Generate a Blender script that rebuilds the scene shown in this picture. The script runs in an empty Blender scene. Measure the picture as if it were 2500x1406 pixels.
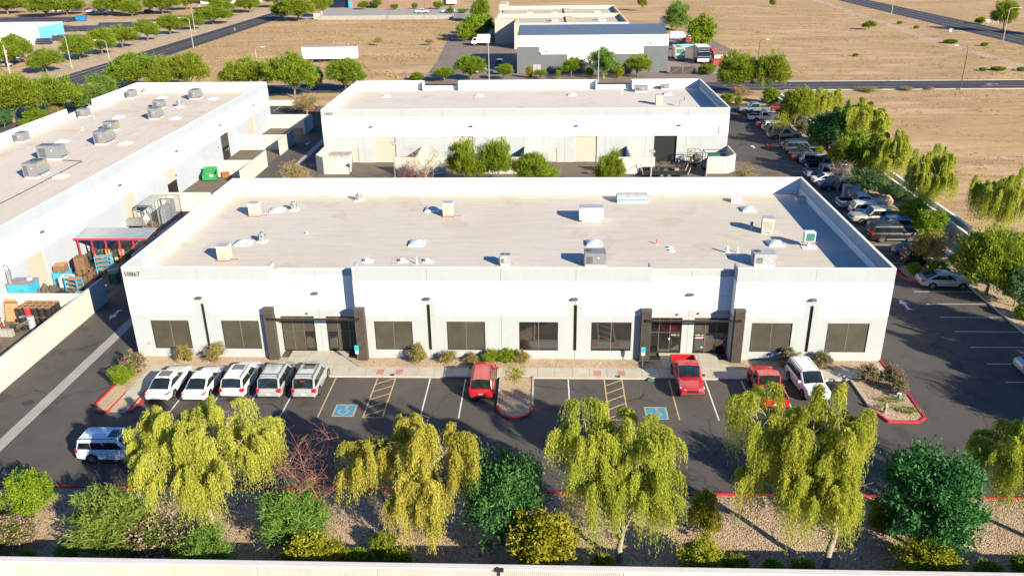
import bpy, math, random
import numpy as np
from mathutils import Vector, Matrix
sc = bpy.context.scene
R = math.radians
# ---------------------------------------------------------------- camera
def cam_basis(yaw, pitch, roll):
    f = Vector((math.sin(yaw)*math.cos(pitch), math.cos(yaw)*math.cos(pitch), -math.sin(pitch)))
    r = Vector((math.cos(yaw), -math.sin(yaw), 0)); u = r.cross(f)
    return r*math.cos(roll)+u*math.sin(roll), -r*math.sin(roll)+u*math.cos(roll), f
cd = bpy.data.cameras.new('camera'); cam = bpy.data.objects.new('camera', cd); sc.collection.objects.link(cam)
cr, cu, cf = cam_basis(-0.0433, 0.4060, -0.0141)
m = Matrix((cr, cu, -cf)).transposed().to_4x4(); m.translation = (33.1996, -59.1844, 31.7292)
cam.matrix_world = m
cd.sensor_width = 36; cd.lens = 2029.62*36/2500; cd.clip_start = 0.5; cd.clip_end = 3000
sc.camera = cam
# ---------------------------------------------------------------- sky, sun, exposure
world = bpy.data.worlds.new('World'); sc.world = world; world.use_nodes = True
wn = world.node_tree; sky = wn.nodes.new('ShaderNodeTexSky'); sky.sky_type = 'NISHITA'
sky.sun_disc = False; sky.sun_elevation = R(23.8); sky.sun_rotation = R(136.2)
sky.air_density = 1.0; sky.dust_density = 0.0; sky.ozone_density = 10.0
wn.links.new(sky.outputs[0], wn.nodes['Background'].inputs[0]); wn.nodes['Background'].inputs[1].default_value = 0.085
sl = bpy.data.lights.new('sun', 'SUN'); sl.energy = 5.0; sl.angle = R(0.5); sl.color = (1, 0.895, 0.70)
sun = bpy.data.objects.new('sun', sl); sc.collection.objects.link(sun)
sun.rotation_euler = Vector((-1.57, 1.64, -1.0)).to_track_quat('-Z', 'Y').to_euler()
sun.location = (60, -60, 60)
sc.view_settings.view_transform = 'Standard'; sc.view_settings.look = 'None'; sc.view_settings.gamma = 1
sc.view_settings.exposure = 1.08
sc.render.engine = 'CYCLES'; sc.cycles.use_denoising = True; sc.cycles.max_bounces = 6
sc.cycles.diffuse_bounces = 1; sc.cycles.glossy_bounces = 3; sc.cycles.transmission_bounces = 4; sc.cycles.transparent_max_bounces = 6
sc.cycles.use_adaptive_sampling = True; sc.cycles.adaptive_threshold = 0.02
# ---------------------------------------------------------------- materials
MATS = {}
def newmat(name):
    m = bpy.data.materials.new(name); m.use_nodes = True; nt = m.node_tree; MATS[name] = m
    return m, nt, nt.nodes['Principled BSDF']
def nd(nt, kind, **kw):
    n = nt.nodes.new(kind)
    for k, v in kw.items():
        if k[0] == '_': setattr(n, k[1:], v)
        else:
            kk = int(k[1:]) if k[0] == 'i' and k[1:].isdigit() else k.replace('__', ' ')
            n.inputs[kk].default_value = v
    return n
def ramp(nt, fac, stops, interp='LINEAR'):
    n = nt.nodes.new('ShaderNodeValToRGB'); e = n.color_ramp.elements; n.color_ramp.interpolation = interp
    while len(e) < len(stops): e.new(0.5)
    for q, (p, c) in zip(e, stops): q.position = p; q.color = (*c, 1) if len(c) == 3 else c
    nt.links.new(fac, n.inputs[0]); return n
def noise(nt, vec, scale, detail=4, rough=0.55, stretch=None, dist=0):
    if stretch:
        mp = nd(nt, 'ShaderNodeMapping'); mp.inputs['Scale'].default_value = stretch; nt.links.new(vec, mp.inputs[0]); vec = mp.outputs[0]
    n = nd(nt, 'ShaderNodeTexNoise', Scale=scale, Detail=detail, Roughness=rough, Distortion=dist)
    nt.links.new(vec, n.inputs['Vector']); return n.outputs[0]
def mixc(nt, fac, a, b, mode='MIX'):
    n = nt.nodes.new('ShaderNodeMix'); n.data_type = 'RGBA'; n.blend_type = mode
    for s, v in ((0, fac), (6, a), (7, b)):
        if isinstance(v, (int, float)): n.inputs[s].default_value = v
        elif isinstance(v, (tuple, list)): n.inputs[s].default_value = (*v, 1)
        else: nt.links.new(v, n.inputs[s])
    return n.outputs[2]
def bump(nt, b, h, strength=0.3, dist=0.02):
    n = nd(nt, 'ShaderNodeBump', Strength=strength, Distance=dist); nt.links.new(h, n.inputs['Height']); nt.links.new(n.outputs[0], b.inputs['Normal'])
def pos(nt): return nt.nodes.new('ShaderNodeNewGeometry').outputs['Position']
def objc(nt): return nt.nodes.new('ShaderNodeTexCoord').outputs['Object']
def pm(name, col, rough=0.7, metal=0, var=0.12, scale=1.5, bmp=0, spec=0.4, stretch=None, coat=0, fine=0, streak=0):
    """plain surface with noise wear"""
    m, nt, b = newmat(name)
    p = pos(nt); c = tuple(col)
    f = noise(nt, p, scale, 5, 0.6, stretch)
    lo = tuple(v*(1-var) for v in c); hi = tuple(min(1, v*(1+var)) for v in c)
    out = ramp(nt, f, ((0.3, lo), (0.7, hi))).outputs[0]
    if fine:
        f2 = noise(nt, p, scale*14, 3, 0.6); out = mixc(nt, fine, out, ramp(nt, f2, ((0.3, tuple(v*.5 for v in c)), (0.7, hi))).outputs[0])
    if streak:
        sk = ramp(nt, noise(nt, p, 2.2, 5, 0.6, (1.0, 1.0, 0.07)), ((0.42, (0, 0, 0)), (0.70, (1, 1, 1)))).outputs[0]
        sm = nd(nt, 'ShaderNodeMath', _operation='MULTIPLY', i1=streak); nt.links.new(sk, sm.inputs[0]); out = mixc(nt, sm.outputs[0], out, tuple(v*q for v, q in zip(c, (.62, .58, .50))))
    nt.links.new(out, b.inputs['Base Color'])
    b.inputs['Roughness'].default_value = rough; b.inputs['Metallic'].default_value = metal
    b.inputs['Specular IOR Level'].default_value = spec; b.inputs['Coat Weight'].default_value = coat; b.inputs['Coat Roughness'].default_value = 0.05
    if bmp: bump(nt, b, noise(nt, p, scale*8, 3), bmp, 0.02)
    return m
def paint(name, col, metal=0.0, rough=0.35):
    m, nt, b = newmat(name); p = objc(nt)
    f = noise(nt, p, 3, 4); c = tuple(col)
    nt.links.new(ramp(nt, f, ((0.35, tuple(v*.92 for v in c)), (0.7, c))).outputs[0], b.inputs['Base Color'])
    b.inputs['Metallic'].default_value = metal; b.inputs['Roughness'].default_value = rough
    b.inputs['Coat Weight'].default_value = 0.8; b.inputs['Coat Roughness'].default_value = 0.04
    return m
def leafmat(name, c0, c1, trans=0.35, rough=0.55, tcol=None):
    m, nt, b = newmat(name)
    at = nd(nt, 'ShaderNodeAttribute', _attribute_name='var')
    oi = nt.nodes.new('ShaderNodeObjectInfo')
    col = mixc(nt, at.outputs['Fac'], c0, c1)
    hs = nd(nt, 'ShaderNodeHueSaturation'); nt.links.new(col, hs.inputs['Color'])
    mr = nd(nt, 'ShaderNodeMapRange', i3=0.485, i4=0.515); nt.links.new(oi.outputs['Random'], mr.inputs[0]); nt.links.new(mr.outputs[0], hs.inputs['Hue'])
    nt.links.new(hs.outputs[0], b.inputs['Base Color']); b.inputs['Roughness'].default_value = rough; b.inputs['Specular IOR Level'].default_value = 0.25
    tr = nt.nodes.new('ShaderNodeBsdfTranslucent')
    tc = mixc(nt, 1.0, hs.outputs[0], tcol or (1.0, 1.0, 0.35), 'MULTIPLY'); nt.links.new(tc, tr.inputs[0])
    mx = nd(nt, 'ShaderNodeMixShader', i0=trans); nt.links.new(b.outputs[0], mx.inputs[1]); nt.links.new(tr.outputs[0], mx.inputs[2])
    nt.links.new(mx.outputs[0], nt.nodes['Material Output'].inputs[0]); return m
# --- surfaces
def mk_asphalt(name, base, warm, crack=True, sc_=1.0):
    m, nt, b = newmat(name); p = pos(nt)
    big = noise(nt, p, 0.07*sc_, 5, 0.6); mid = noise(nt, p, 0.5*sc_, 5, 0.65); fin = noise(nt, p, 22, 3, 0.7)
    c = ramp(nt, big, ((0.3, tuple(v*.82 for v in base)), (0.5, base), (0.72, warm))).outputs[0]
    c = mixc(nt, 0.5, c, ramp(nt, mid, ((0.25, tuple(v*.72 for v in base)), (0.75, tuple(v*1.22 for v in warm)))).outputs[0])
    c = mixc(nt, 0.35, c, ramp(nt, fin, ((0.3, tuple(v*.55 for v in base)), (0.7, tuple(v*1.6 for v in base)))).outputs[0])
    st = ramp(nt, noise(nt, p, 0.33, 3, 0.5, dist=0.6), ((0.58, (0, 0, 0)), (0.72, (1, 1, 1)))).outputs[0]
    sf = nd(nt, 'ShaderNodeMath', _operation='MULTIPLY', i1=0.62); nt.links.new(st, sf.inputs[0])
    c = mixc(nt, sf.outputs[0], c, tuple(v*.45 for v in base))
    if crack:
        dn = nd(nt, 'ShaderNodeTexNoise', Scale=0.55, Detail=4.0); nt.links.new(p, dn.inputs['Vector'])
        ad = nd(nt, 'ShaderNodeVectorMath', _operation='MULTIPLY_ADD'); nt.links.new(dn.outputs['Color'], ad.inputs[0]); ad.inputs[1].default_value = (2.2, 2.2, 0); nt.links.new(p, ad.inputs[2])
        vo = nd(nt, 'ShaderNodeTexVoronoi', _feature='DISTANCE_TO_EDGE', Scale=0.105); nt.links.new(ad.outputs[0], vo.inputs['Vector'])
        ck = ramp(nt, vo.outputs['Distance'], ((0.0, (1, 1, 1)), (0.0055, (0, 0, 0)))).outputs[0]
        mk = ramp(nt, noise(nt, p, 0.11, 2), ((0.45, (0, 0, 0)), (0.52, (1, 1, 1)))).outputs[0]
        mm = nd(nt, 'ShaderNodeMath', _operation='MULTIPLY'); nt.links.new(ck, mm.inputs[0]); nt.links.new(mk, mm.inputs[1])
        m3 = nd(nt, 'ShaderNodeMath', _operation='MULTIPLY', i1=0.8); nt.links.new(mm.outputs[0], m3.inputs[0])
        c = mixc(nt, m3.outputs[0], c, (0.012, 0.012, 0.014))
    nt.links.new(c, b.inputs['Base Color']); b.inputs['Roughness'].default_value = 0.85; b.inputs['Specular IOR Level'].default_value = 0.25
    bump(nt, b, fin, 0.25, 0.01); return m
mk_asphalt('asphalt', (0.080, 0.073, 0.066), (0.110, 0.097, 0.083))
mk_asphalt('yard_asphalt', (0.145, 0.115, 0.088), (0.185, 0.145, 0.108))
mk_asphalt('road_asphalt', (0.052, 0.053, 0.062), (0.068, 0.067, 0.074), True, 0.5)
mk_asphalt('old_asphalt', (0.21, 0.16, 0.135), (0.26, 0.20, 0.165), False, 0.5)
def mk_desert():
    m, nt, b = newmat('desert'); p = pos(nt)
    a = noise(nt, p, 0.012, 6, 0.6, (1, 2.2, 1), 0.8); s = noise(nt, p, 0.05, 6, 0.65, (0.5, 2.6, 1), 0.6); f = noise(nt, p, 0.6, 5, 0.7, (0.5, 1.6, 1)); g = noise(nt, p, 3.0, 4, 0.7)
    c = ramp(nt, a, ((0.30, (0.53, 0.32, 0.165)), (0.46, (0.60, 0.39, 0.22)), (0.55, (0.42, 0.255, 0.115)), (0.66, (0.56, 0.365, 0.21)))).outputs[0]
    gm = ramp(nt, s, ((0.43, (0, 0, 0)), (0.55, (1, 1, 1)))).outputs[0]
    gg = ramp(nt, f, ((0.3, (0.27, 0.165, 0.075)), (0.5, (0.42, 0.28, 0.11)), (0.7, (0.56, 0.42, 0.20)))).outputs[0]
    mu = nd(nt, 'ShaderNodeMath', _operation='MULTIPLY', i1=0.8); nt.links.new(gm, mu.inputs[0])
    c = mixc(nt, mu.outputs[0], c, gg)
    dk = ramp(nt, noise(nt, p, 0.10, 7, 0.75, (0.35, 2.0, 1), 1.0), ((0.47, (0, 0, 0)), (0.60, (1, 1, 1)))).outputs[0]
    m2 = nd(nt, 'ShaderNodeMath', _operation='MULTIPLY', i1=0.62); nt.links.new(dk, m2.inputs[0])
    c = mixc(nt, m2.outputs[0], c, (0.23, 0.145, 0.085))
    c = mixc(nt, 0.28, c, ramp(nt, g, ((0.3, (0.2, 0.14, 0.09)), (0.5, (0.45, 0.33, 0.21)), (0.72, (0.66, 0.52, 0.37)))).outputs[0])
    nt.links.new(c, b.inputs['Base Color']); b.inputs['Roughness'].default_value = 0.95; b.inputs['Specular IOR Level'].default_value = 0.1
    bump(nt, b, f, 0.5, 0.25)
mk_desert()
def mk_gravel(name, c0, c1, c2, sc_):
    m, nt, b = newmat(name); p = pos(nt)
    v = nd(nt, 'ShaderNodeTexVoronoi', Scale=sc_); nt.links.new(p, v.inputs['Vector'])
    sp = nd(nt, 'ShaderNodeSeparateColor'); nt.links.new(v.outputs['Color'], sp.inputs[0])
    c = ramp(nt, sp.outputs[0], ((0.0, c0), (0.5, c1), (1.0, c2))).outputs[0]
    big = noise(nt, p, 0.35, 5, 0.6); c = mixc(nt, 0.45, c, ramp(nt, big, ((0.3, c0), (0.7, c2))).outputs[0])
    nt.links.new(c, b.inputs['Base Color']); b.inputs['Roughness'].default_value = 0.95; b.inputs['Specular IOR Level'].default_value = 0.15
    bump(nt, b, v.outputs['Distance'], 0.9, 0.06)
mk_gravel('gravel', (0.29, 0.195, 0.115), (0.45, 0.32, 0.205), (0.58, 0.45, 0.31), 14)
mk_gravel('gravel_pale', (0.33, 0.23, 0.135), (0.50, 0.375, 0.245), (0.64, 0.51, 0.36), 14)
def mk_roof(name, base, stretch):
    m, nt, b = newmat(name); p = pos(nt)
    s = noise(nt, p, 1.0, 6, 0.65, stretch, 0.4); big = noise(nt, p, 0.10, 4, 0.6); f = noise(nt, p, 3.5, 4, 0.65, tuple(max(.4, v*2) for v in stretch))
    c = ramp(nt, s, ((0.28, tuple(v*.74 for v in base)), (0.45, tuple(v*.95 for v in base)), (0.75, tuple(min(.85, v*1.10) for v in base)))).outputs[0]
    c = mixc(nt, 0.35, c, ramp(nt, big, ((0.35, (base[0]*.95, base[1]*.82, base[2]*.62)), (0.65, tuple(min(.8, v*1.08) for v in base)))).outputs[0])
    c = mixc(nt, 0.3, c, ramp(nt, f, ((0.3, tuple(v*.7 for v in base)), (0.7, tuple(min(.85, v*1.15) for v in base)))).outputs[0])
    sx = nd(nt, 'ShaderNodeSeparateXYZ'); nt.links.new(p, sx.inputs[0]); ax = 1 if stretch[1] > stretch[0] else 0
    wb = nd(nt, 'ShaderNodeMath', _operation='MULTIPLY_ADD', i1=0.05); nt.links.new(noise(nt, p, 0.8, 2), wb.inputs[0]); nt.links.new(sx.outputs[ax], wb.inputs[2])
    dv = nd(nt, 'ShaderNodeMath', _operation='DIVIDE', i1=1.02); nt.links.new(wb.outputs[0], dv.inputs[0]); fr = nd(nt, 'ShaderNodeMath', _operation='FRACT'); nt.links.new(dv.outputs[0], fr.inputs[0])
    ls = nd(nt, 'ShaderNodeMath', _operation='LESS_THAN', i1=0.045); nt.links.new(fr.outputs[0], ls.inputs[0]); lm = nd(nt, 'ShaderNodeMath', _operation='MULTIPLY'); nt.links.new(ls.outputs[0], lm.inputs[0]); nt.links.new(ramp(nt, noise(nt, p, 0.5, 4, 0.6, stretch), ((0.4, (0, 0, 0)), (0.65, (0.55, 0.55, 0.55)))).outputs[0], lm.inputs[1])
    c = mixc(nt, lm.outputs[0], c, tuple(v*.55 for v in base))
    pd = ramp(nt, noise(nt, p, 0.16, 3, 0.5, None, 0.5), ((0.60, (0, 0, 0)), (0.64, (0.35, 0.35, 0.35)), (0.70, (0.12, 0.12, 0.12)))).outputs[0]
    c = mixc(nt, pd, c, tuple(v*q for v, q in zip(base, (.72, .64, .52))))
    nt.links.new(c, b.inputs['Base Color']); b.inputs['Roughness'].default_value = 0.8; b.inputs['Specular IOR Level'].default_value = 0.25
    bump(nt, b, s, 0.3, 0.05)
mk_roof('roof_b1', (0.57, 0.525, 0.455), (0.25, 1.6, 1)); mk_roof('roof_b2', (0.62, 0.565, 0.495), (0.25, 1.8, 1)); mk_roof('roof_b3', (0.62, 0.555, 0.475), (1.4, 0.25, 1))
W = pm('wall_white', (0.80, 0.80, 0.79), 0.8, var=0.03, scale=0.4, fine=0.06, spec=0.2, streak=0.06)
pm('wall_band', (0.395, 0.415, 0.42), 0.8, var=0.04, scale=0.4, fine=0.06, spec=0.2, streak=0.10)
pm('wall_low', (0.405, 0.43, 0.435), 0.8, var=0.04, scale=0.4, fine=0.06, spec=0.2, streak=0.10)
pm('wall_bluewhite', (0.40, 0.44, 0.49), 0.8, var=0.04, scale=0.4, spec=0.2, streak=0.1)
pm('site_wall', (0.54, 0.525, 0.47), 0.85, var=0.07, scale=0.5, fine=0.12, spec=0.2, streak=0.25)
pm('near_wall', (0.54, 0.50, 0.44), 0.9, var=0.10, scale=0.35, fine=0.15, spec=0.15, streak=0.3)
pm('flashing', (0.80, 0.78, 0.72), 0.6, var=0.05, scale=0.8)
pm('joint', (0.20, 0.19, 0.17), 0.9); pm('roll_door', (0.46, 0.43, 0.35), 0.6, var=0.05); pm('man_door', (0.44, 0.42, 0.36), 0.6, var=0.05)
pm('bronze', (0.035, 0.030, 0.025), 0.4, metal=0.3); pm('dark_metal', (0.03, 0.028, 0.028), 0.5); pm('black', (0.012, 0.012, 0.013), 0.7)
pm('pilaster', (0.085, 0.072, 0.060), 0.9, var=0.25, scale=2.5, fine=0.3); pm('pilaster_joint', (0.02, 0.018, 0.016), 0.95)
pm('mullion', (0.22, 0.20, 0.17), 0.4, metal=0.4)
pm('sunscreen', (0.068, 0.062, 0.046), 0.55, var=0.22, scale=0.6, spec=0.3)
m_, nt_, b_ = newmat('glass_dark'); p_ = pos(nt_)
nt_.links.new(ramp(nt_, noise(nt_, p_, 0.7, 3), ((0.3, (0.008, 0.009, 0.009)), (0.7, (0.02, 0.019, 0.016)))).outputs[0], b_.inputs['Base Color'])
b_.inputs['Roughness'].default_value = 0.03; b_.inputs['IOR'].default_value = 2.3; b_.inputs['Specular IOR Level'].default_value = 0.7
m_, nt_, b_ = newmat('car_glass'); p_ = objc(nt_)
nt_.links.new(ramp(nt_, noise(nt_, p_, 1.2, 3), ((0.3, (0.006, 0.008, 0.01)), (0.7, (0.02, 0.03, 0.03)))).outputs[0], b_.inputs['Base Color'])
b_.inputs['Roughness'].default_value = 0.02; b_.inputs['IOR'].default_value = 1.6
m_, nt_, b_ = newmat('skylight'); p_ = pos(nt_)
nt_.links.new(ramp(nt_, noise(nt_, p_, 2, 3), ((0.3, (0.40, 0.46, 0.48)), (0.7, (0.60, 0.64, 0.63)))).outputs[0], b_.inputs['Base Color'])
b_.inputs['Roughness'].default_value = 0.12; b_.inputs['Specular IOR Level'].default_value = 0.7
pm('concrete', (0.46, 0.425, 0.35), 0.85, var=0.10, scale=0.8, fine=0.15, spec=0.2); pm('concrete_grey', (0.34, 0.325, 0.295), 0.85, var=0.12, scale=0.8, fine=0.2)
pm('kerb', (0.42, 0.38, 0.33), 0.85, var=0.1); pm('kerb_red', (0.50, 0.035, 0.045), 0.6, var=0.2, scale=3, fine=0.15); pm('slab_red', (0.42, 0.20, 0.17), 0.8, var=0.1)
pm('paint_white', (0.62, 0.62, 0.60), 0.7, var=0.15, scale=2.5, fine=0.25); pm('paint_yellow', (0.52, 0.37, 0.17), 0.7, var=0.15, scale=2.5, fine=0.3); pm('paint_blue', (0.06, 0.26, 0.42), 0.7, var=0.15, scale=2, fine=0.2)
pm('sign_blue', (0.05, 0.42, 0.62), 0.4); pm('sign_dark', (0.02, 0.05, 0.14), 0.4); pm('sign_white', (0.78, 0.78, 0.76), 0.4)
pm('galv', (0.42, 0.43, 0.43), 0.35, metal=0.7, var=0.15, scale=4); pm('alu', (0.55, 0.55, 0.54), 0.3, metal=0.8, var=0.12, scale=5)
pm('hvac', (0.205, 0.21, 0.225), 0.55, var=0.08, scale=2); pm('hvac_lt', (0.36, 0.37, 0.38), 0.55, var=0.08, scale=2); pm('cooler', (0.70, 0.65, 0.53), 0.6, var=0.08, scale=3); pm('louver', (0.44, 0.39, 0.28), 0.7, var=0.1, scale=3); pm('unit_white', (0.80, 0.78, 0.70), 0.55, var=0.05)
pm('rust', (0.32, 0.12, 0.045), 0.85, var=0.35, scale=4, fine=0.3); pm('green_pad', (0.03, 0.17, 0.13), 0.8); pm('tan_coil', (0.30, 0.25, 0.13), 0.8)
pm('text_grey', (0.05, 0.052, 0.055), 0.6); pm('lamp_body', (0.10, 0.105, 0.10), 0.5); pm('pole', (0.50, 0.48, 0.44), 0.45, metal=0.3); pm('pole_dark', (0.09, 0.07, 0.06), 0.5)
pm('pipe_red', (0.6, 0.08, 0.05), 0.5); pm('pvc', (0.78, 0.78, 0.75), 0.5)
pm('red_paint', (0.42, 0.035, 0.05), 0.55, var=0.15, scale=3); pm('canopy_roof', (0.38, 0.39, 0.41), 0.5, metal=0.3, var=0.12, scale=1.2)
pm('blue_paint', (0.02, 0.22, 0.50), 0.5, var=0.2, scale=2.5, fine=0.2); pm('cyan_paint', (0.05, 0.36, 0.55), 0.5, var=0.15, scale=2); pm('brown_steel', (0.19, 0.105, 0.06), 0.8, var=0.3, scale=2, fine=0.3); pm('timber', (0.35, 0.22, 0.11), 0.85, var=0.25, scale=4)
pm('machine_tan', (0.40, 0.29, 0.15), 0.6, var=0.25, scale=4); pm('machine_dark', (0.05, 0.048, 0.042), 0.7, var=0.3, scale=5); pm('machine_green', (0.03, 0.13, 0.07), 0.5, var=0.2); pm('tarp', (0.085, 0.068, 0.05), 0.65, var=0.3, scale=3); pm('tarp_black', (0.02, 0.022, 0.022), 0.35, var=0.3, scale=3)
pm('drum_black', (0.02, 0.02, 0.022), 0.5); pm('drum_red', (0.45, 0.03, 0.03), 0.5); pm('drum_lid', (0.30, 0.165, 0.085), 0.75, var=0.35, scale=6, fine=0.3); pm('dumpster', (0.02, 0.24, 0.07), 0.5, var=0.2, scale=2.5, fine=0.15); pm('dumpster_in', (0.01, 0.12, 0.05), 0.7)
pm('tote_white', (0.62, 0.66, 0.68), 0.4); pm('rock', (0.38, 0.27, 0.19), 0.9, var=0.2, scale=2.5, bmp=0.5); pm('hydrant', (0.55, 0.38, 0.16), 0.5)
pm('tyre', (0.018, 0.018, 0.018), 0.8); pm('rim', (0.42, 0.42, 0.43), 0.3, metal=0.8); pm('chrome', (0.6, 0.6, 0.6), 0.15, metal=1.0, var=0.05); pm('plastic', (0.022, 0.022, 0.024), 0.6)
pm('tail_red', (0.42, 0.01, 0.015), 0.2, spec=0.6); pm('head_lens', (0.62, 0.64, 0.66), 0.1, spec=0.7, metal=0.2); pm('plate', (0.66, 0.62, 0.52), 0.5); pm('bed_dark', (0.022, 0.022, 0.024), 0.7, var=0.3)
pm('b4_grey', (0.135, 0.15, 0.155), 0.85, var=0.07, scale=0.6, fine=0.2); pm('b4_roof', (0.22, 0.27, 0.31), 0.4, metal=0.5, var=0.1); pm('b5_beige', (0.50, 0.42, 0.35), 0.85, var=0.06, scale=0.4); pm('b5_tan', (0.60, 0.46, 0.33), 0.85, var=0.06, scale=0.4); pm('b5_roof', (0.46, 0.44, 0.38), 0.85, var=0.12, scale=0.3)
pm('brown_bldg', (0.26, 0.165, 0.12), 0.85, var=0.06, scale=0.2); pm('steel_pipe', (0.05, 0.05, 0.075), 0.55, var=0.35, scale=0.8); pm('far_white', (0.74, 0.74, 0.72), 0.6, var=0.05); pm('far_blue', (0.14, 0.45, 0.66), 0.6); pm('yellow', (0.62, 0.47, 0.06), 0.5); pm('container_red', (0.36, 0.055, 0.06), 0.6, var=0.15); pm('shed_roof', (0.20, 0.12, 0.10), 0.8); pm('teal', (0.03, 0.16, 0.15), 0.4)
pm('bark', (0.20, 0.145, 0.10), 0.9, var=0.3, scale=6, bmp=0.4); pm('bark_pale', (0.34, 0.28, 0.22), 0.9, var=0.25, scale=6, bmp=0.3); pm('twig_red', (0.26, 0.12, 0.085), 0.9, var=0.3, scale=5); pm('twig_pale', (0.42, 0.33, 0.24), 0.9, var=0.2, scale=5)
leafmat('leaf_weep', (0.32, 0.34, 0.03), (0.74, 0.70, 0.15), 0.5)
leafmat('leaf_weep2', (0.24, 0.31, 0.025), (0.62, 0.63, 0.11), 0.5)
leafmat('leaf_mesq', (0.11, 0.19, 0.014), (0.34, 0.40, 0.035), 0.4)
leafmat('leaf_palo', (0.12, 0.21, 0.015), (0.34, 0.41, 0.035), 0.4)
leafmat('leaf_dark', (0.018, 0.10, 0.032), (0.10, 0.24, 0.055), 0.3, tcol=(0.8, 1, 0.4))
leafmat('leaf_green', (0.09, 0.20, 0.010), (0.34, 0.42, 0.03), 0.4)
leafmat('leaf_feather', (0.09, 0.20, 0.035), (0.30, 0.40, 0.07), 0.4)
leafmat('leaf_teal', (0.045, 0.145, 0.055), (0.14, 0.24, 0.075), 0.3)
leafmat('leaf_olive', (0.16, 0.20, 0.010), (0.46, 0.43, 0.035), 0.4)
leafmat('leaf_ole', (0.055, 0.105, 0.014), (0.15, 0.19, 0.03), 0.25)
leafmat('flower_pink', (0.42, 0.23, 0.22), (0.66, 0.42, 0.40), 0.3, tcol=(1, .7, .7))
leafmat('leaf_drybrown', (0.22, 0.145, 0.075), (0.40, 0.29, 0.17), 0.25, tcol=(1, .8, .5))
leafmat('leaf_tan', (0.26, 0.20, 0.085), (0.42, 0.33, 0.15), 0.25, tcol=(1, .85, .5))
leafmat('grass_dry', (0.30, 0.20, 0.085), (0.50, 0.37, 0.16), 0.3, tcol=(1, .85, .5))
leafmat('grass_grey', (0.28, 0.22, 0.15), (0.42, 0.34, 0.24), 0.25, tcol=(1, .85, .6))
# ---------------------------------------------------------------- mesh builder
def link(o, parent=None):
    sc.collection.objects.link(o)
    if parent is not None: o.parent = parent
    return o
class MB:
    def __init__(s): s.v = []; s.f = []; s.m = []
    def add(s, vs, fs, m=0):
        n = len(s.v); s.v += [tuple(v) for v in vs]; s.f += [tuple(i+n for i in f) for f in fs]; s.m += [m]*len(fs); return s
    def box(s, x0, x1, y0, y1, z0, z1, m=0, top=None):
        vs = [(x0,y0,z0),(x1,y0,z0),(x1,y1,z0),(x0,y1,z0),(x0,y0,z1),(x1,y0,z1),(x1,y1,z1),(x0,y1,z1)]
        s.add(vs, [(0,3,2,1),(0,1,5,4),(1,2,6,5),(2,3,7,6),(3,0,4,7)], m); return s.add(vs[4:], [(0,1,2,3)], m if top is None else top)
    def obox(s, c, ax, ay, az, m=0):
        c, ax, ay, az = (Vector(q) for q in (c, ax, ay, az))
        vs = [c+i*ax+j*ay+k*az for k in (-.5,.5) for j in (-.5,.5) for i in (-.5,.5)]
        return s.add(vs, [(0,2,3,1),(4,5,7,6),(0,1,5,4),(1,3,7,5),(3,2,6,7),(2,0,4,6)], m)
    def bar(s, a, b, t, m=0, t2=None):
        a, b = Vector(a), Vector(b); d = b-a; l = d.length
        if l < 1e-6: return s
        u = d.normalized(); w = Vector((0,0,1)) if abs(u.z) < .95 else Vector((1,0,0)); p = u.cross(w).normalized(); q = p.cross(u)
        return s.obox((a+b)/2, d, p*t, q*(t2 or t), m)
    def cyl(s, a, b, r0, r1=None, n=12, m=0, caps=True, capm=None):
        a, b = Vector(a), Vector(b); r1 = r0 if r1 is None else r1; u = (b-a).normalized()
        w = Vector((0,0,1)) if abs(u.z) < .9 else Vector((1,0,0)); p = w.cross(u).normalized(); q = u.cross(p)
        vs = [c+(p*math.cos(2*math.pi*i/n)+q*math.sin(2*math.pi*i/n))*r for c, r in ((a, r0), (b, r1)) for i in range(n)]
        s.add(vs, [(i,(i+1)%n,n+(i+1)%n,n+i) for i in range(n)], m)
        if caps: s.add(vs[n:], [tuple(range(n))], m if capm is None else capm); s.add(vs[:n], [tuple(reversed(range(n)))], m)
        return s
    def tube(s, pts, rs, n=8, m=0):
        for i in range(len(pts)-1): s.cyl(pts[i], pts[i+1], rs[i], rs[i+1], n, m, caps=(i in (0, len(pts)-2)))
        return s
    def prism(s, pts, z0, z1, m=0, top=None, bottom=True):
        n = len(pts); vs = [(*p, z0) for p in pts]+[(*p, z1) for p in pts]
        s.add(vs, [(i,(i+1)%n,n+(i+1)%n,n+i) for i in range(n)], m); s.add(vs[n:], [tuple(range(n))], m if top is None else top)
        if bottom: s.add(vs[:n], [tuple(reversed(range(n)))], m)
        return s
    def sheet(s, pts, z, m=0): return s.add([(*p, z) for p in pts], [tuple(range(len(pts)))], m)
    def loft(s, rings, m=0, close=False, caps=True):
        n = len(rings[0]); vs = [p for r in rings for p in r]; fs = []
        for i in range(len(rings)-1):
            for j in range(n if close else n-1):
                k = (j+1) % n; fs.append((i*n+j, i*n+k, (i+1)*n+k, (i+1)*n+j))
        s.add(vs, fs, m)
        if caps: s.add(rings[0], [tuple(reversed(range(n)))], m); s.add(rings[-1], [tuple(range(n))], m)
        return s
    def mesh(s, name, mats, smooth=None):
        me = bpy.data.meshes.new(name); me.from_pydata(s.v, [], s.f)
        for k in ([mats] if isinstance(mats, str) else mats): me.materials.append(MATS[k])
        if any(s.m): me.polygons.foreach_set('material_index', s.m)
        if smooth: me.shade_smooth(); me.set_sharp_from_angle(angle=R(smooth))
        me.update(); return me
    def build(s, name, mats, parent=None, loc=None, rz=0, smooth=None):
        o = bpy.data.objects.new(name, s.mesh(name, mats, smooth)); link(o, parent)
        if loc: o.location = loc
        if rz: o.rotation_euler.z = rz
        return o
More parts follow.
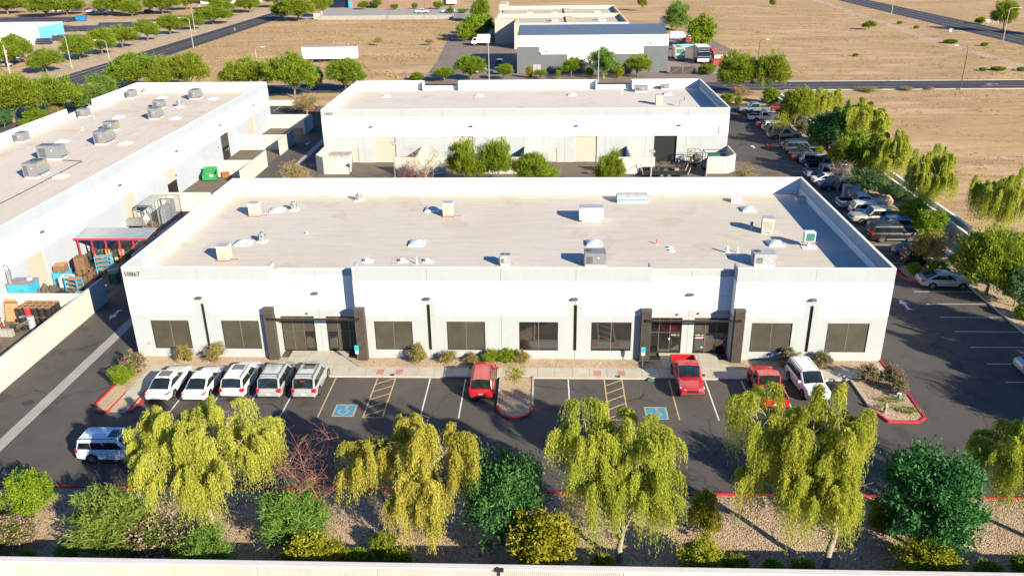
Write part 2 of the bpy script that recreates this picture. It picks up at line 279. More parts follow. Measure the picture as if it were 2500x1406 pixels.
def tag(o, label=None, cat=None, group=None, kind=None):
    if label: o['label'] = label
    if cat: o['category'] = cat
    if group: o['group'] = group
    if kind: o['kind'] = kind
    return o
def thing(name, label, cat, loc=(0,0,0), rz=0, group=None):
    o = link(bpy.data.objects.new(name, None)); o.location = loc; o.rotation_euler.z = rz; o.empty_display_size = 0.2
    return tag(o, label, cat, group)
def struct(o): o['kind'] = 'structure'; return o
def stuff(o): o['kind'] = 'stuff'; return o
def kids(o): return [c for c in KID.get(o.name, [])]
def copy_tree(o, parent=None):
    c = o.copy(); link(c, parent); c.parent = parent
    for ch in o.children: copy_tree(ch, c)
    return c
def put(proto, first, loc, rz=0, label=None, group=None):
    """first use moves the prototype itself, later uses copy it with its parts"""
    o = proto if not first else copy_tree(proto)
    o.location = loc; o.rotation_euler.z = rz
    if label: o['label'] = label
    if group: o['group'] = group
    return o
def text(name, body, size, mat, parent, loc, rot=(R(90),0,0), depth=0.01, align='CENTER', sx=1):
    cu_ = bpy.data.curves.new(name, 'FONT'); cu_.body = body; cu_.size = size; cu_.extrude = depth; cu_.align_x = align; cu_.resolution_u = 2; cu_.offset = .014*size
    t = bpy.data.objects.new(name+'_tmp', cu_); sc.collection.objects.link(t); bpy.context.view_layer.update()
    me = bpy.data.meshes.new_from_object(t.evaluated_get(bpy.context.evaluated_depsgraph_get())); bpy.data.objects.remove(t); bpy.data.curves.remove(cu_)
    me.materials.clear(); me.materials.append(MATS[mat])
    o = bpy.data.objects.new(name, me); link(o, parent); o.location = loc; o.rotation_euler = rot; o.scale.x = sx; return o
def gridwall(mb, xs, zs, cell, y, thick, axis='x', flip=1):
    """wall on a grid of cells; cell(cx, cz) -> None for an opening or (recess, material). The face looks along -y (axis x)."""
    nx, nz = len(xs)-1, len(zs)-1
    def P(u, d, z):
        return (u, y+d*flip, z) if axis == 'x' else (y+d*flip, u, z)
    C = [[cell((xs[i]+xs[i+1])/2, (zs[k]+zs[k+1])/2) for k in range(nz)] for i in range(nx)]
    def at(i, k): return C[i][k] if 0 <= i < nx and 0 <= k < nz else None
    for i in range(nx):
        for k in range(nz):
            c = C[i][k]
            if c is None: continue
            d, mm = c; x0, x1, z0, z1 = xs[i], xs[i+1], zs[k], zs[k+1]
            mb.add([P(x0,d,z0),P(x1,d,z0),P(x1,d,z1),P(x0,d,z1)], [(0,1,2,3)], mm)
            mb.add([P(x0,thick,z0),P(x1,thick,z0),P(x1,thick,z1),P(x0,thick,z1)], [(3,2,1,0)], mm)
            for di, dk, a, b_ in ((-1,0,(x0,z0),(x0,z1)), (1,0,(x1,z1),(x1,z0)), (0,-1,(x1,z0),(x0,z0)), (0,1,(x0,z1),(x1,z1))):
                o = at(i+di, k+dk); e = thick if o is None else o[0]
                if e > d+1e-6: mb.add([P(a[0],d,a[1]),P(b_[0],d,b_[1]),P(b_[0],e,b_[1]),P(a[0],e,a[1])], [(0,1,2,3)], mm)
    return mb
def rnd(seed): return random.Random(seed)
# ---------------------------------------------------------------- ground, asphalt, roads
def sheet(name, pts, z, mat, parent=None):
    o = MB().sheet(pts, z).build(name, mat, parent)
    return struct(o) if parent is None else o
def rect(x0, x1, y0, y1): return [(x0,y0),(x1,y0),(x1,y1),(x0,y1)]
sheet('ground', rect(-1200,1400,-400,1600), -0.03, 'desert')
lot = sheet('parking_lot', rect(-70,73.5,-17.2,106.3), 0.0, 'asphalt')
sheet('yard_pavement', rect(-15.6,-8.3,-10,87), 0.004, 'yard_asphalt', lot)
alley = sheet('alley_pavement', rect(-3.35,73.4,25.4,61.9), 0.004, 'yard_asphalt', lot)
back = sheet('back_road', rect(-75,700,120.7,131), 0.0, 'road_asphalt')
lroad = sheet('west_road', rect(-86.2,-75,40,900), 0.004, 'road_asphalt')
rroad = sheet('east_road', [(167.5,60),(183,60),(181,600),(169.5,600)], 0.004, 'road_asphalt')
sheet('dirt_track', [(146.5,110),(149.5,110),(150.8,211),(162,370),(175,560),(172,560),(158.5,370),(147.4,211)], -0.024, 'gravel_pale')
drv = sheet('driveway', [(4.6,131.05),(14.6,131.05),(14.6,200),(9,256),(0.5,262),(2.6,200),(4.4,165)], -0.012, 'old_asphalt')
sheet('depot_pavement', [(14.7,131.05),(88,131.05),(88,142),(84,215),(16,215),(14.7,200)], -0.02, 'old_asphalt')
sheet('pipe_yard_ground', rect(-220,-99,180,296), -0.02, 'gravel_pale')
sheet('far_lot', rect(-66,4,284,334), -0.02, 'concrete_grey')
sheet('verge', rect(-98,-86.3,60,420), -0.015, 'gravel_pale')
for a, b, mt in ((120.35,120.65,'kerb'), (131.05,131.4,'kerb')):
    struct(MB().box(83.5,600,a,b,-0.05,0.12).build('kerb', mt))
for pts, par, mt in ((rect(60,600,127.3,127.45),back,'paint_yellow'), (rect(60,108,123.6,123.75),back,'paint_white'), (rect(126,400,123.9,124.05),back,'paint_white'),
                     (rect(-84.2,-84.0,141,168),lroad,'paint_white'), (rect(-81.6,-81.4,60,600),lroad,'paint_yellow'), (rect(-79.0,-78.85,60,600),lroad,'paint_yellow'),
                     (rect(175.2,175.4,60,600),rroad,'paint_yellow'), (rect(171.5,171.62,60,600),rroad,'paint_white'), (rect(179,179.12,60,600),rroad,'paint_white')):
    MB().sheet(pts, 0.008).build('lane_line', mt, par)
# painted markings on the lot
def stripe(x0, x1, y0, y1, mat='paint_white', name='stripe', z=0.009): return MB().sheet(rect(x0,x1,y0,y1), z).build(name, mat, lot)
for x in (6.05, 8.79, 11.53, 14.27, 24.35, 27.09, 35.0, 45.41, 48.15, 50.9, 53.65): stripe(x-.05, x+.05, -8.83, -3.2)
for x in (17.0, 42.67): stripe(x-.05, x+.05, -8.83, -3.2, 'paint_yellow')
for xa, xb in ((20.25, 21.65), (37.75, 39.1)):
    for x in (xa, xb): stripe(x-.05, x+.05, -8.8, -3.2, 'paint_yellow')
    stripe(xa-.05, xb+.05, -8.9, -8.8, 'paint_yellow')
    for k in range(5):
        y = -8.7+k*1.13; MB().sheet([(xa+.05,y),(xa+.05,y+.12),(xb-.05,y+1.0),(xb-.05,y+.88)], 0.011).build('hatch_line', 'paint_yellow', lot)
def wheelchair(mb, ox, oy, s, z, m):
    """access symbol: head, back, seat, leg and wheel"""
    mb.sheet([(ox+.10*s+.07*s*math.cos(a), oy+.42*s+.07*s*math.sin(a)) for a in [i*math.pi/5 for i in range(10)]], z, m)
    def seg(a, b, w):
        a, b = Vector((*a,0))*s, Vector((*b,0))*s; n = (b-a).normalized().cross(Vector((0,0,1)))*w*s/2
        mb.sheet([(ox+q.x, oy+q.y) for q in (a-n, b-n, b+n, a+n)], z, m)
    seg((.08,.33),(.05,.02),.07); seg((.05,.16),(.22,.16),.05); seg((.05,.04),(.26,.02),.07); seg((.25,.03),(.34,-.24),.07); seg((.33,-.24),(.42,-.2),.06)
    pts = [(math.cos(a)*.27-.02, math.sin(a)*.27-.17) for a in [R(120)+i*R(280)/12 for i in range(13)]]
    for i in range(12): seg(pts[i], pts[i+1], .065)
for cx in (18.75, 41.15):
    MB().sheet(rect(cx-.8,cx+.8,-8.75,-7.1), 0.009).build('accessible_border', 'paint_yellow', lot)
    MB().sheet(rect(cx-.7,cx+.7,-8.65,-7.2), 0.012).build('accessible_square', 'paint_blue', lot)
    mb = MB(); wheelchair(mb, cx-.05, -7.9, 1.25, 0.016, 0); mb.build('wheelchair_symbol', 'paint_yellow', lot)
for y in (13.97, 11.16, 8.32, 5.5, 2.6, -0.22, -3.1, -5.9, -8.7): stripe(67.9, 73.3, y-.05, y+.05)
for y in (88.5,85.8,83.2,80.7,78.0,75.3,68,65.2,62.3,59.3,56.4,53.6,50.9,48.1,45.2,40.0,37.4,34.8,32.1,29.4,26.65,23.95,21.25): stripe(67.9, 73.3, y-.05, y+.05)
for x in (-22.5,-19.7,-16.9,-14.1,-11.3,-8.5): stripe(x-.05, x+.05, 100.8, 106.0)
def arrow(x, y, rz, s=1.0, par=None, z=0.009):
    mb = MB(); mb.sheet([(-.36,.15),(0,1.0),(.36,.15)][::-1], 0); mb.sheet(rect(-.1,.1,-.75,.15), 0); mb.sheet([(-.1,-.75),(.1,-.75),(.34,-.95),(-.34,-.95)][::-1], 0)
    o = mb.build('direction_arrow', 'paint_white', par or lot, (x,y,z), rz); o.scale = (s,s,1)
arrow(-6.05,8.1,math.pi); arrow(65.9,11.0,0,1.15); arrow(-5.85,74.4,math.pi); arrow(65.8,70.9,0); arrow(27.4,-11.1,math.pi/2); arrow(129,126,math.pi/2,1.5,back)
# concrete drain strips
for k in range(24): MB().box(-4.3,-3.4,-40+k*6.2,-40+k*6.2+6.17,-0.05,0.006).build('gutter_slab', 'concrete_grey', lot)
MB().cyl((-5.1,-7.3,-0.02),(-5.1,-7.3,0.01),0.42,n=20).build('manhole_cover', 'machine_dark', lot)
# ---------------------------------------------------------------- kerbs, beds, footway
kj = [0]
def kerb(pts, mat='kerb', h=0.15, w=0.15, name='kerb', parent=None):
    mb = MB()
    for a, b in zip(pts[:-1], pts[1:]):
        kj[0] += 1; a, b = Vector((*a,0)), Vector((*b,0)); u = (b-a).normalized()*w*.42; hh = h+0.0015*(kj[0] % 3)
        a2, b2 = a-u, b+u; c = (a2+b2)/2; d = b2-a2; n = d.normalized().cross(Vector((0,0,1)))*w
        mb.obox((c.x,c.y,hh/2-.02), d, n, (0,0,hh+.04))
    o = mb.build(name, mat, parent); return struct(o) if parent is None else o
bed = sheet('gravel_bed', rect(-60,73.6,-27.2,-17.35), 0.05, 'gravel')
bedr = sheet('gravel_bed', rect(73.6,78.2,-27.2,112), 0.055, 'gravel_pale')
bedf = sheet('gravel_bed', [(0.35,-1.57),(59.6,-1.57),(59.6,-0.01),(0.35,-0.01)], 0.085, 'gravel_pale')
sheet('gravel_bed', [(0.28,-8.3),(3.3,-8.3),(3.3,-1.5),(0.28,-1.5)], 0.08, 'gravel_pale')
isl = sheet('gravel_bed', [(29.9,-3.1),(32.2,-3.1),(32.2,-7.4)]+[(31.05+1.15*math.cos(a), -7.4+1.35*math.sin(a)) for a in [-i*math.pi/8 for i in range(1,8)]]+[(29.9,-7.4)], 0.09, 'gravel_pale')
isr = sheet('gravel_bed', [(56.5,-3.05),(59.75,-3.05),(59.75,-8.2),(59.2,-8.75),(57.2,-8.75),(56.6,-7.4)], 0.09, 'gravel_pale')
sheet('gravel_bed', [(59.64,-3.05),(59.64,-1.5),(58.2,-1.5),(58.2,-3.05)], 0.088, 'gravel_pale')
for y0, y1 in ((16.2,20.1),(70.4,72.3),(91.2,93.4)):
    sheet('gravel_bed', rect(68.6,73.5,y0+.1,y1-.1), 0.08, 'gravel')
    kerb([(73.4,y1),(69.0,y1)], 'kerb'); kerb([(69,y1)]+[(69+.9*math.cos(a),(y0+y1)/2+(y1-y0)/2*math.sin(a)) for a in [math.pi/2+i*math.pi/8 for i in range(1,8)]]+[(69.0,y0),(70.2,y0)], 'kerb_red'); kerb([(70.2,y0),(73.4,y0)], 'kerb')
kerb([(-60,-17.28),(73.5,-17.28)], 'kerb_red'); kerb([(73.5,-17.2),(73.5,106.3)], 'kerb')
kerb([(3.2,-3.03),(29.8,-3.03)], 'kerb'); kerb([(29.8,-3.03),(29.8,-7.3)], 'kerb'); kerb([(32.3,-7.3),(32.3,-3.03)], 'kerb'); kerb([(32.4,-3.03),(56.3,-3.03)], 'kerb')
kerb([(29.8,-7.3)]+[(31.05+1.25*math.cos(a), -7.4+1.45*math.sin(a)) for a in [math.pi+i*math.pi/10 for i in range(11)]]+[(32.3,-7.3)], 'kerb_red', 0.155)
kerb([(56.4,-3.1),(56.45,-7.3)], 'kerb'); kerb([(56.45,-7.3),(57.05,-8.85),(59.2,-8.85),(59.75,-8.3),(59.82,-6.2)], 'kerb_red', 0.155); kerb([(59.82,-6.2),(59.82,-3.9),(59.75,-2.4),(59.72,-0.05)], 'kerb_red', 0.155)
kerb([(0.3,-0.1),(0.25,-4.0),(0.2,-7.4),(0.42,-8.2),(0.9,-8.5),(1.55,-8.5)], 'kerb_red', 0.155); kerb([(2.95,-8.5),(3.2,-8.3),(3.45,-7.6),(3.45,-6.9)], 'kerb_red', 0.155); kerb([(3.45,-6.9),(3.4,-3.1)], 'kerb')
kerb([(1.62,-5.6),(1.52,-8.4)], 'kerb_red', 0.11, 0.12); kerb([(2.98,-5.6),(2.98,-8.4)], 'kerb_red', 0.11, 0.12)
# footway: a sunken base with every slab laid on it
walk = struct(MB().sheet(rect(1.7,58.2,-2.95,-1.58), 0.092).build('sidewalk', 'joint'))
def slab(x0, x1, y0, y1, z1=0.125, mat='concrete', g=0.012): return MB().box(x0+g,x1-g,y0+g,y1-g,0.04,z1).build('slab', mat, walk)
x = 1.7; rr = rnd(5); nx_ = 0
while x < 58.1:
    x2 = min(58.2, x+1.345); slab(x, x2, -2.95, -1.58, 0.125+rr.uniform(-.003,.003), 'concrete' if rr.random() > .2 else 'concrete'); x = x2
for x0, x1 in ((20.05,20.6),(21.55,22.1),(37.0,37.55),(38.85,39.4)): MB().box(x0,x1,-2.8,-2.0,0.1,0.134).build('tactile_pad', 'slab_red', walk)
for y0, y1 in ((-4.5,-3.1),(-5.6,-4.5),): slab(1.62, 2.95, y0, y1, 0.122)
slab(1.62, 2.95, -3.1, -2.95, 0.119); MB().add([(1.62,-8.45,0.012),(2.95,-8.45,0.012),(2.95,-5.62,0.12),(1.62,-5.62,0.12)], [(0,1,2,3)]).build('ramp_slab', 'concrete', walk); MB().box(1.62,2.95,-7.9,-7.2,0.0,0.052).build('tactile_pad','slab_red',walk)
for px0, px1 in ((12.4,17.2),(42.4,47.0)):
    sheet('plaza_base', [(px0,-1.58),(px1,-1.58),(px1,1.08),(px0,1.08)], 0.092, 'joint', walk)
    n = 3; w = (px1-px0)/n
    for i in range(n):
        for y0, y1 in ((-1.58,-0.25),(-0.25,1.08)): slab(px0+i*w, px0+(i+1)*w, y0, y1, 0.125+rr.uniform(-.003,.003))
MB().prism([(10.9,-1.57),(12.39,-1.57),(12.39,-0.5)],0.04,0.12).build('slab','concrete',walk); MB().prism([(17.21,-1.57),(18.4,-1.57),(17.21,-0.3)],0.04,0.12).build('slab','concrete',walk); MB().prism([(47.01,-1.57),(48.3,-1.57),(47.01,-0.3)],0.04,0.12).build('slab','concrete',walk)
# ---------------------------------------------------------------- site walls
pm('wall_cap', (0.62,0.58,0.58), 0.7, var=0.05)
nw = thing('boundary_wall', 'long cream ribbed block wall with pale cap along the bottom edge', 'wall')
rr = rnd(3)
for k in range(18):   # panels between control joints, ribbed face toward the camera
    x0, x1 = -30+k*6.1, -30+k*6.1+6.085; mb = MB(); mb.box(x0,x1,-26.98,-26.8,0,2.74)
    if k in (6,7,8,9,10): 
        for j in range(60): mb.box(x0+.03+j*.1, x0+.075+j*.1, -27.01,-26.98, 0, 2.74)
    else: mb.box(x0+.01,x1-.01,-27.0,-26.98,0,2.74)
    mb.build('wall_panel', 'near_wall', nw)
MB().box(-30,80,-27.06,-26.72,2.745,2.83).build('cap', 'wall_cap', nw); MB().box(30.9,31.0,-27.06,-27.0,2.2,2.9).box(30.75,31.2,-27.2,-27.0,2.76,2.86).build('bracket', 'dark_metal', nw)
ew = thing('boundary_wall', 'white block wall in shade along the east edge of the lot', 'wall')
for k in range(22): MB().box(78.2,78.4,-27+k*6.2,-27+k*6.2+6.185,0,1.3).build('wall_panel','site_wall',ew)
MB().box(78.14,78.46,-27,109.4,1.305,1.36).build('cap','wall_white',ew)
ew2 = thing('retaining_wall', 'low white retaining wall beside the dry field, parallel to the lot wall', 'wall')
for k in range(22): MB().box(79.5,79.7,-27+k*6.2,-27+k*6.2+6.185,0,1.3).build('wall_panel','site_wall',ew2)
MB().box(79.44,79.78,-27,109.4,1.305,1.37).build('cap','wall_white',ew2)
sheet('drain_channel', rect(78.4,79.5,-27,109.4), 0.02, 'asphalt')
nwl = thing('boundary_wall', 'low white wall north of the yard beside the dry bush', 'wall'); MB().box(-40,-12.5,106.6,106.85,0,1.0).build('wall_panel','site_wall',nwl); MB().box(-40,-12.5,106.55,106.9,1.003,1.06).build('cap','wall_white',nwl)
kerb([(-15.6,101.5),(-14.4,101.0),(-12.5,101.1),(-11.8,101.9)], 'kerb_red', 0.16)
# ---------------------------------------------------------------- buildings
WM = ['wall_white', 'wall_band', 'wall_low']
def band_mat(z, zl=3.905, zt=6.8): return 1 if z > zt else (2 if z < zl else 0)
def panel(parent, a, b, top, axis='x', at=0.0, flip=1, holes=(), notch=None, thick=0.2, zb=0.0, bands=True, name='wall_panel', mats=WM, lowm=3.905):
    """one tilt-up concrete panel with reveals; holes are (u0,u1,z0,z1)"""
    g = 0.01; us = {a+g, b-g}; zs = {zb, top}
    grooves = [z for z in (3.905, 5.17, 6.8) if z < top-.1] if bands else []
    for z in grooves: zs |= {z-.014, z+.014}
    for h in holes: us |= {max(a+g,h[0]), min(b-g,h[1])}; zs |= {h[2], h[3]}
    if notch: us |= {u for u in notch if a+g < u < b-g}
    us, zs = sorted(us), sorted(zs)
    def cell(u, z):
        for h in holes:
            if h[0] < u < h[1] and h[2] < z < h[3]: return None
        mm = band_mat(z, lowm) if bands else 0
        if notch and notch[0] < u < notch[1] and 3.9 < z < 5.17: mm = 2
        for q in grooves:
            if abs(z-q) < .014: return (0.022, mm)
        return (0.0, mm)
    return gridwall(MB(), us, zs, cell, at, thick, axis, flip).build(name, mats, parent)
def window(parent, x0, x1, z0, z1, y, paned, cols=2):
    fr = 0.05; mb = MB()
    mb.box(x0,x1,y,y+.07,z0,z0+fr).box(x0,x1,y,y+.07,z1-fr,z1).box(x0,x0+fr,y,y+.07,z0+fr,z1-fr).box(x1-fr,x1,y,y+.07,z0+fr,z1-fr)
    o = mb.build('window', 'bronze', parent); w = (x1-x0-2*fr)/cols
    for i in range(cols): MB().box(x0+fr+i*w+.012, x0+fr+(i+1)*w-.012, y+.025, y+.05, z0+fr, z1-fr).build('pane', paned, o)
    for i in range(1, cols): MB().box(x0+fr+i*w-.03, x0+fr+i*w+.03, y+.005, y+.06, z0+fr, z1-fr).build('mullion', 'mullion', o)
    return o
L1, D1, H1, ZR = 59.7, 25.35, 7.9, 6.22
b1 = thing('office_warehouse', 'long white office warehouse numbered 10867 with dark ribbed entry pilasters', 'building')
JX = [0, 5.94, 11.7, 18.2, 24.0, 29.75, 35.57, 41.4, 47.85, 53.8, L1]
WN = [(1.5,4.6),(7.25,10.3),(19.6,22.65),(25.4,28.45),(31.15,34.23),(36.85,40.0),(49.35,52.5),(55.2,58.4)]
SL = [5.94, 24.0, 35.57, 53.8]
for a, b in zip(JX[:-1], JX[1:]):
    if (a, b) in ((11.7, 18.2), (41.4, 47.85)):
        mid = (a+b)/2
        st = [(a+.02, mid-.48), (mid+.48, b-.02)]
        panel(b1, a, mid, 7.34, at=1.1, holes=[(st[0][0], st[0][1], 0, 3.25)], thick=0.2); panel(b1, mid, b, 7.34, at=1.1, holes=[(st[1][0], st[1][1], 0, 3.25)], thick=0.2)
        panel(b1, 0.21, 1.35, H1, 'y', a-0.002, -1, thick=0.19); panel(b1, 0.21, 1.35, H1, 'y', b+0.002, 1, thick=0.19)
        continue
    holes = [(w0, w1, 0.83, 3.35) for w0, w1 in WN if a < w0 < b]; nt = None
    for s in SL:
        if abs(s-a) < .01: holes.append((a, s+.13, .83, 4.82)); nt = (s-.6, s+.6)
        if abs(s-b) < .01: holes.append((s-.13, b, .83, 4.82)); nt = (s-.6, s+.6)
    panel(b1, a, b, H1, holes=holes, notch=nt)
for k, (w0, w1) in enumerate(WN): window(b1, w0, w1, .83, 3.35, 0.05, 'glass_dark' if k in (4, 5) else 'sunscreen')
for s in SL: MB().box(s-.13,s+.13,.1,.16,.83,4.82).box(s-.012,s+.012,.05,.1,.83,4.82).build('slot_liner', 'bronze', b1)
for a, b in ((0.02,11.68),(18.22,41.38),(47.87,L1-.02)): MB().box(a,b,0.165,0.195,0,H1-.06).build('wall_core', 'joint', b1)
for y, x0, x1, n in ((D1-.2, 0, L1, 10),):
    for i in range(10): 
        o = panel(b1, JX[i], JX[i+1], H1, at=D1, flip=-1, bands=False, mats=['wall_white'])
    MB().box(0.02,L1-.02,D1-.11,D1-.09,0,H1-.05).build('wall_core','joint',b1)
for i in range(4):
    a, b = .2+i*(D1-.4)/4, .2+(i+1)*(D1-.4)/4
    panel(b1, a, b, H1, 'y', 0.0, 1); panel(b1, a, b, H1, 'y', L1, -1)
for x0 in (.09, L1-.11): MB().box(x0,x0+.02,.21,D1-.21,0,H1-.05).build('wall_core','joint',b1)
mb = MB()
for x0, x1, y0, y1 in ((.2,11.5,.2,1.36),(18.4,41.2,.2,1.36),(48.05,L1-.2,.2,1.36),(.2,L1-.2,1.36,D1-.2)): mb.sheet(rect(x0,x1,y0,y1), ZR)
roof1 = mb.build('roof_deck', 'roof_b1', b1)
mb = MB(); e = 0.02
mb.box(.2,L1-.2,D1-.2-.04,D1-.2-e*.1,ZR,ZR+.32).box(.2+e*.1,.24,1.4,D1-.25,ZR,ZR+.32).box(L1-.24,L1-.2-e*.1,1.4,D1-.25,ZR,ZR+.32)
mb.build('flashing', 'flashing', roof1)
mb = MB()   # rounded metal coping on the raised parapets
for a, b in ((0,11.7),(18.2,41.4),(47.85,L1)): mb.box(a+.01,b-.01,-.015,.215,H1+.002,H1+.03)
mb.box(-.015,.215,.22,D1-.22,H1+.002,H1+.031).box(L1-.215,L1+.015,.22,D1-.22,H1+.002,H1+.031).box(-.015,L1+.015,D1-.215,D1+.015,H1+.002,H1+.032)
mb.build('coping', 'flashing', b1)
for a in (11.7, 41.4): MB().box(a+.21,a+6.25,1.085,1.315,7.342,7.37).build('coping','flashing',b1)
# storefronts
def storefront(x0, x1, door_right, pane_m, y=1.16, z1=3.25):
    fr = 0.055; mb = MB(); w = (x1-x0)/3; zt = 1.93
    mb.box(x0,x1,y,y+.09,z1-fr*1.6,z1).box(x0,x0+fr,y,y+.09,0.1,z1-fr*1.6).box(x1-fr,x1,y,y+.09,0.1,z1-fr*1.6).box(x0+fr,x1-fr,y,y+.09,.1,.17)
    mb.box(x0+fr,x1-fr,y-.005,y+.085,zt-.03,zt+.03)
    o = mb.build('storefront', 'bronze', b1)
    for i in (1, 2): MB().box(x0+i*w-.025,x0+i*w+.025,y-.003,y+.08,.171,zt-.031).box(x0+i*w-.025,x0+i*w+.025,y-.003,y+.08,zt+.031,z1-fr*1.7).build('mullion', 'mullion', o)
    MB().box(x0+fr,x1-fr,y-.012,y-.006,zt-.02,zt+.02).build('transom','mullion',o)
    di = 2 if door_right else 0
    for i in range(3):
        a, b = x0+i*w+.03+(fr-.03)*(i == 0), x0+(i+1)*w-.03-(fr-.03)*(i == 2)
        MB().box(a,b,y+.03,y+.05,zt+.032,z1-fr*1.65).build('pane', pane_m[0], o)
        if i != di: MB().box(a,b,y+.03,y+.05,.172,zt-.032).build('pane', pane_m[1], o)
        else:
            d = MB(); d.box(a,b,y-.01,y+.05,.13,.33).box(a,b,y-.01,y+.05,zt-.13,zt-.032).box(a,a+.07,y-.01,y+.05,.331,zt-.131).box(b-.07,b,y-.01,y+.05,.331,zt-.131)
            dd = d.build('door', 'bronze', b1); MB().box(a+.071,b-.071,y+.01,y+.03,.332,zt-.132).build('pane', 'glass_dark', dd)
            hx = a+.12 if door_right else b-.12; MB().bar((hx,y-.06,.85),(hx,y-.06,1.25),.03).bar((hx,y-.06,.87),(hx,y,.87),.02).bar((hx,y-.06,1.23),(hx,y,1.23),.02).build('handle', 'alu', dd)
            dx = (a+b)/2
    return o, dx
storefront(11.76, 14.44, True, ('sunscreen','sunscreen')); storefront(15.46, 18.14, False, ('sunscreen','sunscreen'))
s3, dx3 = storefront(41.46, 44.12, True, ('glass_dark','glass_dark')); s4, dx4 = storefront(45.14, 47.8, False, ('sunscreen','glass_dark'))
text('suite_lettering', 'SUITE 110', .15, 'sign_white', b1, (dx3,1.14,1.66), depth=.004); text('suite_lettering', 'SUITE 130', .15, 'sign_white', b1, (dx4,1.14,1.66), depth=.004)
lg = MB().add([(dx4-.36,1.143,1.42),(dx4+.26,1.143,1.42),(dx4+.36,1.143,1.50),(dx4-.28,1.143,1.50)],[(0,1,2,3)]).add([(dx4-.2,1.14,1.515),(dx4+.38,1.14,1.515),(dx4+.42,1.14,1.58),(dx4-.16,1.14,1.58)],[(0,1,2,3)],1).build('door_logo', ['sign_white','pipe_red'], b1)
for x, z in ((43.2,1.35),(dx4+.25,.62)): MB().cyl((x,1.17,z),(x,1.145,z),.07,n=12).build('sticker','sign_white',b1)
# ribbed pilasters, entry beams, lights, number
for px in (10.95, 18.2, 40.7, 47.9):
    w = .78; mb = MB().box(px+.04,px+w-.04,-.46,-.005,0,4.5,1); n = 9
    for i in range(n): x = px+i*w/n; mb.box(x+.008,x+w/n-.018,-.52,-.46,0,4.5)
    for i in range(5): y = -.46+i*.09; mb.box(px,px+.04,y+.01,y+.08,0,4.5).box(px+w-.04,px+w,y+.01,y+.08,0,4.5)
    p = mb.build('pilaster', ['pilaster','pilaster_joint'], b1)
    MB().prism([(px-.02,-.54),(px+w+.02,-.54),(px+w+.02,-.01),(px-.02,-.01)],4.502,4.62).build('cap','pilaster',p)
for a, b in ((11.3,18.5),(41.05,48.3)):
    o = MB().box(a,b,-.70,-.56,3.72,3.86).build('entry_beam', 'bronze', b1)
    for x in (a, b): MB().cyl((x,-.63,3.79),(x,-.50,3.79),.10,n=10).build('bracket','bronze',o)
def wall_lamp(parent, x, y, z, ax='x', name='wall_lamp'):
    mb = MB()
    ring = lambda t: [(-.26,-t,.0),(-.22,-t,.12),(.22,-t,.12),(.26,-t,0),(.2,-t*.8,-.08),(-.2,-t*.8,-.08)]
    mb.loft([[(p[0],0,p[2]) for p in ring(0)], ring(.26)], close=True)
    o = mb.build(name, 'lamp_body', parent, (x,y,z), 0 if ax == 'x' else R(90)); return o
for x in (5.85, 23.98, 35.5, 53.78): wall_lamp(b1, x, -.002, 5.36)
for x in (14.85, 44.62): wall_lamp(b1, x, 1.098, 5.3)
for x, z in ((13.95,3.5),(43.7,3.55),(45.35,3.65)): MB().cyl((x,1.1,z),(x,.98,z),.09,.06,10).build('camera', 'lamp_body', b1)
MB().cyl((1.05,0,1.3),(1.05,-.06,1.3),.1,n=10).build('alarm_bell','machine_tan',b1)
text('building_number', '10867', .52, 'text_grey', b1, (.78,-.004,7.18), depth=.02)
# ---------------------------------------------------------------- building 2
X2, Y2, L2, D2, Z2 = .2, 61.92, 59.55, 25.4, 6.35
b2 = thing('office_warehouse', 'white warehouse numbered 10937 with roll-up doors behind the alley trees', 'building')
RD = [(7.7,10.95),(19.3,22.5),(37.5,40.75),(49.1,52.4)]; MD = [(4.4,5.3),(34.05,34.9),(54.3,55.2)]
B2J = [X2, 6.2, 12.1, 18.2, 24.2, 30, 36, 42, 47.8, 53.8, X2+L2]
for a, b in zip(B2J[:-1], B2J[1:]):
    hs = [(max(a,q0), min(b,q1), 0, 3.88) for q0, q1 in RD if q1 > a and q0 < b]+[(q0, q1, 0, 2.05) for q0, q1 in MD if a < q0 < b]
    panel(b2, a, b, H1, at=Y2, holes=hs)
    raised = not (a in (12.1, 42)); panel(b2, a, b, H1 if raised else 7.0, at=Y2+D2, flip=-1, bands=False, mats=['wall_white'])
for i in range(4):
    a, b = Y2+.2+i*(D2-.4)/4, Y2+.2+(i+1)*(D2-.4)/4
    panel(b2, a, b, H1, 'y', X2, 1); panel(b2, a, b, H1, 'y', X2+L2, -1)
roof2 = MB().sheet(rect(X2+.2,X2+L2-.2,Y2+.2,Y2+D2-.2), Z2).build('roof_deck', 'roof_b2', b2)
MB().box(X2+.2,X2+L2-.2,Y2+D2-.24,Y2+D2-.202,Z2,Z2+.3).box(X2+.202,X2+.24,Y2+.3,Y2+D2-.26,Z2,Z2+.3).box(X2+L2-.24,X2+L2-.202,Y2+.3,Y2+D2-.26,Z2,Z2+.3).build('flashing','flashing',roof2)
MB().box(X2,X2+L2,Y2-.015,Y2+.215,H1+.002,H1+.03).box(X2-.015,X2+.215,Y2+.22,Y2+D2-.22,H1+.002,H1+.031).box(X2+L2-.215,X2+L2+.015,Y2+.22,Y2+D2-.22,H1+.002,H1+.031).build('coping','flashing',b2)
for x in (12.1, 42.0):
    for xx in (x-.2, x+6.0): MB().box(xx,xx+.2,Y2+D2-1.3,Y2+D2-.2,Z2,H1).build('parapet_return','wall_white',b2)
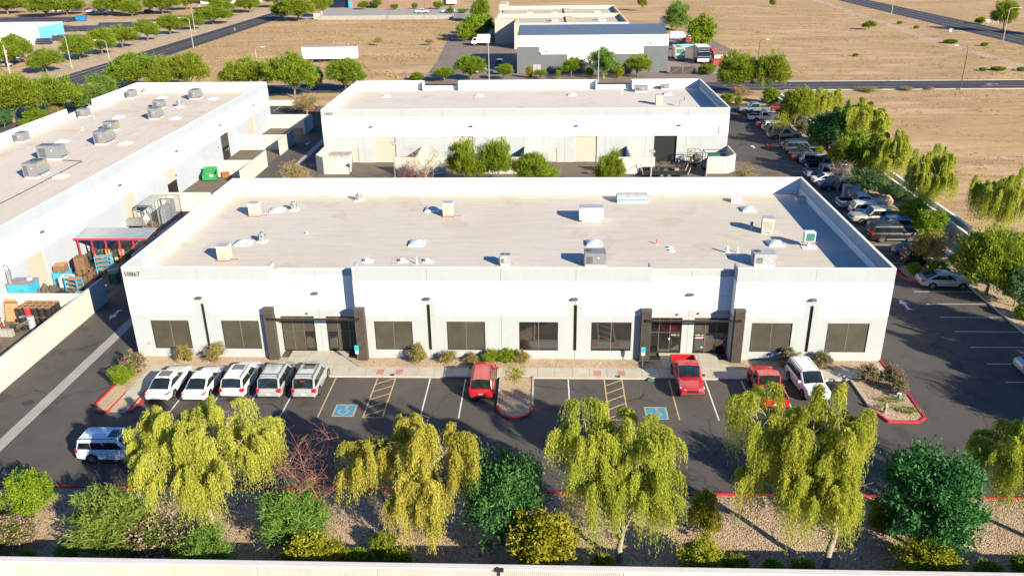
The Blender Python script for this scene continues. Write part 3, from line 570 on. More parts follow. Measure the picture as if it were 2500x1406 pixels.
def rollup(parent, u0, u1, z1, at, axis='x', flip=1, mat='roll_door', n=14):
    mb = MB(); h = z1/n
    for i in range(n):
        d = .14 if i % 2 else .15
        if axis == 'x': mb.box(u0,u1,at+d*flip if flip > 0 else at-d-.03,(at+d+.03) if flip > 0 else at-d,i*h,(i+1)*h-.012)
        else: mb.box(at-d-.03,at-d,u0,u1,i*h,(i+1)*h-.012)
    if axis == 'x': mb.box(u0,u1,at+.185,at+.195,0,z1)
    else: mb.box(at-.195,at-.185,u0,u1,0,z1)
    return mb.build('roll_up_door', mat, parent)
for q0, q1 in RD[:3]: rollup(b2, q0, q1, 3.88, Y2)
q0, q1 = RD[3]; MB().box(q0-.3,q1+.3,Y2+.25,Y2+6,-.02,4.2).build('interior_shade_block','black',b2);  # solid black block paints the shade inside the open doorway
mb = MB().box(q0,q1,Y2+.2,Y2+.24,0,.01)
for q0, q1 in MD: o = MB().box(q0,q1,Y2+.08,Y2+.13,.02,2.04).build('door','man_door',b2); MB().bar((q1-.12,Y2+.04,1.0),(q1-.12,Y2+.08,1.0),.05).build('handle','alu',o)
for x in (7.5, 22.3, 37.7, 52.6): wall_lamp(b2, x, Y2-.002, 5.4)
text('building_number', '10937', .52, 'text_grey', b2, (1.35,Y2-.004,7.12), depth=.02)
MB().bar((58.4,Y2-.06,4.2),(58.4,Y2-.06,5.3),.06).bar((58.4,Y2-.06,4.3),(58.1,Y2-.15,4.1),.05).build('antenna','dark_metal',b2)
# ---------------------------------------------------------------- building 3 (west)
b3 = thing('office_warehouse', 'long white warehouse on the west side with rows of grey rooftop units', 'building')
XA, XB, YA, YB, Z3 = -39.0, -15.6, -14, 87, 6.3
G3 = (62.7, 65.85); R3 = [(11.7,14.9),(31.4,34.6),(43.0,46.3),(75.2,78.3)]; M3 = [(81.2,82.1),(59.2,60.1),(23.6,24.5)]
y = YA; ys = [YA]
while y < YB-.1: y = min(YB, y+7.77); ys.append(y)
for a, b in zip(ys[:-1], ys[1:]):
    hs = [(max(a,q0), min(b,q1), 0, 3.9) for q0, q1 in R3+[G3] if q1 > a and q0 < b]+[(q0, q1, 0, 2.1) for q0, q1 in M3 if a < q0 < b]
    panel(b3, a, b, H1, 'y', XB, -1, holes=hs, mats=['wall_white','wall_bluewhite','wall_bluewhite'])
    low = (a+b)/2 > 61.5 and (a+b)/2 < 74
    panel(b3, a, b, 7.05 if low else H1, 'y', XA, 1, bands=False, mats=['wall_white'])
for i in range(4): a = XA+.2+i*5.75; panel(b3, a, a+5.75, H1, at=YB, flip=-1, bands=False, mats=['wall_white'])
roof3 = MB().sheet(rect(XA+.2,XB-.2,YA,YB-.2), Z3).build('roof_deck','roof_b3',b3)
MB().box(XA+.2,XB-.2,YB-.24,YB-.202,Z3,Z3+.4).box(XA+.202,XA+.24,YA,YB-.26,Z3,Z3+.4).build('flashing','flashing',roof3)
MB().box(XB-.215,XB+.015,YA,YB,H1+.002,H1+.03).box(XA+.22,XB-.22,YB-.215,YB+.015,H1+.002,H1+.031).build('coping','flashing',b3)
for k, (q0, q1) in enumerate(R3):
    if k == 2: 
        MB().box(XB-5,XB-.25,q0,q1,-.02,4.0).build('interior_shade_block','black',b3); mb = MB()  # black block, shade behind the half open door put into its colour
        mb.add([(XB-.16,q0,2.0),(XB-.16,q1,2.0),(XB-.16,q1,3.9),(XB-.16,q0,3.9)],[(0,1,2,3)]).build('half_open_door','roll_door',b3)
    else: rollup(b3, q0, q1, 3.9, XB, 'y')
for q0, q1 in M3: o = MB().box(XB-.13,XB-.08,q0,q1,.02,2.08).build('door','man_door',b3); MB().bar((XB-.04,q1-.12,1.0),(XB-.08,q1-.12,1.0),.05).build('handle','alu',o)
mb = MB(); a, b = G3; w = (b-a)/3
for i in range(4): mb.box(XB-.13,XB-.05,a+i*w-.05*(i > 0),a+i*w+.05*(i < 3),0.05,3.88)
for z in (1.55, 1.95): mb.box(XB-.128,XB-.052,a,b,z-.03,z+.03)
mb.box(XB-.128,XB-.052,a,b,3.78,3.88); gl = mb.build('storefront','bronze',b3)
for i in range(3):
    for z0, z1 in ((.06,1.5),(2.0,3.76)): MB().box(XB-.11,XB-.09,a+i*w+.05,a+(i+1)*w-.05,z0,z1).build('pane','glass_dark' if z0 < 1 else 'sunscreen',gl)
for yy in (78.4, 62.8, 47.0, 31.1, 15.1): wall_lamp(b3, XB+.002, yy, 5.5, 'y')
for yy in (61.2, 45.9, 24.0): MB().cyl((XB,yy,2.6),(XB+.14,yy,2.6),.1,n=10).build('camera','lamp_body',b3)
# ---------------------------------------------------------------- yard enclosure walls
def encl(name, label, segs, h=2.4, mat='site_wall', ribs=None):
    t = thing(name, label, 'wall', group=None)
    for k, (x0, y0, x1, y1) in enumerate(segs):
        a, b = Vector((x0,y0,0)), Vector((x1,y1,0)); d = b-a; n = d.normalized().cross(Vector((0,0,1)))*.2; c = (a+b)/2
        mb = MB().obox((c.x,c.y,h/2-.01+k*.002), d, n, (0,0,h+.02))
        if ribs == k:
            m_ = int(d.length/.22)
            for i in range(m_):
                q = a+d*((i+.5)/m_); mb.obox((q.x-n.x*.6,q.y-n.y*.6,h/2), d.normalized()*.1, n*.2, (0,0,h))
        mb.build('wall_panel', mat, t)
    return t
encl('yard_wall', 'white yard wall with ribbed stretch beside the west drive, drums behind it', [(-8.2,-12,-8.2,-3.2),(-8.2,-3.2,-8.2,4.0),(-8.2,4.0,-8.2,11.1)], ribs=1)
encl('yard_wall', 'white cross wall between the drum yard and the junk yard', [(-15.6,7.4,-8.32,7.4)])
encl('yard_wall', 'white yard wall in shade beside the red canopy', [(-8.1,17.0,-8.1,28.1)])
encl('yard_wall', 'white cross wall behind the steel cage', [(-15.6,38.6,-8.3,38.6)])
encl('yard_wall', 'white cross wall behind the green dumpster', [(-15.6,54.35,-8.22,54.35)]); encl('yard_wall', 'angled white wall past the green dumpster', [(-8.1,48.9,-8.1,60.0)])
encl('yard_wall', 'white cross wall beyond the glass storefront on the west warehouse', [(-15.6,70.2,-8.22,70.2)]); encl('yard_wall', 'white wall half in shade between the west yards', [(-8.1,66.6,-8.1,74.4)])
encl('yard_wall', 'northernmost white cross wall beside the west warehouse', [(-15.6,85.95,-8.22,85.95)]); encl('yard_wall', 'blue shaded wall stub at the north end of the west drive', [(-8.1,80.8,-8.1,86.2)])
encl('enclosure_wall', 'white walled enclosure topped with pipe racks at the west end of 10937', [(1.6,55.6,5.3,55.6),(.2,57.2,1.6,55.6),(.2,61.9,.2,57.2)])
encl('enclosure_wall', 'white walled enclosure with shrub shadows beside the alley lamp', [(11.85,55.6,19.1,55.6),(14.9,61.9,14.9,55.7)])
encl('enclosure_wall', 'white walled enclosure mostly hidden by the alley trees', [(24.2,55.6,33.4,55.6),(30.2,61.9,30.2,55.7)])
encl('enclosure_wall', 'white walled enclosure holding air conditioners beside the open dock', [(41.6,55.4,48.5,55.4),(45.2,61.9,45.2,55.5)])
encl('enclosure_wall', 'white walled enclosure with chamfered corner at the east end of 10937', [(55.9,55.4,58.6,55.45),(58.6,55.45,59.9,56.9),(59.9,56.9,59.9,61.9)])
ga = thing('enclosure_gate', 'mauve steel gate leaf open beside the chamfered enclosure', 'gate', (55.85,55.3,0), R(-104))
for i in range(3): MB().box(i*.62+.01,i*.62+.6,-.03,.03,.12,2.35).build('panel','hvac_lt',ga)
MB().box(0,.06,-.05,-.03,.1,2.38).box(1.8,1.86,-.05,-.03,.1,2.38).build('frame','galv',ga)
# ---------------------------------------------------------------- roof plant
def cooler(label, x, y, z, w=.95, d=.9, h=1.25, rz=0, pipe=True, name='evaporative_cooler'):
    t = thing(name, label, 'air cooler', (x,y,z), rz, 'rooftop evaporative coolers')
    mb = MB().box(-w/2,w/2,-d/2,d/2,.2,h,0,1); mb.box(-w/2-.02,w/2+.02,-d/2-.02,d/2+.02,h,h+.05,0,1).build('cabinet', ['cooler','hvac_lt'], t)
    for s in range(4):
        o = MB(); n = 6; a = w if s % 2 == 0 else d; pw = (a-.14)/n
        for i in range(n): x0 = -a/2+.07+i*pw; o.box(x0+.02,x0+pw-.03,-.015,.0,.42,h-.16).box(x0+.02,x0+pw-.03,-.015,0,.27,.38)
        q = o.build('louver_panel', 'louver', t); q.rotation_euler.z = s*R(90); dd = (d if s % 2 == 0 else w)/2+.004
        q.location = [(0,-dd,0),(dd,0,0),(0,dd,0),(-dd,0,0)][s]
    lg = MB()
    for sx in (-1,1):
        for sy in (-1,1): lg.bar((sx*(w/2-.06),sy*(d/2-.06),0),(sx*(w/2-.06),sy*(d/2-.06),.2),.05)
    lg.box(-w*.42,w*.42,-d*.42,d*.42,0.0,.06).build('stand', 'flashing', t)
    if pipe: MB().bar((w/2,-.2,.08),(w/2+.75,-.15,.06),.05).bar((-w/2-.15,-d/2-.05,.04),(w/2+.1,-d/2-.05,.04),.07).build('timber_sleeper', 'rust', t)
    return t
cooler('cream louvred cooler at the front left of the main roof', 5.85,6.15,ZR); cooler('cream louvred cooler at the back left of the main roof', 4.6,18.05,ZR)
cooler('cream louvred cooler mid roof, its shadow covering a skylight', 23.75,17.9,ZR,.95,.9,1.35); cooler('tall beige louvred cooler leaning alone near the east parapet', 53.3,13.0,ZR,1.0,.95,1.4,R(-10),False)
cooler('beige cooler on the roof of 10937', 50.9,72.6,Z2,1.0,1.0,1.5,0,False)
sky0 = thing('skylight', '', 'skylight', (0,0,0), 0, 'domed roof skylights')
MB().box(-.66,.66,-.66,.66,0,.16).box(-.62,.62,-.62,.62,.16,.2,1).build('kerb_frame',['flashing','alu'],sky0)
mb = MB(); n = 8; gv = [(-.58+1.16*i/n, -.58+1.16*j/n, .2+.2*(1-abs(2*i/n-1)**2.4)*(1-abs(2*j/n-1)**2.4)) for j in range(n+1) for i in range(n+1)]
mb.add(gv,[(j*(n+1)+i,j*(n+1)+i+1,(j+1)*(n+1)+i+1,(j+1)*(n+1)+i) for j in range(n) for i in range(n)]).build('dome','skylight',sky0,smooth=60)
fs = 0
for x, y, z, lb in ((6.15,9.95,ZR,'domed skylight beside the front left exhaust fan'),(6.4,19.5,ZR,'domed skylight beside the back left exhaust fan'),(21.95,19.6,ZR,'domed skylight lying in the shadow of the middle cooler'),(21.8,9.9,ZR,'square skylight mid roof left of centre'),(37.5,10,ZR,'square skylight just behind the grey rooftop unit'),(53.1,19.6,ZR,'domed skylight at the back right of the main roof'),(53.3,9.95,ZR,'domed skylight beside the green padded cooler'),
    (6.5,80.6,Z2,'first skylight from the west on the 10937 roof'),(22.1,80.8,Z2,'second skylight from the west on the 10937 roof'),(37.6,81,Z2,'third skylight from the west on the 10937 roof'),(53.4,81.2,Z2,'easternmost skylight on the 10937 roof'),
    (-22.6,31.9,Z3,'skylight beside the nearest grey unit on the west roof'),(-22.6,47.9,Z3,'skylight beside the rusted grey unit on the west roof'),(-31.9,49.2,Z3,'skylight in the middle of the west roof'),(-31.8,65,Z3,'skylight between two rows of units on the west roof'),(-22.5,63.9,Z3,'skylight right of the seventh unit on the west roof'),(-31.9,81,Z3,'skylight near the far end of the west roof'),(-22.6,79.6,Z3,'skylight by the far right unit on the west roof')):
    put(sky0, fs, (x,y,z), 0, lb); fs = 1
ven0 = thing('exhaust_fan', '', 'exhaust fan', (0,0,0), 0, 'spun aluminium exhaust fans')
MB().box(-.4,.4,-.4,.4,0,.1).build('curb','flashing',ven0); MB().cyl((0,0,.1),(0,0,.32),.3,.27,18).cyl((0,0,.32),(0,0,.62),.29,.29,18).build('drum','alu',ven0,smooth=40)
MB().cyl((0,0,.6),(0,0,.68),.33,.33,18).cyl((0,0,.69),(0,0,.86),.25,.21,18).build('cap','alu',ven0,smooth=40)
for i in range(5): a = i*R(72); MB().bar((.3*math.cos(a),.3*math.sin(a),.5),(.34*math.cos(a),.34*math.sin(a),.7),.03).build('clip','dark_metal',ven0)
fs = 0
for x, y, z, s, lb in ((7.7,10.5,ZR,1,'spun metal exhaust fan at the front left of the main roof'),(8.0,19.7,ZR,1,'spun metal exhaust fan at the back left of the main roof'),(13.9,22.9,ZR,1,'exhaust fan against the back parapet of the main roof'),(-25.7,73.2,Z3,1.3,'round exhaust vent on the west roof'),(-37.0,85.8,Z3,1.2,'exhaust vent at the far corner of the west roof')):
    o = put(ven0, fs, (x,y,z), 0, lb); o.scale = (s,s,s); fs = 1
def hvac(label, x, y, z, w, d, h, rz=0, fans=((-.3,.1,.28),), mat='hvac', hood=False, coil=None, group='grey rooftop air conditioners'):
    t = thing('air_conditioner', label, 'air conditioner', (x,y,z), rz, group)
    MB().box(-w/2+.06,w/2-.06,-d/2+.06,d/2-.06,0,.18).build('curb','flashing',t)
    b = MB().box(-w/2,w/2,-d/2,d/2,.18,h); b.box(-w/2+.02,w/2-.02,-d/2-.008,-d/2,.3,h*.55).build('cabinet', mat, t)
    for fx, fy, fr in fans:
        MB().cyl((fx*w,fy*d,h),(fx*w,fy*d,h+.03),fr,fr,18).build('fan_guard','machine_dark',t); MB().bar((fx*w-fr,fy*d,h+.035),(fx*w+fr,fy*d,h+.035),.03,0,.012).bar((fx*w,fy*d-fr,h+.035),(fx*w,fy*d+fr,h+.035),.03,0,.012).build('fan_spider','galv',t)
    lv = MB()
    for i in range(7): lv.box(-w*.42,-w*.12,-d/2-.014,-d/2-.009,.34+i*(h-.6)/7,.34+(i+.55)*(h-.6)/7)
    lv.build('grille','machine_dark',t); MB().box(w*.12,w*.18,-d/2-.015,-d/2-.009,h*.62,h*.72).build('label_plate','sign_white',t); MB().bar((-w/2-.04,-d*.2,.2),(-w/2-.04,-d*.2,h*.85),.06).bar((w/2,-d*.3,.35),(w/2+.25,-d*.3,.1),.05).build('conduit','galv',t)
    if hood: MB().add([(w/2,-d/2+.1,h*.75),(w/2+.35,-d/2+.1,h*.3),(w/2+.35,d/2-.1,h*.3),(w/2,d/2-.1,h*.75),(w/2,-d/2+.1,h*.3),(w/2,d/2-.1,h*.3)],[(0,1,2,3),(0,4,1),(3,2,5),(1,4,5,2)]).build('intake_hood',mat,t)
    if coil: 
        cs = coil; MB().box(cs*(w/2),cs*(w/2+.01),-d*.4,d*.4,.3,h-.12).build('coil','tan_coil',t)
    return t
hvac('grey rooftop air conditioner right of the main roof centre', 37.3,5.1,ZR,1.75,1.25,1.2); hvac('pale grey rooftop air conditioner behind the right entry parapet', 51.1,5.2,ZR,1.75,1.3,1.1,mat='hvac_lt')
hvac('small twin fan condenser peeking over the front parapet', 29.9,4.95,ZR,.85,.75,.95,0,((-.25,0,.17),(.25,0,.17)),'hvac_lt')
for x, y, w, d, h, lb, rz, hd, cl, fn in ((-25.7,32.4,1.6,2.5,1.75,'nearest grey rooftop unit on the west roof with rusty hood',0,True,1,((-.2,.25,.36),(.2,.25,.36),(0,.0,.36))),(-28.2,40.3,2.9,1.5,1.75,'wide grey rooftop unit with yellow coil on the west roof',0,True,-1,((-.32,.1,.4),(-.05,.1,.4))),(-25.7,48.6,1.6,2.6,1.75,'grey rooftop unit with large rust patch on the west roof',0,True,1,((.1,.3,.36),)),(-28.6,56.4,1.8,1.3,1.25,'small grey unit right behind the rust patched unit on the west roof',0,False,1,((.2,0,.34),)),
    (-37.6,49.6,1.2,1.7,1.3,'grey box unit against the far west parapet, nearest of three',0,False,None,((0,.2,.3),)),(-37.4,65.7,1.25,1.6,1.3,'grey box unit against the west parapet by its low gap',0,False,None,((0,.2,.3),)),(-37.4,81.7,1.25,1.6,1.3,'grey box unit at the far north end of the west parapet',0,False,None,((0,.2,.3),)),
    (-25.7,64.4,1.5,1.9,1.6,'larger of two stacked looking grey units mid west roof',0,True,1,((.1,.25,.34),)),(-28.6,72.4,1.7,1.2,1.25,'smaller grey unit behind its twin mid west roof',0,False,None,((.2,0,.34),)),(-25.8,80.2,1.5,2.1,1.6,'grey unit with open hood at the north end of the west roof',0,True,None,((.1,.25,.34),)),
    (49.3,84.0,2.2,1.2,1.0,'grey flat unit on the 10937 roof near the back parapet',0,False,None,((-.3,0,.3),)),(53.6,86.0,1.4,.8,.9,'small grey unit against the back parapet of 10937',0,False,None,((.2,0,.25),))):
    hvac(lb, x,y,Z3 if x < 0 else Z2,w,d,h,rz,fn,'hvac',hd,cl)
MB().add([(-24.86,32.2,Z3+.3),(-24.86,33.4,Z3+.3),(-24.86,33.4,Z3+.9)],[(0,1,2)]).add([(-24.88,48.6,Z3+.3),(-24.88,49.8,Z3+.3),(-24.88,49.8,Z3+.9)],[(0,1,2)])
# other roof things
t = thing('ventilator', 'ribbed grey barrel ventilator against the back parapet', 'ventilator', (42.0,22.6,ZR))
mb = MB(); n = 10
prof = [(math.cos(a)*.85, .25+math.sin(a)*.62) for a in [math.pi*i/n for i in range(n+1)]]
mb.loft([[(x,p[0],p[1]) for p in prof] for x in (-1.55,1.55)]); mb.build('hood','hvac_lt',t,smooth=50)
for x in (-.5,.5): MB().loft([[(xx,p[0]*1.01,p[1]*1.012) for p in prof] for xx in (x-.02,x+.02)]).build('seam','galv',t)
MB().box(-1.5,1.5,-.75,.75,0,.24).build('curb','flashing',t); MB().box(-1.56,1.56,-.86,-.84,.3,.42).build('blue_stripe','cyan_paint',t)
t = thing('swamp_cooler', 'big cream metal box unit in the middle of the roof', 'air cooler', (37.55,16.6,ZR))
mb = MB(); mb.loft([[(x,-.65,.2),(x,-.65,1.1),(x,-.45,1.3),(x,.65,1.32),(x,.65,.2)] for x in (-1.12,1.12)], close=True); mb.build('housing','unit_white',t); MB().box(-.9,.9,-.55,.55,0,.2).build('curb','flashing',t)
MB().box(-1.0,.2,-.68,-.652,.16,.22).build('timber_sleeper','rust',t); MB().box(-1.121,1.121,-.46,.655,1.322,1.34).build('top_sheet','hvac_lt',t)
t = thing('cooler_unit', 'white framed unit with green pad on a stand near the east parapet', 'air cooler', (55.95,9.3,ZR))
MB().box(-.45,.45,-.3,.35,.55,1.4).build('cabinet','unit_white',t); MB().box(-.36,.38,-.315,-.301,.62,1.33).build('pad','green_pad',t); MB().box(-.38,.4,-.33,-.316,.95,.97).build('rail','alu',t); MB().cyl((0,0,0),(0,0,.55),.16,.13,12).build('duct','pvc',t); MB().box(-.6,.6,-.55,.2,0,.05).build('curb','flashing',t); MB().bar((-.7,-.1,.5),(.7,-.2,.45),.06).build('sleeper','rust',t)
for x, y, lb in ((18.2,5.6,'white turtle vent nearest the left entry parapet'),(21.2,5.6,'white turtle vent left of the vent pipe'),(23.3,5.6,'white turtle vent right of the vent pipe')):
    t = thing('roof_vent', lb, 'roof vent', (x,y,ZR), 0, 'low white roof vents'); MB().box(-.38,.5,-.3,.3,0,.05).build('flange','flashing',t); MB().cyl((0,0,.05),(0,0,.22),.2,.2,14).cyl((0,0,.22),(0,0,.3),.24,.14,14).build('hood','pvc',t,smooth=40)
for x, y, z, h, r, mt, lb in ((22.47,5.1,ZR,.65,.055,'pvc','thin white vent pipe near the front parapet'),(43.0,9.96,ZR,.4,.06,'pipe_red','short red pipe standing on the roof'),(44.05,8.9,ZR,.18,.13,'pvc','stubby white roof outlet, the farther of a pair'),(44.05,8.2,ZR,.18,.13,'pvc','stubby white roof outlet, the nearer of a pair'),(48.7,7.8,ZR,.62,.12,'pvc','short white post left of the pale air conditioner'),(49.6,7.9,ZR,.55,.06,'pvc','slim white post beside the short white post'),(11.2,12.6,ZR,.25,.05,'pvc','tiny white pipe left on the main roof'),(45.9,82.5,Z2,.5,.07,'pvc','white vent stub on the 10937 roof'),(-35.2,64.3,Z3,.5,.07,'pvc','white vent stub by the low gap on the west roof'),(-33.0,56.5,Z3,.3,.1,'pvc','white stub between units on the west roof')):
    t = thing('vent_pipe', lb, 'pipe', (x,y,z), 0, 'roof vent pipes'); MB().cyl((0,0,.02),(0,0,h),r,n=10).build('tube',mt,t); MB().cyl((0,0,0),(0,0,.05),r*2.6,r*1.4,12).build('flange','flashing',t)
t = thing('roof_hatch', 'slanted white roof hatch box near the back right parapet', 'hatch', (52.5,22.3,ZR), R(-12)); MB().box(-.5,.5,-.4,.4,0,.38).build('curb','flashing',t); MB().box(-.53,.53,-.43,.43,.385,.45).build('lid','unit_white',t); MB().box(-.05,0,-.431,.431,.451,.47).build('seam','galv',t)
t = thing('roof_hatch', 'shaded roof hatch in the back right corner', 'hatch', (59.0,22.8,ZR)); MB().box(-.45,.45,-.3,.3,0,.34).build('curb','flashing',t); MB().box(-.5,.5,-.35,.35,.345,.4).build('lid','hvac_lt',t)
t = thing('disconnect_box', 'small dark switch box on a post left of the tall cooler', 'switch box', (52.0,13.5,ZR)); MB().bar((0,0,0),(0,0,.5),.05).build('post','galv',t); MB().box(-.12,.12,-.06,.06,.5,.85).build('case','machine_dark',t)
t = thing('bent_pipe', 'bent galvanised pipe on the 10937 roof edge', 'pipe', (53.9,70.8,Z2)); MB().tube([(0,0,0),(0,0,.9),(.05,0,1.0),(.5,0,1.02),(.6,0,.9)],[.06]*5,10).build('tube','galv',t); MB().cyl((.75,0,1.0),(.75,.05,1.45),.2,.18,12).build('cowl','galv',t)
for pts, lb in (([(-23.3,14,0),(-23.35,25.7,0),(-23.7,38.7,0),(-26.4,39.2,0)],'thin dark conduit line running along the west roof'),):
    t = thing('roof_conduit', lb, 'conduit', (0,0,Z3)); MB().tube([(p[0],p[1],.08) for p in pts],[.035]*4,6).build('tube','machine_dark',t); mb = MB()
    for k in range(6): mb.box(-23.7,-23.2,16+k*4.4,16.12+k*4.4,0,.05)
    mb.build('support','timber',t)
# ---------------------------------------------------------------- vehicles
paint('car_white', (0.74,0.75,0.75)); paint('car_silver', (0.44,0.47,0.48), 0.25, 0.3); paint('car_grey', (0.22,0.26,0.30), 0.3, 0.3); paint('car_red', (0.46,0.012,0.02)); paint('car_darkred', (0.28,0.012,0.03), 0.3)
paint('car_white_blueshade', (0.62,0.74,0.84)); paint('car_black', (0.010,0.010,0.012)); paint('car_navy', (0.012,0.02,0.06), 0.3); paint('car_blue', (0.12,0.26,0.42), 0.4); paint('car_tan', (0.50,0.45,0.36), 0.3); paint('car_purple', (0.05,0.02,0.07), 0.4); paint('car_teal', (0.16,0.24,0.26), 0.5); paint('car_slate', (0.03,0.06,0.09), 0.4)
PROTO = {}
def car_proto(kind):
    """returns [(part name, mesh, material key or PAINT, parent index)]"""
    if kind in PROTO: return PROTO[kind]
    S = dict(sedan=dict(L=4.85,W=1.82,H=1.45,zs=[.78,.97,1.0,1.0,.95,.86,.76,.60],fb=.21,ft=.055,rt=-.20,rb=-.385,wt=.60,r=.33),
             coupe=dict(L=4.6,W=1.80,H=1.36,zs=[.78,.96,.98,.97,.92,.83,.72,.58],fb=.19,ft=.03,rt=-.17,rb=-.40,wt=.58,r=.33),
             suv=dict(L=4.7,W=1.86,H=1.70,zs=[.85,1.06,1.09,1.09,1.06,1.0,.92,.72],fb=.235,ft=.085,rt=-.41,rb=-.468,wt=.66,r=.36),
             bigsuv=dict(L=5.3,W=2.0,H=1.90,zs=[.95,1.17,1.19,1.19,1.17,1.13,1.08,.88],fb=.225,ft=.115,rt=-.435,rb=-.475,wt=.76,r=.39),
             mpv=dict(L=4.75,W=1.84,H=1.78,zs=[.85,1.06,1.09,1.09,1.06,1.0,.93,.74],fb=.235,ft=.10,rt=-.42,rb=-.468,wt=.70,r=.36),
             pickup=dict(L=5.3,W=1.92,H=1.78,zs=[.95,1.06,1.06,1.07,1.07,1.03,.98,.80],fb=.185,ft=.085,rt=-.075,rb=-.105,wt=.70,r=.38),
             crew=dict(L=5.7,W=1.98,H=1.88,zs=[1.0,1.12,1.12,1.13,1.13,1.10,1.05,.86],fb=.195,ft=.10,rt=-.135,rb=-.165,wt=.74,r=.40))[kind]
    L, Wd, H, zs, r = S['L'], S['W'], S['H'], S['zs'], S['r']; hw = Wd/2; truck = kind in ('pickup','crew')
    xs = [-.5,-.485,-.40,-.25,.20,.38,.47,.5]; ws = [.80,.93,.985,1.0,1.0,.97,.88,.72]; zb = [.42,.34,.26,.24,.24,.26,.30,.40]
    if truck: zb = [.50,.44,.40,.38,.38,.40,.40,.46]; ws = [.95,.98,1,1,1,.98,.93,.84]
    P = []
    def ring(i, top=None):
        x, w, z0, z1 = xs[i]*L, ws[i]*hw, zb[i], zs[i]
        h = z1-z0; half = [(.82*w,z0),(w*.985,z0+.14*h),(w,z0+.42*h),(w*.99,z0+.68*h),(w*.965,z0+.88*h),(w*.88,z0+.985*h),(w*.5,z0+h+.012),(0,z0+h+.022)]
        return [(x,y,z) for y, z in half]+[(x,-y,z) for y, z in reversed(half[:-1])]
    mb = MB()
    if truck:
        i0 = 3; xs[3] = S['rb']-.005; mb.loft([ring(i) for i in range(3,8)], close=True)
    else: mb.loft([ring(i) for i in range(8)], close=True)
    # cabin shell
    zbelt = zs[3]-.03; zr = H; fb, ft, rt, rb = (S[k]*L for k in ('fb','ft','rt','rb')); wb = hw*.93; wt = S['wt']*hw*1.12; wu = wb*.35+wt*.65+.03
    zu = zbelt+.78*(zr-zbelt)
    def cab(x, kind_):
        if kind_ == 'f': return [(x,wb,zbelt-.02),(x,wb*.93,zbelt+.0),(x,wb*.86,zbelt+.015),(x,0,zbelt+.05)]
        return [(x+(.0),wb,zbelt),(x,wu,zu),(x,wt,zr-.03),(x,0,zr+.02)]
    mid = (ft+rt)/2
    st = [cab(fb,'f'),cab(ft,'t'),[(mid,wb,zbelt),(mid,wu+.01,zu+.015),(mid,wt+.01,zr-.01),(mid,0,zr+.04)],cab(rt,'t'),cab(rb,'f')]
    gl_f, gl_r = MB(), MB()
    for sy in (1,-1):
        q = [[(p[0],p[1]*sy,p[2]) for p in s_] for s_ in st]
        for i in range(4):
            for j in range(3):
                face = [q[i][j],q[i][j+1],q[i+1][j+1],q[i+1][j]]
                if j == 2 and i == 0: gl_f.add(face,[(0,1,2,3)])
                elif j == 2 and i == 3: gl_r.add(face,[(0,1,2,3)])
                else: mb.add(face,[(0,1,2,3)])
    P.append(('body', mb.mesh('body','plastic',38), 'PAINT', None)); 
    P.append(('windshield', gl_f.mesh('windshield','plastic',60), 'car_glass', None)); P.append(('rear_window', gl_r.mesh('rear_window','plastic',60), 'car_glass', None))
    # side windows laid 1 cm proud of the shell
    def side_pt(u, t):   # u along x, t 0 belt..1 upper
        xf = fb+(ft-fb)*t; xr = rb+(rt-rb)*t; x = xr+(xf-xr)*u; y = wb+(wu-wb)*t+.012; z = zbelt+(zu-zbelt)*t; return x, y, z
    splits = dict(sedan=[.05,.36,.66,.94],coupe=[.06,.30,.90],suv=[.03,.20,.54,.93],bigsuv=[.02,.30,.58,.93],mpv=[.03,.26,.56,.93],pickup=[.05,.28,.90] if True else 0,crew=[.05,.48,.92])[kind]
    for sy in (1,-1):
        a0 = splits[1] if kind in ('bigsuv','mpv') else splits[0]; tr = [side_pt(a0,.02),side_pt(splits[-1],.02),side_pt(splits[-1],.99),side_pt(a0,.99)]; P.append(('window_trim', MB().add([(p[0],(p[1]-.006)*sy,p[2]) for p in tr],[(0,1,2,3)]).mesh('window_trim','plastic'), 'plastic', None))
        for a, b in zip(splits[:-1], splits[1:]):
            g = .010; pts = [side_pt(a+g,.05),side_pt(b-g,.05),side_pt(b-g*1.2,.97),side_pt(a+g*1.2,.97)]
            P.append(('side_window', MB().add([(p[0],p[1]*sy,p[2]) for p in pts],[(0,1,2,3)]).mesh('side_window','car_glass'), 'car_glass', None))
    if truck:
        x0, x1, z1 = -.5*L+.06, S['rb']*L-.02, zs[2]+.02; t = .09; zf = .72; w = hw*.985; b = MB()
        b.box(x0,x1,w-t,w,.46,z1).box(x0,x1,-w,-w+t,.46,z1).box(x1-t,x1,-w+t,w-t,.46,z1)
        P.append(('bed', b.mesh('bed','plastic'), 'PAINT', None)); P.append(('bed_floor', MB().box(x0,x1-t,-w+t,w-t,zf-.05,zf).box(x0,x1-t,w-t-.012,w-t-.004,zf,z1-.03).box(x0,x1-t,-w+t+.004,-w+t+.012,zf,z1-.03).box(x1-t-.012,x1-t-.004,-w+t+.013,w-t-.013,zf,z1-.03).mesh('bed_floor','bed_dark'), 'bed_dark', None))
        P.append(('tailgate', MB().box(x0-.05,x0-.002,-w+.1,w-.1,.55,z1-.005).mesh('tailgate','plastic'), 'PAINT', None)); P.append(('bumper', MB().box(x0-.14,x0-.055,-w+.02,w-.02,.42,.56).mesh('bumper','chrome'), 'chrome', None))
        P.append(('front_bumper', MB().box(.5*L-.06,.5*L+.04,-hw*.9,hw*.9,.44,.62).mesh('front_bumper','chrome'), 'chrome', None))
    else:
        P.append(('bumper', MB().box(-.5*L-.02,-.5*L+.12,-hw*.82,hw*.82,.36,.50).mesh('bumper','plastic'), 'plastic', None))
    # wheels, arches
    wx = .295*L if not truck else .31*L; wxr = -.275*L if not truck else -.27*L
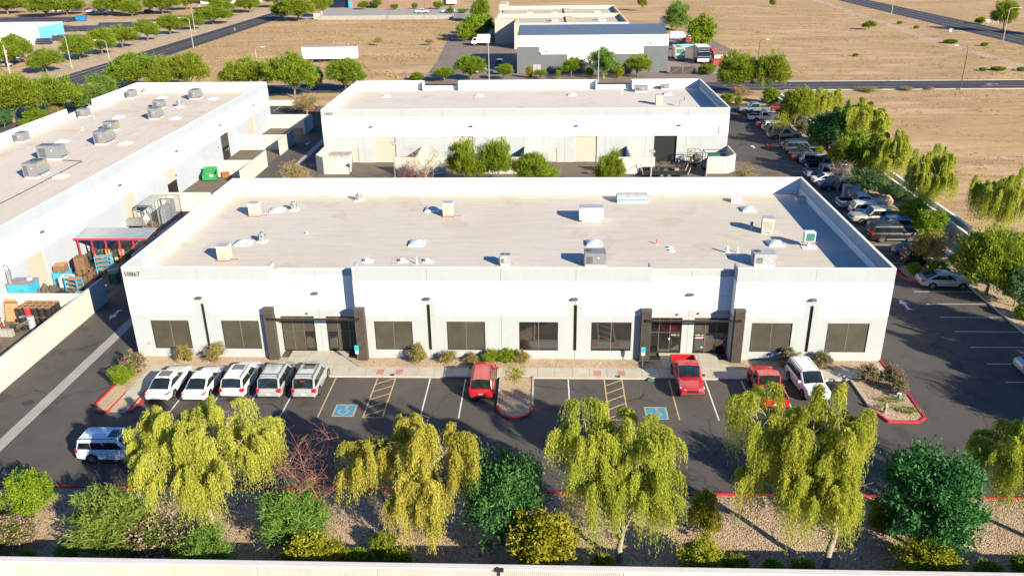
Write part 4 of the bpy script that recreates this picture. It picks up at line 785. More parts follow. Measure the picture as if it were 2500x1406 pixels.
    n = 20; ty = MB(); prof = [(r*.68,-.11),(r*.94,-.115),(r,-.08),(r,.08),(r*.94,.115),(r*.68,.11)]
    rings = [[(pr*math.cos(2*math.pi*k/n),py,pr*math.sin(2*math.pi*k/n)) for k in range(n)] for pr, py in prof]
    ty.loft(rings, close=True, caps=False); tym = ty.mesh('wheel','tyre',40)
    rm = MB(); rm.cyl((0,-.085,0),(0,.085,0),r*.67,n=18,m=1)
    for sy in (-1,1):
        rm.cyl((0,sy*.088,0),(0,sy*.105,0),r*.17,n=8)
        for k in range(5): a = 2*math.pi*k/5; rm.obox((r*.38*math.cos(a),sy*.098,r*.38*math.sin(a)),(r*.58*math.cos(a),0,r*.58*math.sin(a)),(-.075*math.sin(a),0,.075*math.cos(a)),(0,.022,0))
        rm.loft([[(rr_*math.cos(2*math.pi*k/18),sy*.10,rr_*math.sin(2*math.pi*k/18)) for k in range(18)] for rr_ in (r*.57,r*.69)], close=True, caps=False)
    rmm = rm.mesh('rim',['rim','machine_dark'],40)
    for x in (wx, wxr):
        for sy in (1,-1):
            a = MB(); pts = [((r+.075)*math.cos(R(-8)+k*R(196)/12),(r+.075)*math.sin(R(-8)+k*R(196)/12)) for k in range(13)]
            a.add([(x+p,sy*(hw*1.004+.004),r+q) for p, q in pts],[tuple(range(13))]); P.append(('wheel_arch', a.mesh('wheel_arch','black'), 'black', None))
            P.append(('wheel', tym, 'tyre', None, (x,sy*(hw-.085),r))); P.append(('rim', rmm, None, len(P)-1))
    # lamps, plates, mirrors, handles
    for sy in (1,-1):
        zt = zs[1]-.14
        if truck: tl = MB().box(-.5*L+.03,-.5*L+.10,sy*(hw-.015)-.09*(sy > 0),sy*(hw-.015)+.09*(sy < 0),zt-.16,zt+.14)
        elif kind in ('sedan','coupe'): tl = MB().loft([[(-.492*L,sy*hw*.93,zt-.03),(-.492*L,sy*hw*.93,zt+.10),(-.495*L,sy*hw*.50,zt+.07),(-.495*L,sy*hw*.50,zt-.01)],[(-.40*L,sy*hw*1.0,zt+.02),(-.40*L,sy*hw*1.0,zt+.10),(-.47*L,sy*hw*.6,zt+.09),(-.47*L,sy*hw*.6,zt)]], close=True)
        else: tl = MB().loft([[(-.499*L,sy*hw*.93,zt-.14),(-.492*L,sy*hw*.92,zt+.16),(-.497*L,sy*hw*.68,zt+.13),(-.502*L,sy*hw*.68,zt-.08)],[(-.45*L,sy*hw*1.005,zt-.08),(-.45*L,sy*hw*.99,zt+.16),(-.47*L,sy*hw*.8,zt+.13),(-.47*L,sy*hw*.8,zt-.05)]], close=True)
        P.append(('tail_light', tl.mesh('tail_light','tail_red'), 'tail_red', None))
        zh = zs[6]-.10; hl = MB().loft([[(.47*L,sy*hw*.90,zh-.06),(.462*L,sy*hw*.9,zh+.09),(.485*L,sy*hw*.5,zh+.05),(.495*L,sy*hw*.5,zh-.06)],[(.43*L,sy*hw*.955,zh),(.42*L,sy*hw*.94,zh+.11),(.46*L,sy*hw*.6,zh+.09),(.47*L,sy*hw*.6,zh)]], close=True)
        P.append(('headlight', hl.mesh('headlight','head_lens'), 'head_lens', None))
        P.append(('mirror', MB().obox((fb-.22,sy*(hw+.10),zbelt+.08),(.10,0,0),(0,.19,0),(0,0,.15)).mesh('mirror','plastic'), 'PAINT' if not truck else 'plastic', None))
        hd = MB()
        for hx in (.02*L, -.17*L) if kind not in ('pickup','coupe') else (.0,): hd.box(hx,hx+.2,sy*(hw*.995)-.012,sy*(hw*.995)+.022,zbelt-.17,zbelt-.13)
        P.append(('door_handle', hd.mesh('door_handle','plastic'), 'PAINT', None))
    P.append(('license_plate', MB().box(-.5*L-.03+(.0 if not truck else .005),-.5*L-.012+(0 if not truck else .005),-.16,.16,.62 if not truck else .60,.77 if not truck else .75).mesh('license_plate','plate'), 'plate', None))
    P.append(('grille', MB().box(.49*L,.503*L,-hw*.42,hw*.42,zs[7]-.12,zs[7]+.06).mesh('grille','plastic'), 'plastic', None))
    if kind in ('suv','bigsuv','mpv'):
        for sy in (1,-1): P.append(('roof_rail', MB().tube([(ft-.1,sy*wt*.93,zr-.02),(ft-.25,sy*wt*.93,zr+.07),(rt+.25,sy*wt*.93,zr+.07),(rt+.1,sy*wt*.93,zr-.02)],[.025]*4,6).mesh('roof_rail','plastic'), 'plastic', None))
    PROTO[kind] = P, S; return P, S
def car(name, label, kind, color, x, y, head, z=0, cat='car', group='parked cars', extra=(), scale=1):
    P, S = car_proto(kind); L, H, W_ = S['L'], S['H'], S['W']
    t = thing(name, label, cat, (x,y,z), R(head), group); made = []
    if scale != 1: t.scale = (scale,)*3
    for p in P:
        o = bpy.data.objects.new(p[0], p[1]); link(o, made[p[3]] if p[3] is not None else t)
        if len(p) > 4: o.location = p[4]
        if p[2]: o.material_slots[0].link = 'OBJECT'; o.material_slots[0].material = MATS[color if p[2] == 'PAINT' else p[2]]
        made.append(o)
    zr = H+.03; ft, rt = S['ft']*L, S['rt']*L
    if 'sunroof' in extra: MB().box(ft-.95,ft-.2,-.42,.42,zr-.02,zr+.022).build('sunroof','car_glass',t)
    if 'bars' in extra:
        for xx in (ft-.4, rt+.5): MB().box(xx-.03,xx+.03,-.6,.6,zr+.05,zr+.09).build('roof_bar','plastic',t)
    if 'aerial' in extra: MB().add([(rt+.2,-.02,zr),(rt+.36,0,zr),(rt+.2,.02,zr),(rt+.2,0,zr+.07)],[(0,1,3),(1,2,3),(2,0,3)]).build('aerial_fin','plastic',t)
    if 'cover' in extra: MB().box(-.5*L+.06,S['rb']*L-.03,-W_/2+.03,W_/2-.03,1.09,1.13).build('bed_cover','tarp',t)
    if 'paintbed' in extra:
        for o in made:
            if o.name.startswith('bed_floor'): o.material_slots[0].material = MATS[color]
    if 'brakelight' in extra: MB().box(-.47*L,-.46*L,-.2,.2,H-.12,H-.07).build('brake_light','tail_red',t)
    if 'flares' in extra:
        for sy in (1,-1): MB().box(-.18*L,.19*L,sy*(W_/2)-.01,sy*(W_/2)+.03,.34,.46).build('running_board','hvac',t)
    return t
C1 = 'cars nose-in along the front walk'
car('parked_sedan','white sedan with sunroof and black roof line, leftmost in the front row','sedan','car_white',4.72,-5.0,90,group=C1,extra=('sunroof','aerial'))
car('parked_sedan','white sedan second from the left in the front row','sedan','car_white',7.42,-4.98,90,group=C1,extra=('aerial',),scale=.98)
car('parked_suv','white crossover with large glass roof, middle of the five front cars','suv','car_white',10.12,-4.5,90,group=C1,extra=('sunroof',),cat='car')
car('parked_suv','silver SUV with plain roof, fourth from the left in the front row','mpv','car_silver',12.88,-4.5,90,group=C1,extra=('bars',))
car('parked_suv','silver SUV with sunroof and roof bars next to the yellow line','mpv','car_silver',15.5,-4.5,90,group=C1,extra=('sunroof','bars','brakelight'))
car('parked_suv','red crossover left of the gravel tree island','suv','car_red',28.55,-4.35,90,group=C1,extra=('aerial',))
car('pickup_truck','bright red pickup facing the trees with empty red bed','pickup','car_red',43.95,-3.6,-90,group=C1,cat='pickup',extra=('paintbed',))
rp = car('pickup_truck','red pickup with a spare wheel in its open bed','pickup','car_red',49.55,-5.1,90,group=C1,cat='pickup')
car('parked_suv','white SUV facing the trees beside the red pickup with wheel','suv','car_white',52.75,-4.25,-84,group=C1,extra=('aerial',))
car('moving_suv','pale SUV in tree shade crossing the lot at lower left','bigsuv','car_white_blueshade',5.0,-13.85,1,group=None,extra=('sunroof','aerial'),scale=.92)  # white SUV, blue of the tree shade mixed into its body colour
C2 = 'cars along the east kerb'
for nm, lb, kd, cl, x, y, hd, ex, ct in (
    ('pickup_truck','blue grey crew cab pickup at the far end of the east lot','crew','car_grey',71.9,97.6,180,(),'pickup'),('parked_sedan','dark red sedan tucked beyond the grey crew pickup','sedan','car_darkred',77.0,99.2,0,(),'car'),('pickup_truck','white regular cab pickup with empty bed at the far east lot','pickup','car_white',71.9,90.2,0,(),'pickup'),
    ('parked_sedan','bright red car mostly hidden behind the white crossover','coupe','car_red',71.7,84.5,0,(),'car'),('parked_suv','white crossover next to the bright red car in the east lot','suv','car_white',72.1,81.9,0,(),'car'),('parked_suv','dark SUV between white crossover and tan pickup','mpv','car_slate',72.0,79.3,0,(),'car'),('pickup_truck','tan pickup with black bed cover beside the east lot sapling','pickup','car_tan',72.0,76.7,0,('cover',),'pickup'),
    ('parked_sedan','teal grey car just past the red kerb island','sedan','car_teal',72.2,69.6,0,(),'car'),('parked_suv','navy SUV with wide rear window in the shaded east row','bigsuv','car_slate',72.1,67.0,0,(),'car'),('parked_sedan','dark sedan between navy SUV and dark red coupe','sedan','car_black',72.0,64.3,0,(),'car'),('parked_sedan','dark red coupe with round tail lamps in the shaded row','coupe','car_darkred',71.7,61.8,0,(),'car'),
    ('parked_suv','silver roofed SUV beside the dark red coupe','mpv','car_grey',72.3,59.8,0,(),'car'),('pickup_truck','dark purple pickup in deep shade of the east row','crew','car_purple',73.0,57.4,0,(),'pickup'),('pickup_truck','slate pickup with long dark bed near the bare white tree','crew','car_grey',71.6,53.2,0,('cover',),'pickup'),
    ('parked_sedan','white sedan behind the bare white tree','sedan','car_white',71.2,50.0,0,(),'car'),('parked_sedan','dark green sedan in front of the white shaded sedan','sedan','car_slate',71.3,47.5,0,(),'car'),
    ('pickup_truck','silver crew pickup with open dark bed near the boulder','crew','car_silver',71.7,39.6,0,(),'pickup'),('parked_suv','white crossover between two pickups in the east row','suv','car_white',71.8,36.9,0,(),'car'),('pickup_truck','cream pickup with brown bed cover facing the building','crew','car_tan',71.4,34.1,180,('cover',),'pickup'),('parked_suv','pale blue car peeking over the black SUV','suv','car_blue',71.9,31.0,180,(),'car'),
    ('parked_suv','big black SUV with silver wheels in the east row','bigsuv','car_black',71.2,28.2,0,('flares',),'car'),('parked_sedan','navy sedan behind the tan island tree','sedan','car_navy',71.7,23.3,0,(),'car'),('parked_suv','black SUV nearest the red kerb island with ball shrub','bigsuv','car_black',72.0,20.9-.0,0,(),'car'),('parked_sedan','silver sedan parked alone beside the red kerb island','sedan','car_silver',71.15,15.35,-2,('aerial',),'car'),('parked_sedan','silver sedan cut off by the right edge of the picture','sedan','car_silver',71.75,-1.7,0,(),'car')):
    car(nm, lb, kd, cl, x, y, hd, cat=ct, group=C2, extra=ex)
# load in the red pickup's bed
t = thing('spare_wheel','spare truck wheel lying in the red pickup bed','wheel',(49.3,-6.5,.84), R(20)); P_, S_ = car_proto('pickup')
for nm in ('wheel','rim'):
    me = [p for p in P_ if p[0] == nm][0][1]; o = bpy.data.objects.new('tyre' if nm == 'wheel' else 'rim', me); link(o, t); o.rotation_euler.x = R(78)
t = thing('water_jug','small blue jug in the red pickup bed','jug',(50.0,-6.45,.73)); MB().cyl((0,0,0),(0,0,.26),.11,.11,12).cyl((0,0,.26),(0,0,.33),.11,.04,12).build('bottle','blue_paint',t); MB().cyl((0,0,.33),(0,0,.38),.04,n=8).build('lid','sign_white',t)
# motorcycle
t = thing('motorcycle','black motorcycle parked beside the white SUV','motorcycle',(55.3,-4.5,0),R(70))
for x in (-.68,.68):
    w = MB(); n = 20; w.loft([[(rr_*math.cos(2*math.pi*k/n),yy,rr_*math.sin(2*math.pi*k/n)) for k in range(n)] for rr_, yy in ((.24,-.05),(.31,-.05),(.32,0),(.31,.05),(.24,.05))], close=True, caps=False); o = w.build('wheel','tyre',t,(x,0,.32),smooth=40)
    h = MB().cyl((0,-.04,0),(0,.04,0),.05,n=10)
    for k in range(6): a = k*R(60); h.bar((0,0,0),(.25*math.cos(a),0,.25*math.sin(a)),.02)
    h.build('spokes','chrome',o)
MB().box(-.25,.25,-.16,.16,.3,.62).cyl((-.2,-.2,.35),(.2,-.2,.35),.12,n=10).build('engine','machine_dark',t); MB().loft([[(-.05,-.12,.66),(-.05,.12,.66),(-.05,.1,.86),(-.05,-.1,.86)],[(.25,-.17,.68),(.25,.17,.68),(.25,.12,.92),(.25,-.12,.92)],[(.46,-.1,.72),(.46,.1,.72),(.46,.06,.86),(.46,-.06,.86)]],close=True).build('fuel_tank','car_black',t,smooth=50)
MB().loft([[(-.75,-.14,.74),(-.75,.14,.74),(-.75,.1,.82),(-.75,-.1,.82)],[(-.4,-.17,.66),(-.4,.17,.66),(-.4,.14,.76),(-.4,-.14,.76)],[(-.05,-.1,.7),(-.05,.1,.7),(-.05,.08,.78),(-.05,-.08,.78)]],close=True).build('seat','tarp_black',t,smooth=50)
MB().bar((.68,-.1,.32),(.42,-.1,.95),.04).bar((.68,.1,.32),(.42,.1,.95),.04).build('fork','chrome',t); MB().tube([(.3,-.42,1.05),(.42,-.3,1.08),(.42,.3,1.08),(.3,.42,1.05)],[.018]*4,6).build('handlebar','chrome',t); MB().cyl((.5,0,.9),(.58,0,.9),.09,n=12).build('headlight','head_lens',t); MB().bar((-.7,.17,.3),(.1,.17,.32),.08).build('exhaust','chrome',t); MB().loft([[(-1.0,-.08,.55),(-1.0,.08,.55)],[(-.85,-.08,.7),(-.85,.08,.7)],[(-.6,-.08,.7),(-.6,.08,.7)]],caps=False).build('fender','car_black',t)
# large vehicles beyond 10937
def axle(t, x, w, r=.5, dual=True):
    for sy in (1,-1):
        o = MB().cyl((x,sy*(w/2-.32),r),(x,sy*(w/2),r),r,n=16).build('wheel','tyre',t); MB().cyl((x,sy*(w/2),r),(x,sy*(w/2+.02),r),r*.6,n=12).build('rim','rim',o)
t = thing('semi_trailer','white box semi trailer parked on the dirt lot','trailer',(-24.1,166.6,0),R(2)); w = 2.6
MB().box(-7.2,7.2,-w/2,w/2,1.05,4.0).build('box','far_white',t); MB().box(-7.21,7.21,-w/2-.01,w/2+.01,4.003,4.06).build('roof','hvac_lt',t); MB().box(-7,7,-.5,.5,.85,1.05).build('chassis','machine_dark',t)
for k in range(24): MB().box(-7.1+k*.6,-7.07+k*.6,-w/2-.015,-w/2,1.1,3.95).build('side_rib','hvac_lt',t)
for x in (-5.9,-4.7): axle(t,x,w)
MB().box(4.2,4.35,-.9,-.75,0,1).box(4.2,4.35,.75,.9,0,1).build('landing_leg','galv',t)
t = thing('box_truck','small white box truck facing west by the shade trees','truck',(13.9,198.6,0),R(180))
MB().box(-2.6,1.2,-1.1,1.1,.95,3.2).build('cargo_box','far_white',t); mb = MB(); mb.loft([[(1.35,y,.7),(1.35,y,2.5),(2.3,y,2.45),(2.85,y,1.5),(2.9,y,.7)] for y in (-1,1)],close=True); mb.build('cab','far_white',t)
MB().add([(2.31,-.9,2.4),(2.31,.9,2.4),(2.84,.9,1.55),(2.84,-.9,1.55)],[(0,1,2,3)]).build('windshield','car_glass',t,(.012,0,.005))
for sy in (1,-1): MB().add([(1.5,sy*1.01,1.55),(2.6,sy*1.01,1.55),(2.25,sy*1.01,2.3),(1.5,sy*1.01,2.3)],[(0,1,2,3)]).build('side_window','car_glass',t)
MB().box(-2.6,2.8,-.45,.45,.5,.9).build('chassis','machine_dark',t); axle(t,-1.7,2.1,.42); axle(t,2.1,2.0,.42)
t = thing('food_truck','tan step van with green windscreen in the depot yard','truck',(67.9,166.5,0),R(-90))
mb = MB().loft([[(-3.6,y,.7),(-3.6,y,3.2),(3.0,y,3.2),(3.35,y,1.9),(3.6,y,1.6),(3.6,y,.7)] for y in (-1.2,1.2)],close=True); mb.build('body','b5_tan',t); MB().add([(3.03,-1.05,3.1),(3.03,1.05,3.1),(3.36,1.05,1.95),(3.36,-1.05,1.95)],[(0,1,2,3)]).build('windshield','teal',t,(.02,0,.01)); MB().box(3.605,3.66,-1.15,1.15,.6,1.5).build('nose','teal',t); MB().cyl((-.5,0,3.2),(-.5,0,3.4),.6,n=14).build('roof_fan','machine_dark',t); MB().bar((3.3,-1.5,2.2),(3.2,-1.2,2.2),.05).bar((3.3,1.5,2.2),(3.2,1.2,2.2),.05).build('mirror','machine_dark',t)
axle(t,2.4,2.3,.45); axle(t,-2.2,2.3,.45)
t = thing('enclosed_trailer','tall dark blue enclosed trailer with white stripes in the depot yard','trailer',(73.0,161.5,0),R(-90)); MB().box(-3.2,3.2,-1.6,1.6,.6,4.1).build('box','car_navy',t); MB().box(-3.22,3.22,-1.62,1.62,4.103,4.16).build('roof','far_white',t)
for z in (3.55,3.0,1.75): MB().box(3.201,3.22,-1.5,1.5,z,z+.1).build('stripe','hvac_lt',t)
MB().box(3.201,3.215,-1.45,1.45,.6,1.3).build('nose_plate','far_white',t); axle(t,-.5,3.1,.4); axle(t,-1.6,3.1,.4); MB().bar((3.2,-.6,.6),(4.2,0,.5),.1).bar((3.2,.6,.6),(4.2,0,.5),.1).build('drawbar','galv',t)
t = thing('storage_container','red corrugated container behind the depot fence','container',(77.4,155.4,0)); mb = MB().box(-2.6,2.6,-1.1,1.1,.1,1.5)
for k in range(18): mb.box(-2.55+k*.29,-2.42+k*.29,-1.14,-1.1,.15,1.45)
mb.build('box','container_red',t); MB().box(-2.62,2.62,-1.16,1.12,1.503,1.56).build('lid','container_red',t)
t = thing('storage_shed','brown roofed shed with cream planks in the depot yard','shed',(78.0,160.6,0)); MB().box(-2.2,2.2,-1.8,1.8,0,2.3).build('wall','b5_tan',t); MB().loft([[(x,-2.0,2.3),(x,-.2,3.0),(x,2.0,2.3)] for x in (-2.4,2.4)]).build('roof','shed_roof',t)
for k in range(9): MB().box(.1+k*.23,.28+k*.23,-1.84,-1.8,0,2.25).build('plank','b5_beige',t)
t = thing('cargo_van','white cargo van behind the metal roofed hall','van',(74.3,209.5,0)); mb = MB().loft([[(-2.7,y,.4),(-2.7,y,2.3),(1.1,y,2.35),(1.9,y,1.4),(2.7,y,1.1),(2.7,y,.4)] for y in (-1,1)],close=True); mb.build('body','far_white',t); MB().add([(1.13,-.85,2.28),(1.13,.85,2.28),(1.88,.85,1.45),(1.88,-.85,1.45)],[(0,1,2,3)]).build('windshield','car_glass',t,(.03,0,.015)); axle(t,1.8,2.0,.36); axle(t,-1.7,2.0,.36)
t = thing('box_truck','white box truck tail beside the feathery tree behind the hall','truck',(73.4,238,0),R(90)); MB().box(-3.4,1.6,-1.3,1.3,1,3.9).build('cargo_box','far_white',t); MB().box(1.7,3.5,-1.1,1.1,.6,2.5).build('cab','far_white',t); axle(t,-2.2,2.4,.5); axle(t,2.6,2.2,.5)
t = thing('equipment_trailer','flat trailer with red machinery in the depot yard','trailer',(78.5,176,0),R(-60)); MB().box(-2.6,2.6,-1.1,1.1,.55,.75).build('deck','galv',t); MB().box(-1.4,.6,-.7,.7,.76,1.5).box(.6,1.5,-.5,.5,.76,1.15).build('machine','red_paint',t); axle(t,-.4,2.1,.35)
t = thing('boat_trailer','blue covered boat trailer in the depot yard','trailer',(71.8,186,0),R(10)); MB().loft([[(-3,-.7,.8),(-3,.7,.8),(-3,.6,1.4),(-3,-.6,1.4)],[(1,-.9,.7),(1,.9,.7),(1,.7,1.5),(1,-.7,1.5)],[(3.4,-.1,1.1),(3.4,.1,1.1),(3.4,.1,1.3),(3.4,-.1,1.3)]],close=True).build('hull','cyan_paint',t,smooth=40); axle(t,-.6,1.9,.35)
C3 = 'cars in the far lots'
for k, (lb, kd, cl, x, y, h) in enumerate((('red pickup in the far left lot behind street trees','pickup','car_red',-109,172,175),('silver sedan at the left edge of the far lot','sedan','car_silver',-112,163.5,0),('dark car behind the silver sedan in the far left lot','sedan','car_slate',-113.5,170.5,0),
    ('dark red car in the top left parking lot','sedan','car_darkred',-178,338,20),('slate car left of the dark red one in the top lot','sedan','car_slate',-184,338,20),('navy car right of the dark red one in the top lot','sedan','car_navy',-170,335,20),('white car in the top left lot nearest the navy one','sedan','car_white',-171.5,327,15),('white pickup in the top left parking lot','pickup','car_white',-163,319,10),('white car at the left end of the top lot','sedan','car_white',-190,333,20),('dark SUV among the top left trees','suv','car_black',-143,322,80),
    ('white car beside the brown building at the top','suv','car_white',-55,343,0),('white service truck in the fenced far lot','crew','car_white',-8,309,5),('white utility truck with ladders in the fenced far lot','crew','car_white',-19,308,0),
    ('blue car in shade beside the grey hall','sedan','car_blue',21.5,146,90),('dark car in shade beside the grey hall, farther one','suv','car_slate',21.4,158,90),('white car near the depot tree in shade','sedan','car_white',9.9+7,147.5,60),('red car under the depot round tree','sedan','car_red',75.5,201,30),('white flatbed truck behind the cargo van','pickup','car_white',76.5,205,20))):
    car('distant_pickup' if kd in ('pickup','crew') else 'distant_car', lb, kd, cl, x, y, h, cat='car', group=C3)
# ---------------------------------------------------------------- hall with barrel roof beyond the back road
b4 = thing('industrial_hall','white and grey hall with blue grey barrel metal roof beyond the back road','building')
X0, X1, Y0, Y1 = 26.3, 62.2, 145.2, 166.0
steps = [(26.3,31.6,6.2),(31.6,38.3,4.4),(38.3,49.5,2.2),(49.5,56.4,4.4),(56.4,62.2,6.2)]
for a, b, z in steps:
    MB().box(a+.01,b-.01,Y0,Y0+.25,0,z).build('wall_panel','b4_grey',b4); MB().box(a+.01,b-.01,Y0+.004,Y0+.254,z+.01,8.7).build('wall_panel','far_white',b4)
MB().box(X0,X0+.25,Y0+.26,Y1,0,8.5).build('wall_panel','b4_grey',b4); MB().box(X1-.25,X1,Y0+.26,Y1,0,8.5).build('wall_panel','far_white',b4); MB().box(X0,X1,Y1,Y1+.25,0,9.0).build('wall_panel','far_white',b4)
n = 14; prof = [(Y0+.3+(Y1-Y0-.3)*i/n, 7.9+2.1*math.sin(math.pi*(i/n*.78+.12))) for i in range(n+1)]
rf = MB().loft([[(x,p[0],p[1]) for p in prof] for x in (X0+.3,X1-.3)],caps=False).build('roof','b4_roof',b4,smooth=40)
for k in range(59): x = X0+.6+k*.6; MB().loft([[(xx,p[0],p[1]+.06) for p in prof] for xx in (x,x+.12)],caps=False).build('roof_rib','b4_roof',rf)
MB().box(X0,X1,Y0-.03,Y0+.3,8.702,8.78).build('coping','far_white',b4); o = MB().box(30.2,32.0,Y0-.05,Y0-.002,.05,2.1).build('door','hvac_lt',b4); MB().box(31.08,31.12,Y0-.06,Y0-.05,.05,2.1).build('seam','dark_metal',o); MB().box(31.9,32.3,Y0-.3,Y0-.002,4.6,5.1).build('wall_box','hvac_lt',b4)
for x in (33.5, 58): wall_lamp(b4, x, Y0-.01, 5.2 if x < 40 else 6.8)
b5 = thing('flat_roofed_store','beige flat roofed building with parapets behind the barrel roofed hall','building')
MB().box(17.8,24.1,202,203.2,0,7.2).build('wall','b5_beige',b5); MB().box(24.1,57,190,191,0,7.2).build('wall','b5_tan',b5); MB().box(24.1,25,191,202,0,7.2).build('wall','b5_tan',b5); MB().box(17.8,18.4,203.2,246,0,7.2).build('wall','b5_beige',b5); MB().box(56.4,57,191,246,0,7.2).build('wall','b5_tan',b5); MB().box(17.8,57,246,246.6,0,7.4).build('wall','b5_beige',b5)
MB().sheet([(18.4,203.2),(25,203.2),(25,191),(56.4,191),(56.4,246),(18.4,246)],6.2).build('roof','b5_roof',b5); MB().box(18.4,56.4,217,217.5,6.2,7.3).build('parapet','b5_tan',b5); MB().box(39.3,41.5,192,246,6.2,6.6).build('walkway','b5_tan',b5); MB().box(17.6,20.2,232,246.6,7.2,9).build('entry_tower','b5_beige',b5)
for x, y in ((36,225),(36,206),(36,200),(50,228),(50,206),(50,199),(28,226)): MB().box(x-1.1,x+1.1,y-.7,y+.7,6.2,7.3).build('roof_unit','hvac_lt',b5)
b6 = thing('store_building','brown store with cream panel at the top edge','building'); MB().box(-57,-5,338,360,0,7).build('wall','brown_bldg',b6); MB().box(-38,-26,337.9,338,3.2,6).build('sign_panel','b5_tan',b6); MB().box(-12,-7.5,336.5,338,1.5,5).build('canopy','far_white',b6); MB().box(-66,-57.2,340,352,0,5).build('loading_bay','car_navy',b6); MB().box(-57,-55.2,337.8,337.95,0,3).build('door','cyan_paint',b6)
fw = thing('lot_wall','long pale grey block wall across the far lot','wall')
for k in range(9): MB().box(-57+k*6,-57+k*6+5.98,281.6,281.9,0,1.6).build('wall_panel','concrete_grey',fw)
fg = thing('lot_gate','dark steel gate at the east end of the far wall','gate')
for k in range(14): MB().box(-2.8+k*.35,-2.7+k*.35,281.7,281.76,0,1.5).build('bar','machine_dark',fg)
MB().box(-2.85,2.1,281.69,281.77,1.4,1.5).build('rail','machine_dark',fg)
ub = thing('utility_cabinet','pale electrical cabinet at the west end of the far wall','cabinet',(-57.5,285,0)); MB().box(-1.8,1.0,-.6,.6,0,2.4).build('case','b5_beige',ub); MB().box(1.2,1.8,-.4,.4,0,3.2).build('case','hvac_lt',ub)
bw = thing('white_workshop','small white and sky blue building at the left edge','building'); MB().box(-152,-130.6,205.5,206,0,5).build('wall','far_white',bw); MB().box(-130.9,-130.4,206,214,0,5).build('wall','far_white',bw); MB().box(-130.88,-130.42,214,229,0,5).build('wall','far_blue',bw); MB().box(-152,-130.4,205.5,229,5.002,5.3).build('roof','far_white',bw)
bl = thing('office_building','pale blue building behind the top left trees','building'); MB().box(-139,-112,372,384,0,6.5).build('wall','far_white',bl); MB().box(-139,-120,371.9,372,2,4).build('window_band','far_blue',bl); MB().box(-139.4,-111.6,371.5,384.4,6.502,7).build('roof','hvac_lt',bl)
# chain link fence and gate beside the hall
ft_ = thing('depot_gate','grey chain link double gate beside the barrel roofed hall','gate',(0,0,0))
for x in (62.5, 65.6, 68.7): MB().cyl((x,143,0),(x,143,1.8),.06,n=8).build('post','galv',ft_)
for x0 in (62.56,65.66): MB().box(x0,x0+2.9,142.98,143.0,.1,1.65).build('mesh_panel','machine_dark',ft_); MB().bar((x0,142.95,.1),(x0+2.9,142.95,1.65),.06).build('brace','galv',ft_)
ff = thing('depot_fence','dark slatted fence east of the depot gate','fence')
for k in range(6): MB().cyl((69.2+k*1.7,143.2,0),(69.2+k*1.7,143.2,1.6),.05,n=8).build('post','galv',ff); MB().box(69.25+k*1.7,70.85+k*1.7,143.18,143.2,.05,1.5).build('fence_panel','hvac',ff)
# pipe yard
rr = rnd(11)
for k, (x, y, l, a, n, lb) in enumerate(((-186,286,24,0,9,'long dark pipe stack at the left edge of the pipe yard'),(-167,286.5,18,0,7,'dark pipe stack beside the blue skip'),(-161,258,17,4,8,'splayed pipe stack in the middle of the pipe yard'),(-175,262,14,-6,7,'loose pipe stack farthest left in the pipe yard'),(-138,250,22,10,5,'flat heap of long plates crossing the pipe yard'),(-128,262,14,8,5,'short dark pipe heap near the street trees'),(-118,272,14,3,6,'pipe stack behind the street trees near the yellow machine'),(-126,222,10,0,6,'small pipe stack just behind the street trees'),(-150,252,16,-3,4,'thin pipe heap beside the yellow loader'),(-130,212,9,2,5,'short pipe bundle by the white workshop'),(-112,287,22,0,3,'low line of rusty beams along the yard fence'))):
    t = thing('pipe_stack', lb, 'pipes', (x,y,0), R(a), 'pipe stacks in the yard'); L_ = l*rr.uniform(.9,1.1)
    for row in range(3):
        for j in range(max(2,n-row*2)):
            yy = (j-(n-row*2)/2)*.62; q = rr.uniform(-.5,.5); MB().cyl((-L_/2+q,yy,.45+row*.55),(L_/2+q,yy,.45+row*.55),.29,n=7).build('pipe','steel_pipe',t)
    for xx in (-.3,0.05,.34): MB().box(xx*L_,xx*L_+.3,-n*.34,n*.34,0,.16).build('timber_block','timber',t)
t = thing('skip','bright blue skip in the pipe yard','skip',(-155.7,288,0)); MB().loft([[(-1.6,-1,.2),(1.6,-1,.2),(1.6,1,.2),(-1.6,1,.2)],[(-2.3,-1.2,1.9),(2.3,-1.2,1.9),(2.3,1.2,1.9),(-2.3,1.2,1.9)]],close=True).build('bin','blue_paint',t); MB().box(-2.1,2.1,-1.1,1.1,1.902,1.95).build('load','machine_dark',t)
for x, y, lb in ((-143,232,'yellow wheel loader beside the white workshop'),(-112,262,'yellow machine half hidden by street trees')):
    t = thing('wheel_loader',lb,'loader',(x,y,0),R(10),'yellow yard machines'); MB().box(-3,.6,-1,1,.9,1.9).box(.6,2.0,-.6,.6,.8,1.3).build('chassis','yellow',t); MB().box(-.8,.6,-.8,.8,1.9,3.2).build('cab','car_glass',t); MB().box(-.9,.7,-.9,.9,3.202,3.3).build('cab_roof','yellow',t); MB().loft([[(2.6,-1.4,.2),(3.4,-1.4,.15),(2.6,-1.4,1.2)],[(2.6,1.4,.2),(3.4,1.4,.15),(2.6,1.4,1.2)]],close=True).build('bucket','yellow',t)
    for xx in (-2,1.3):
        for sy in (1,-1): MB().cyl((xx,sy*.8,.75),(xx,sy*1.3,.75),.75,n=14).build('wheel','tyre',t)
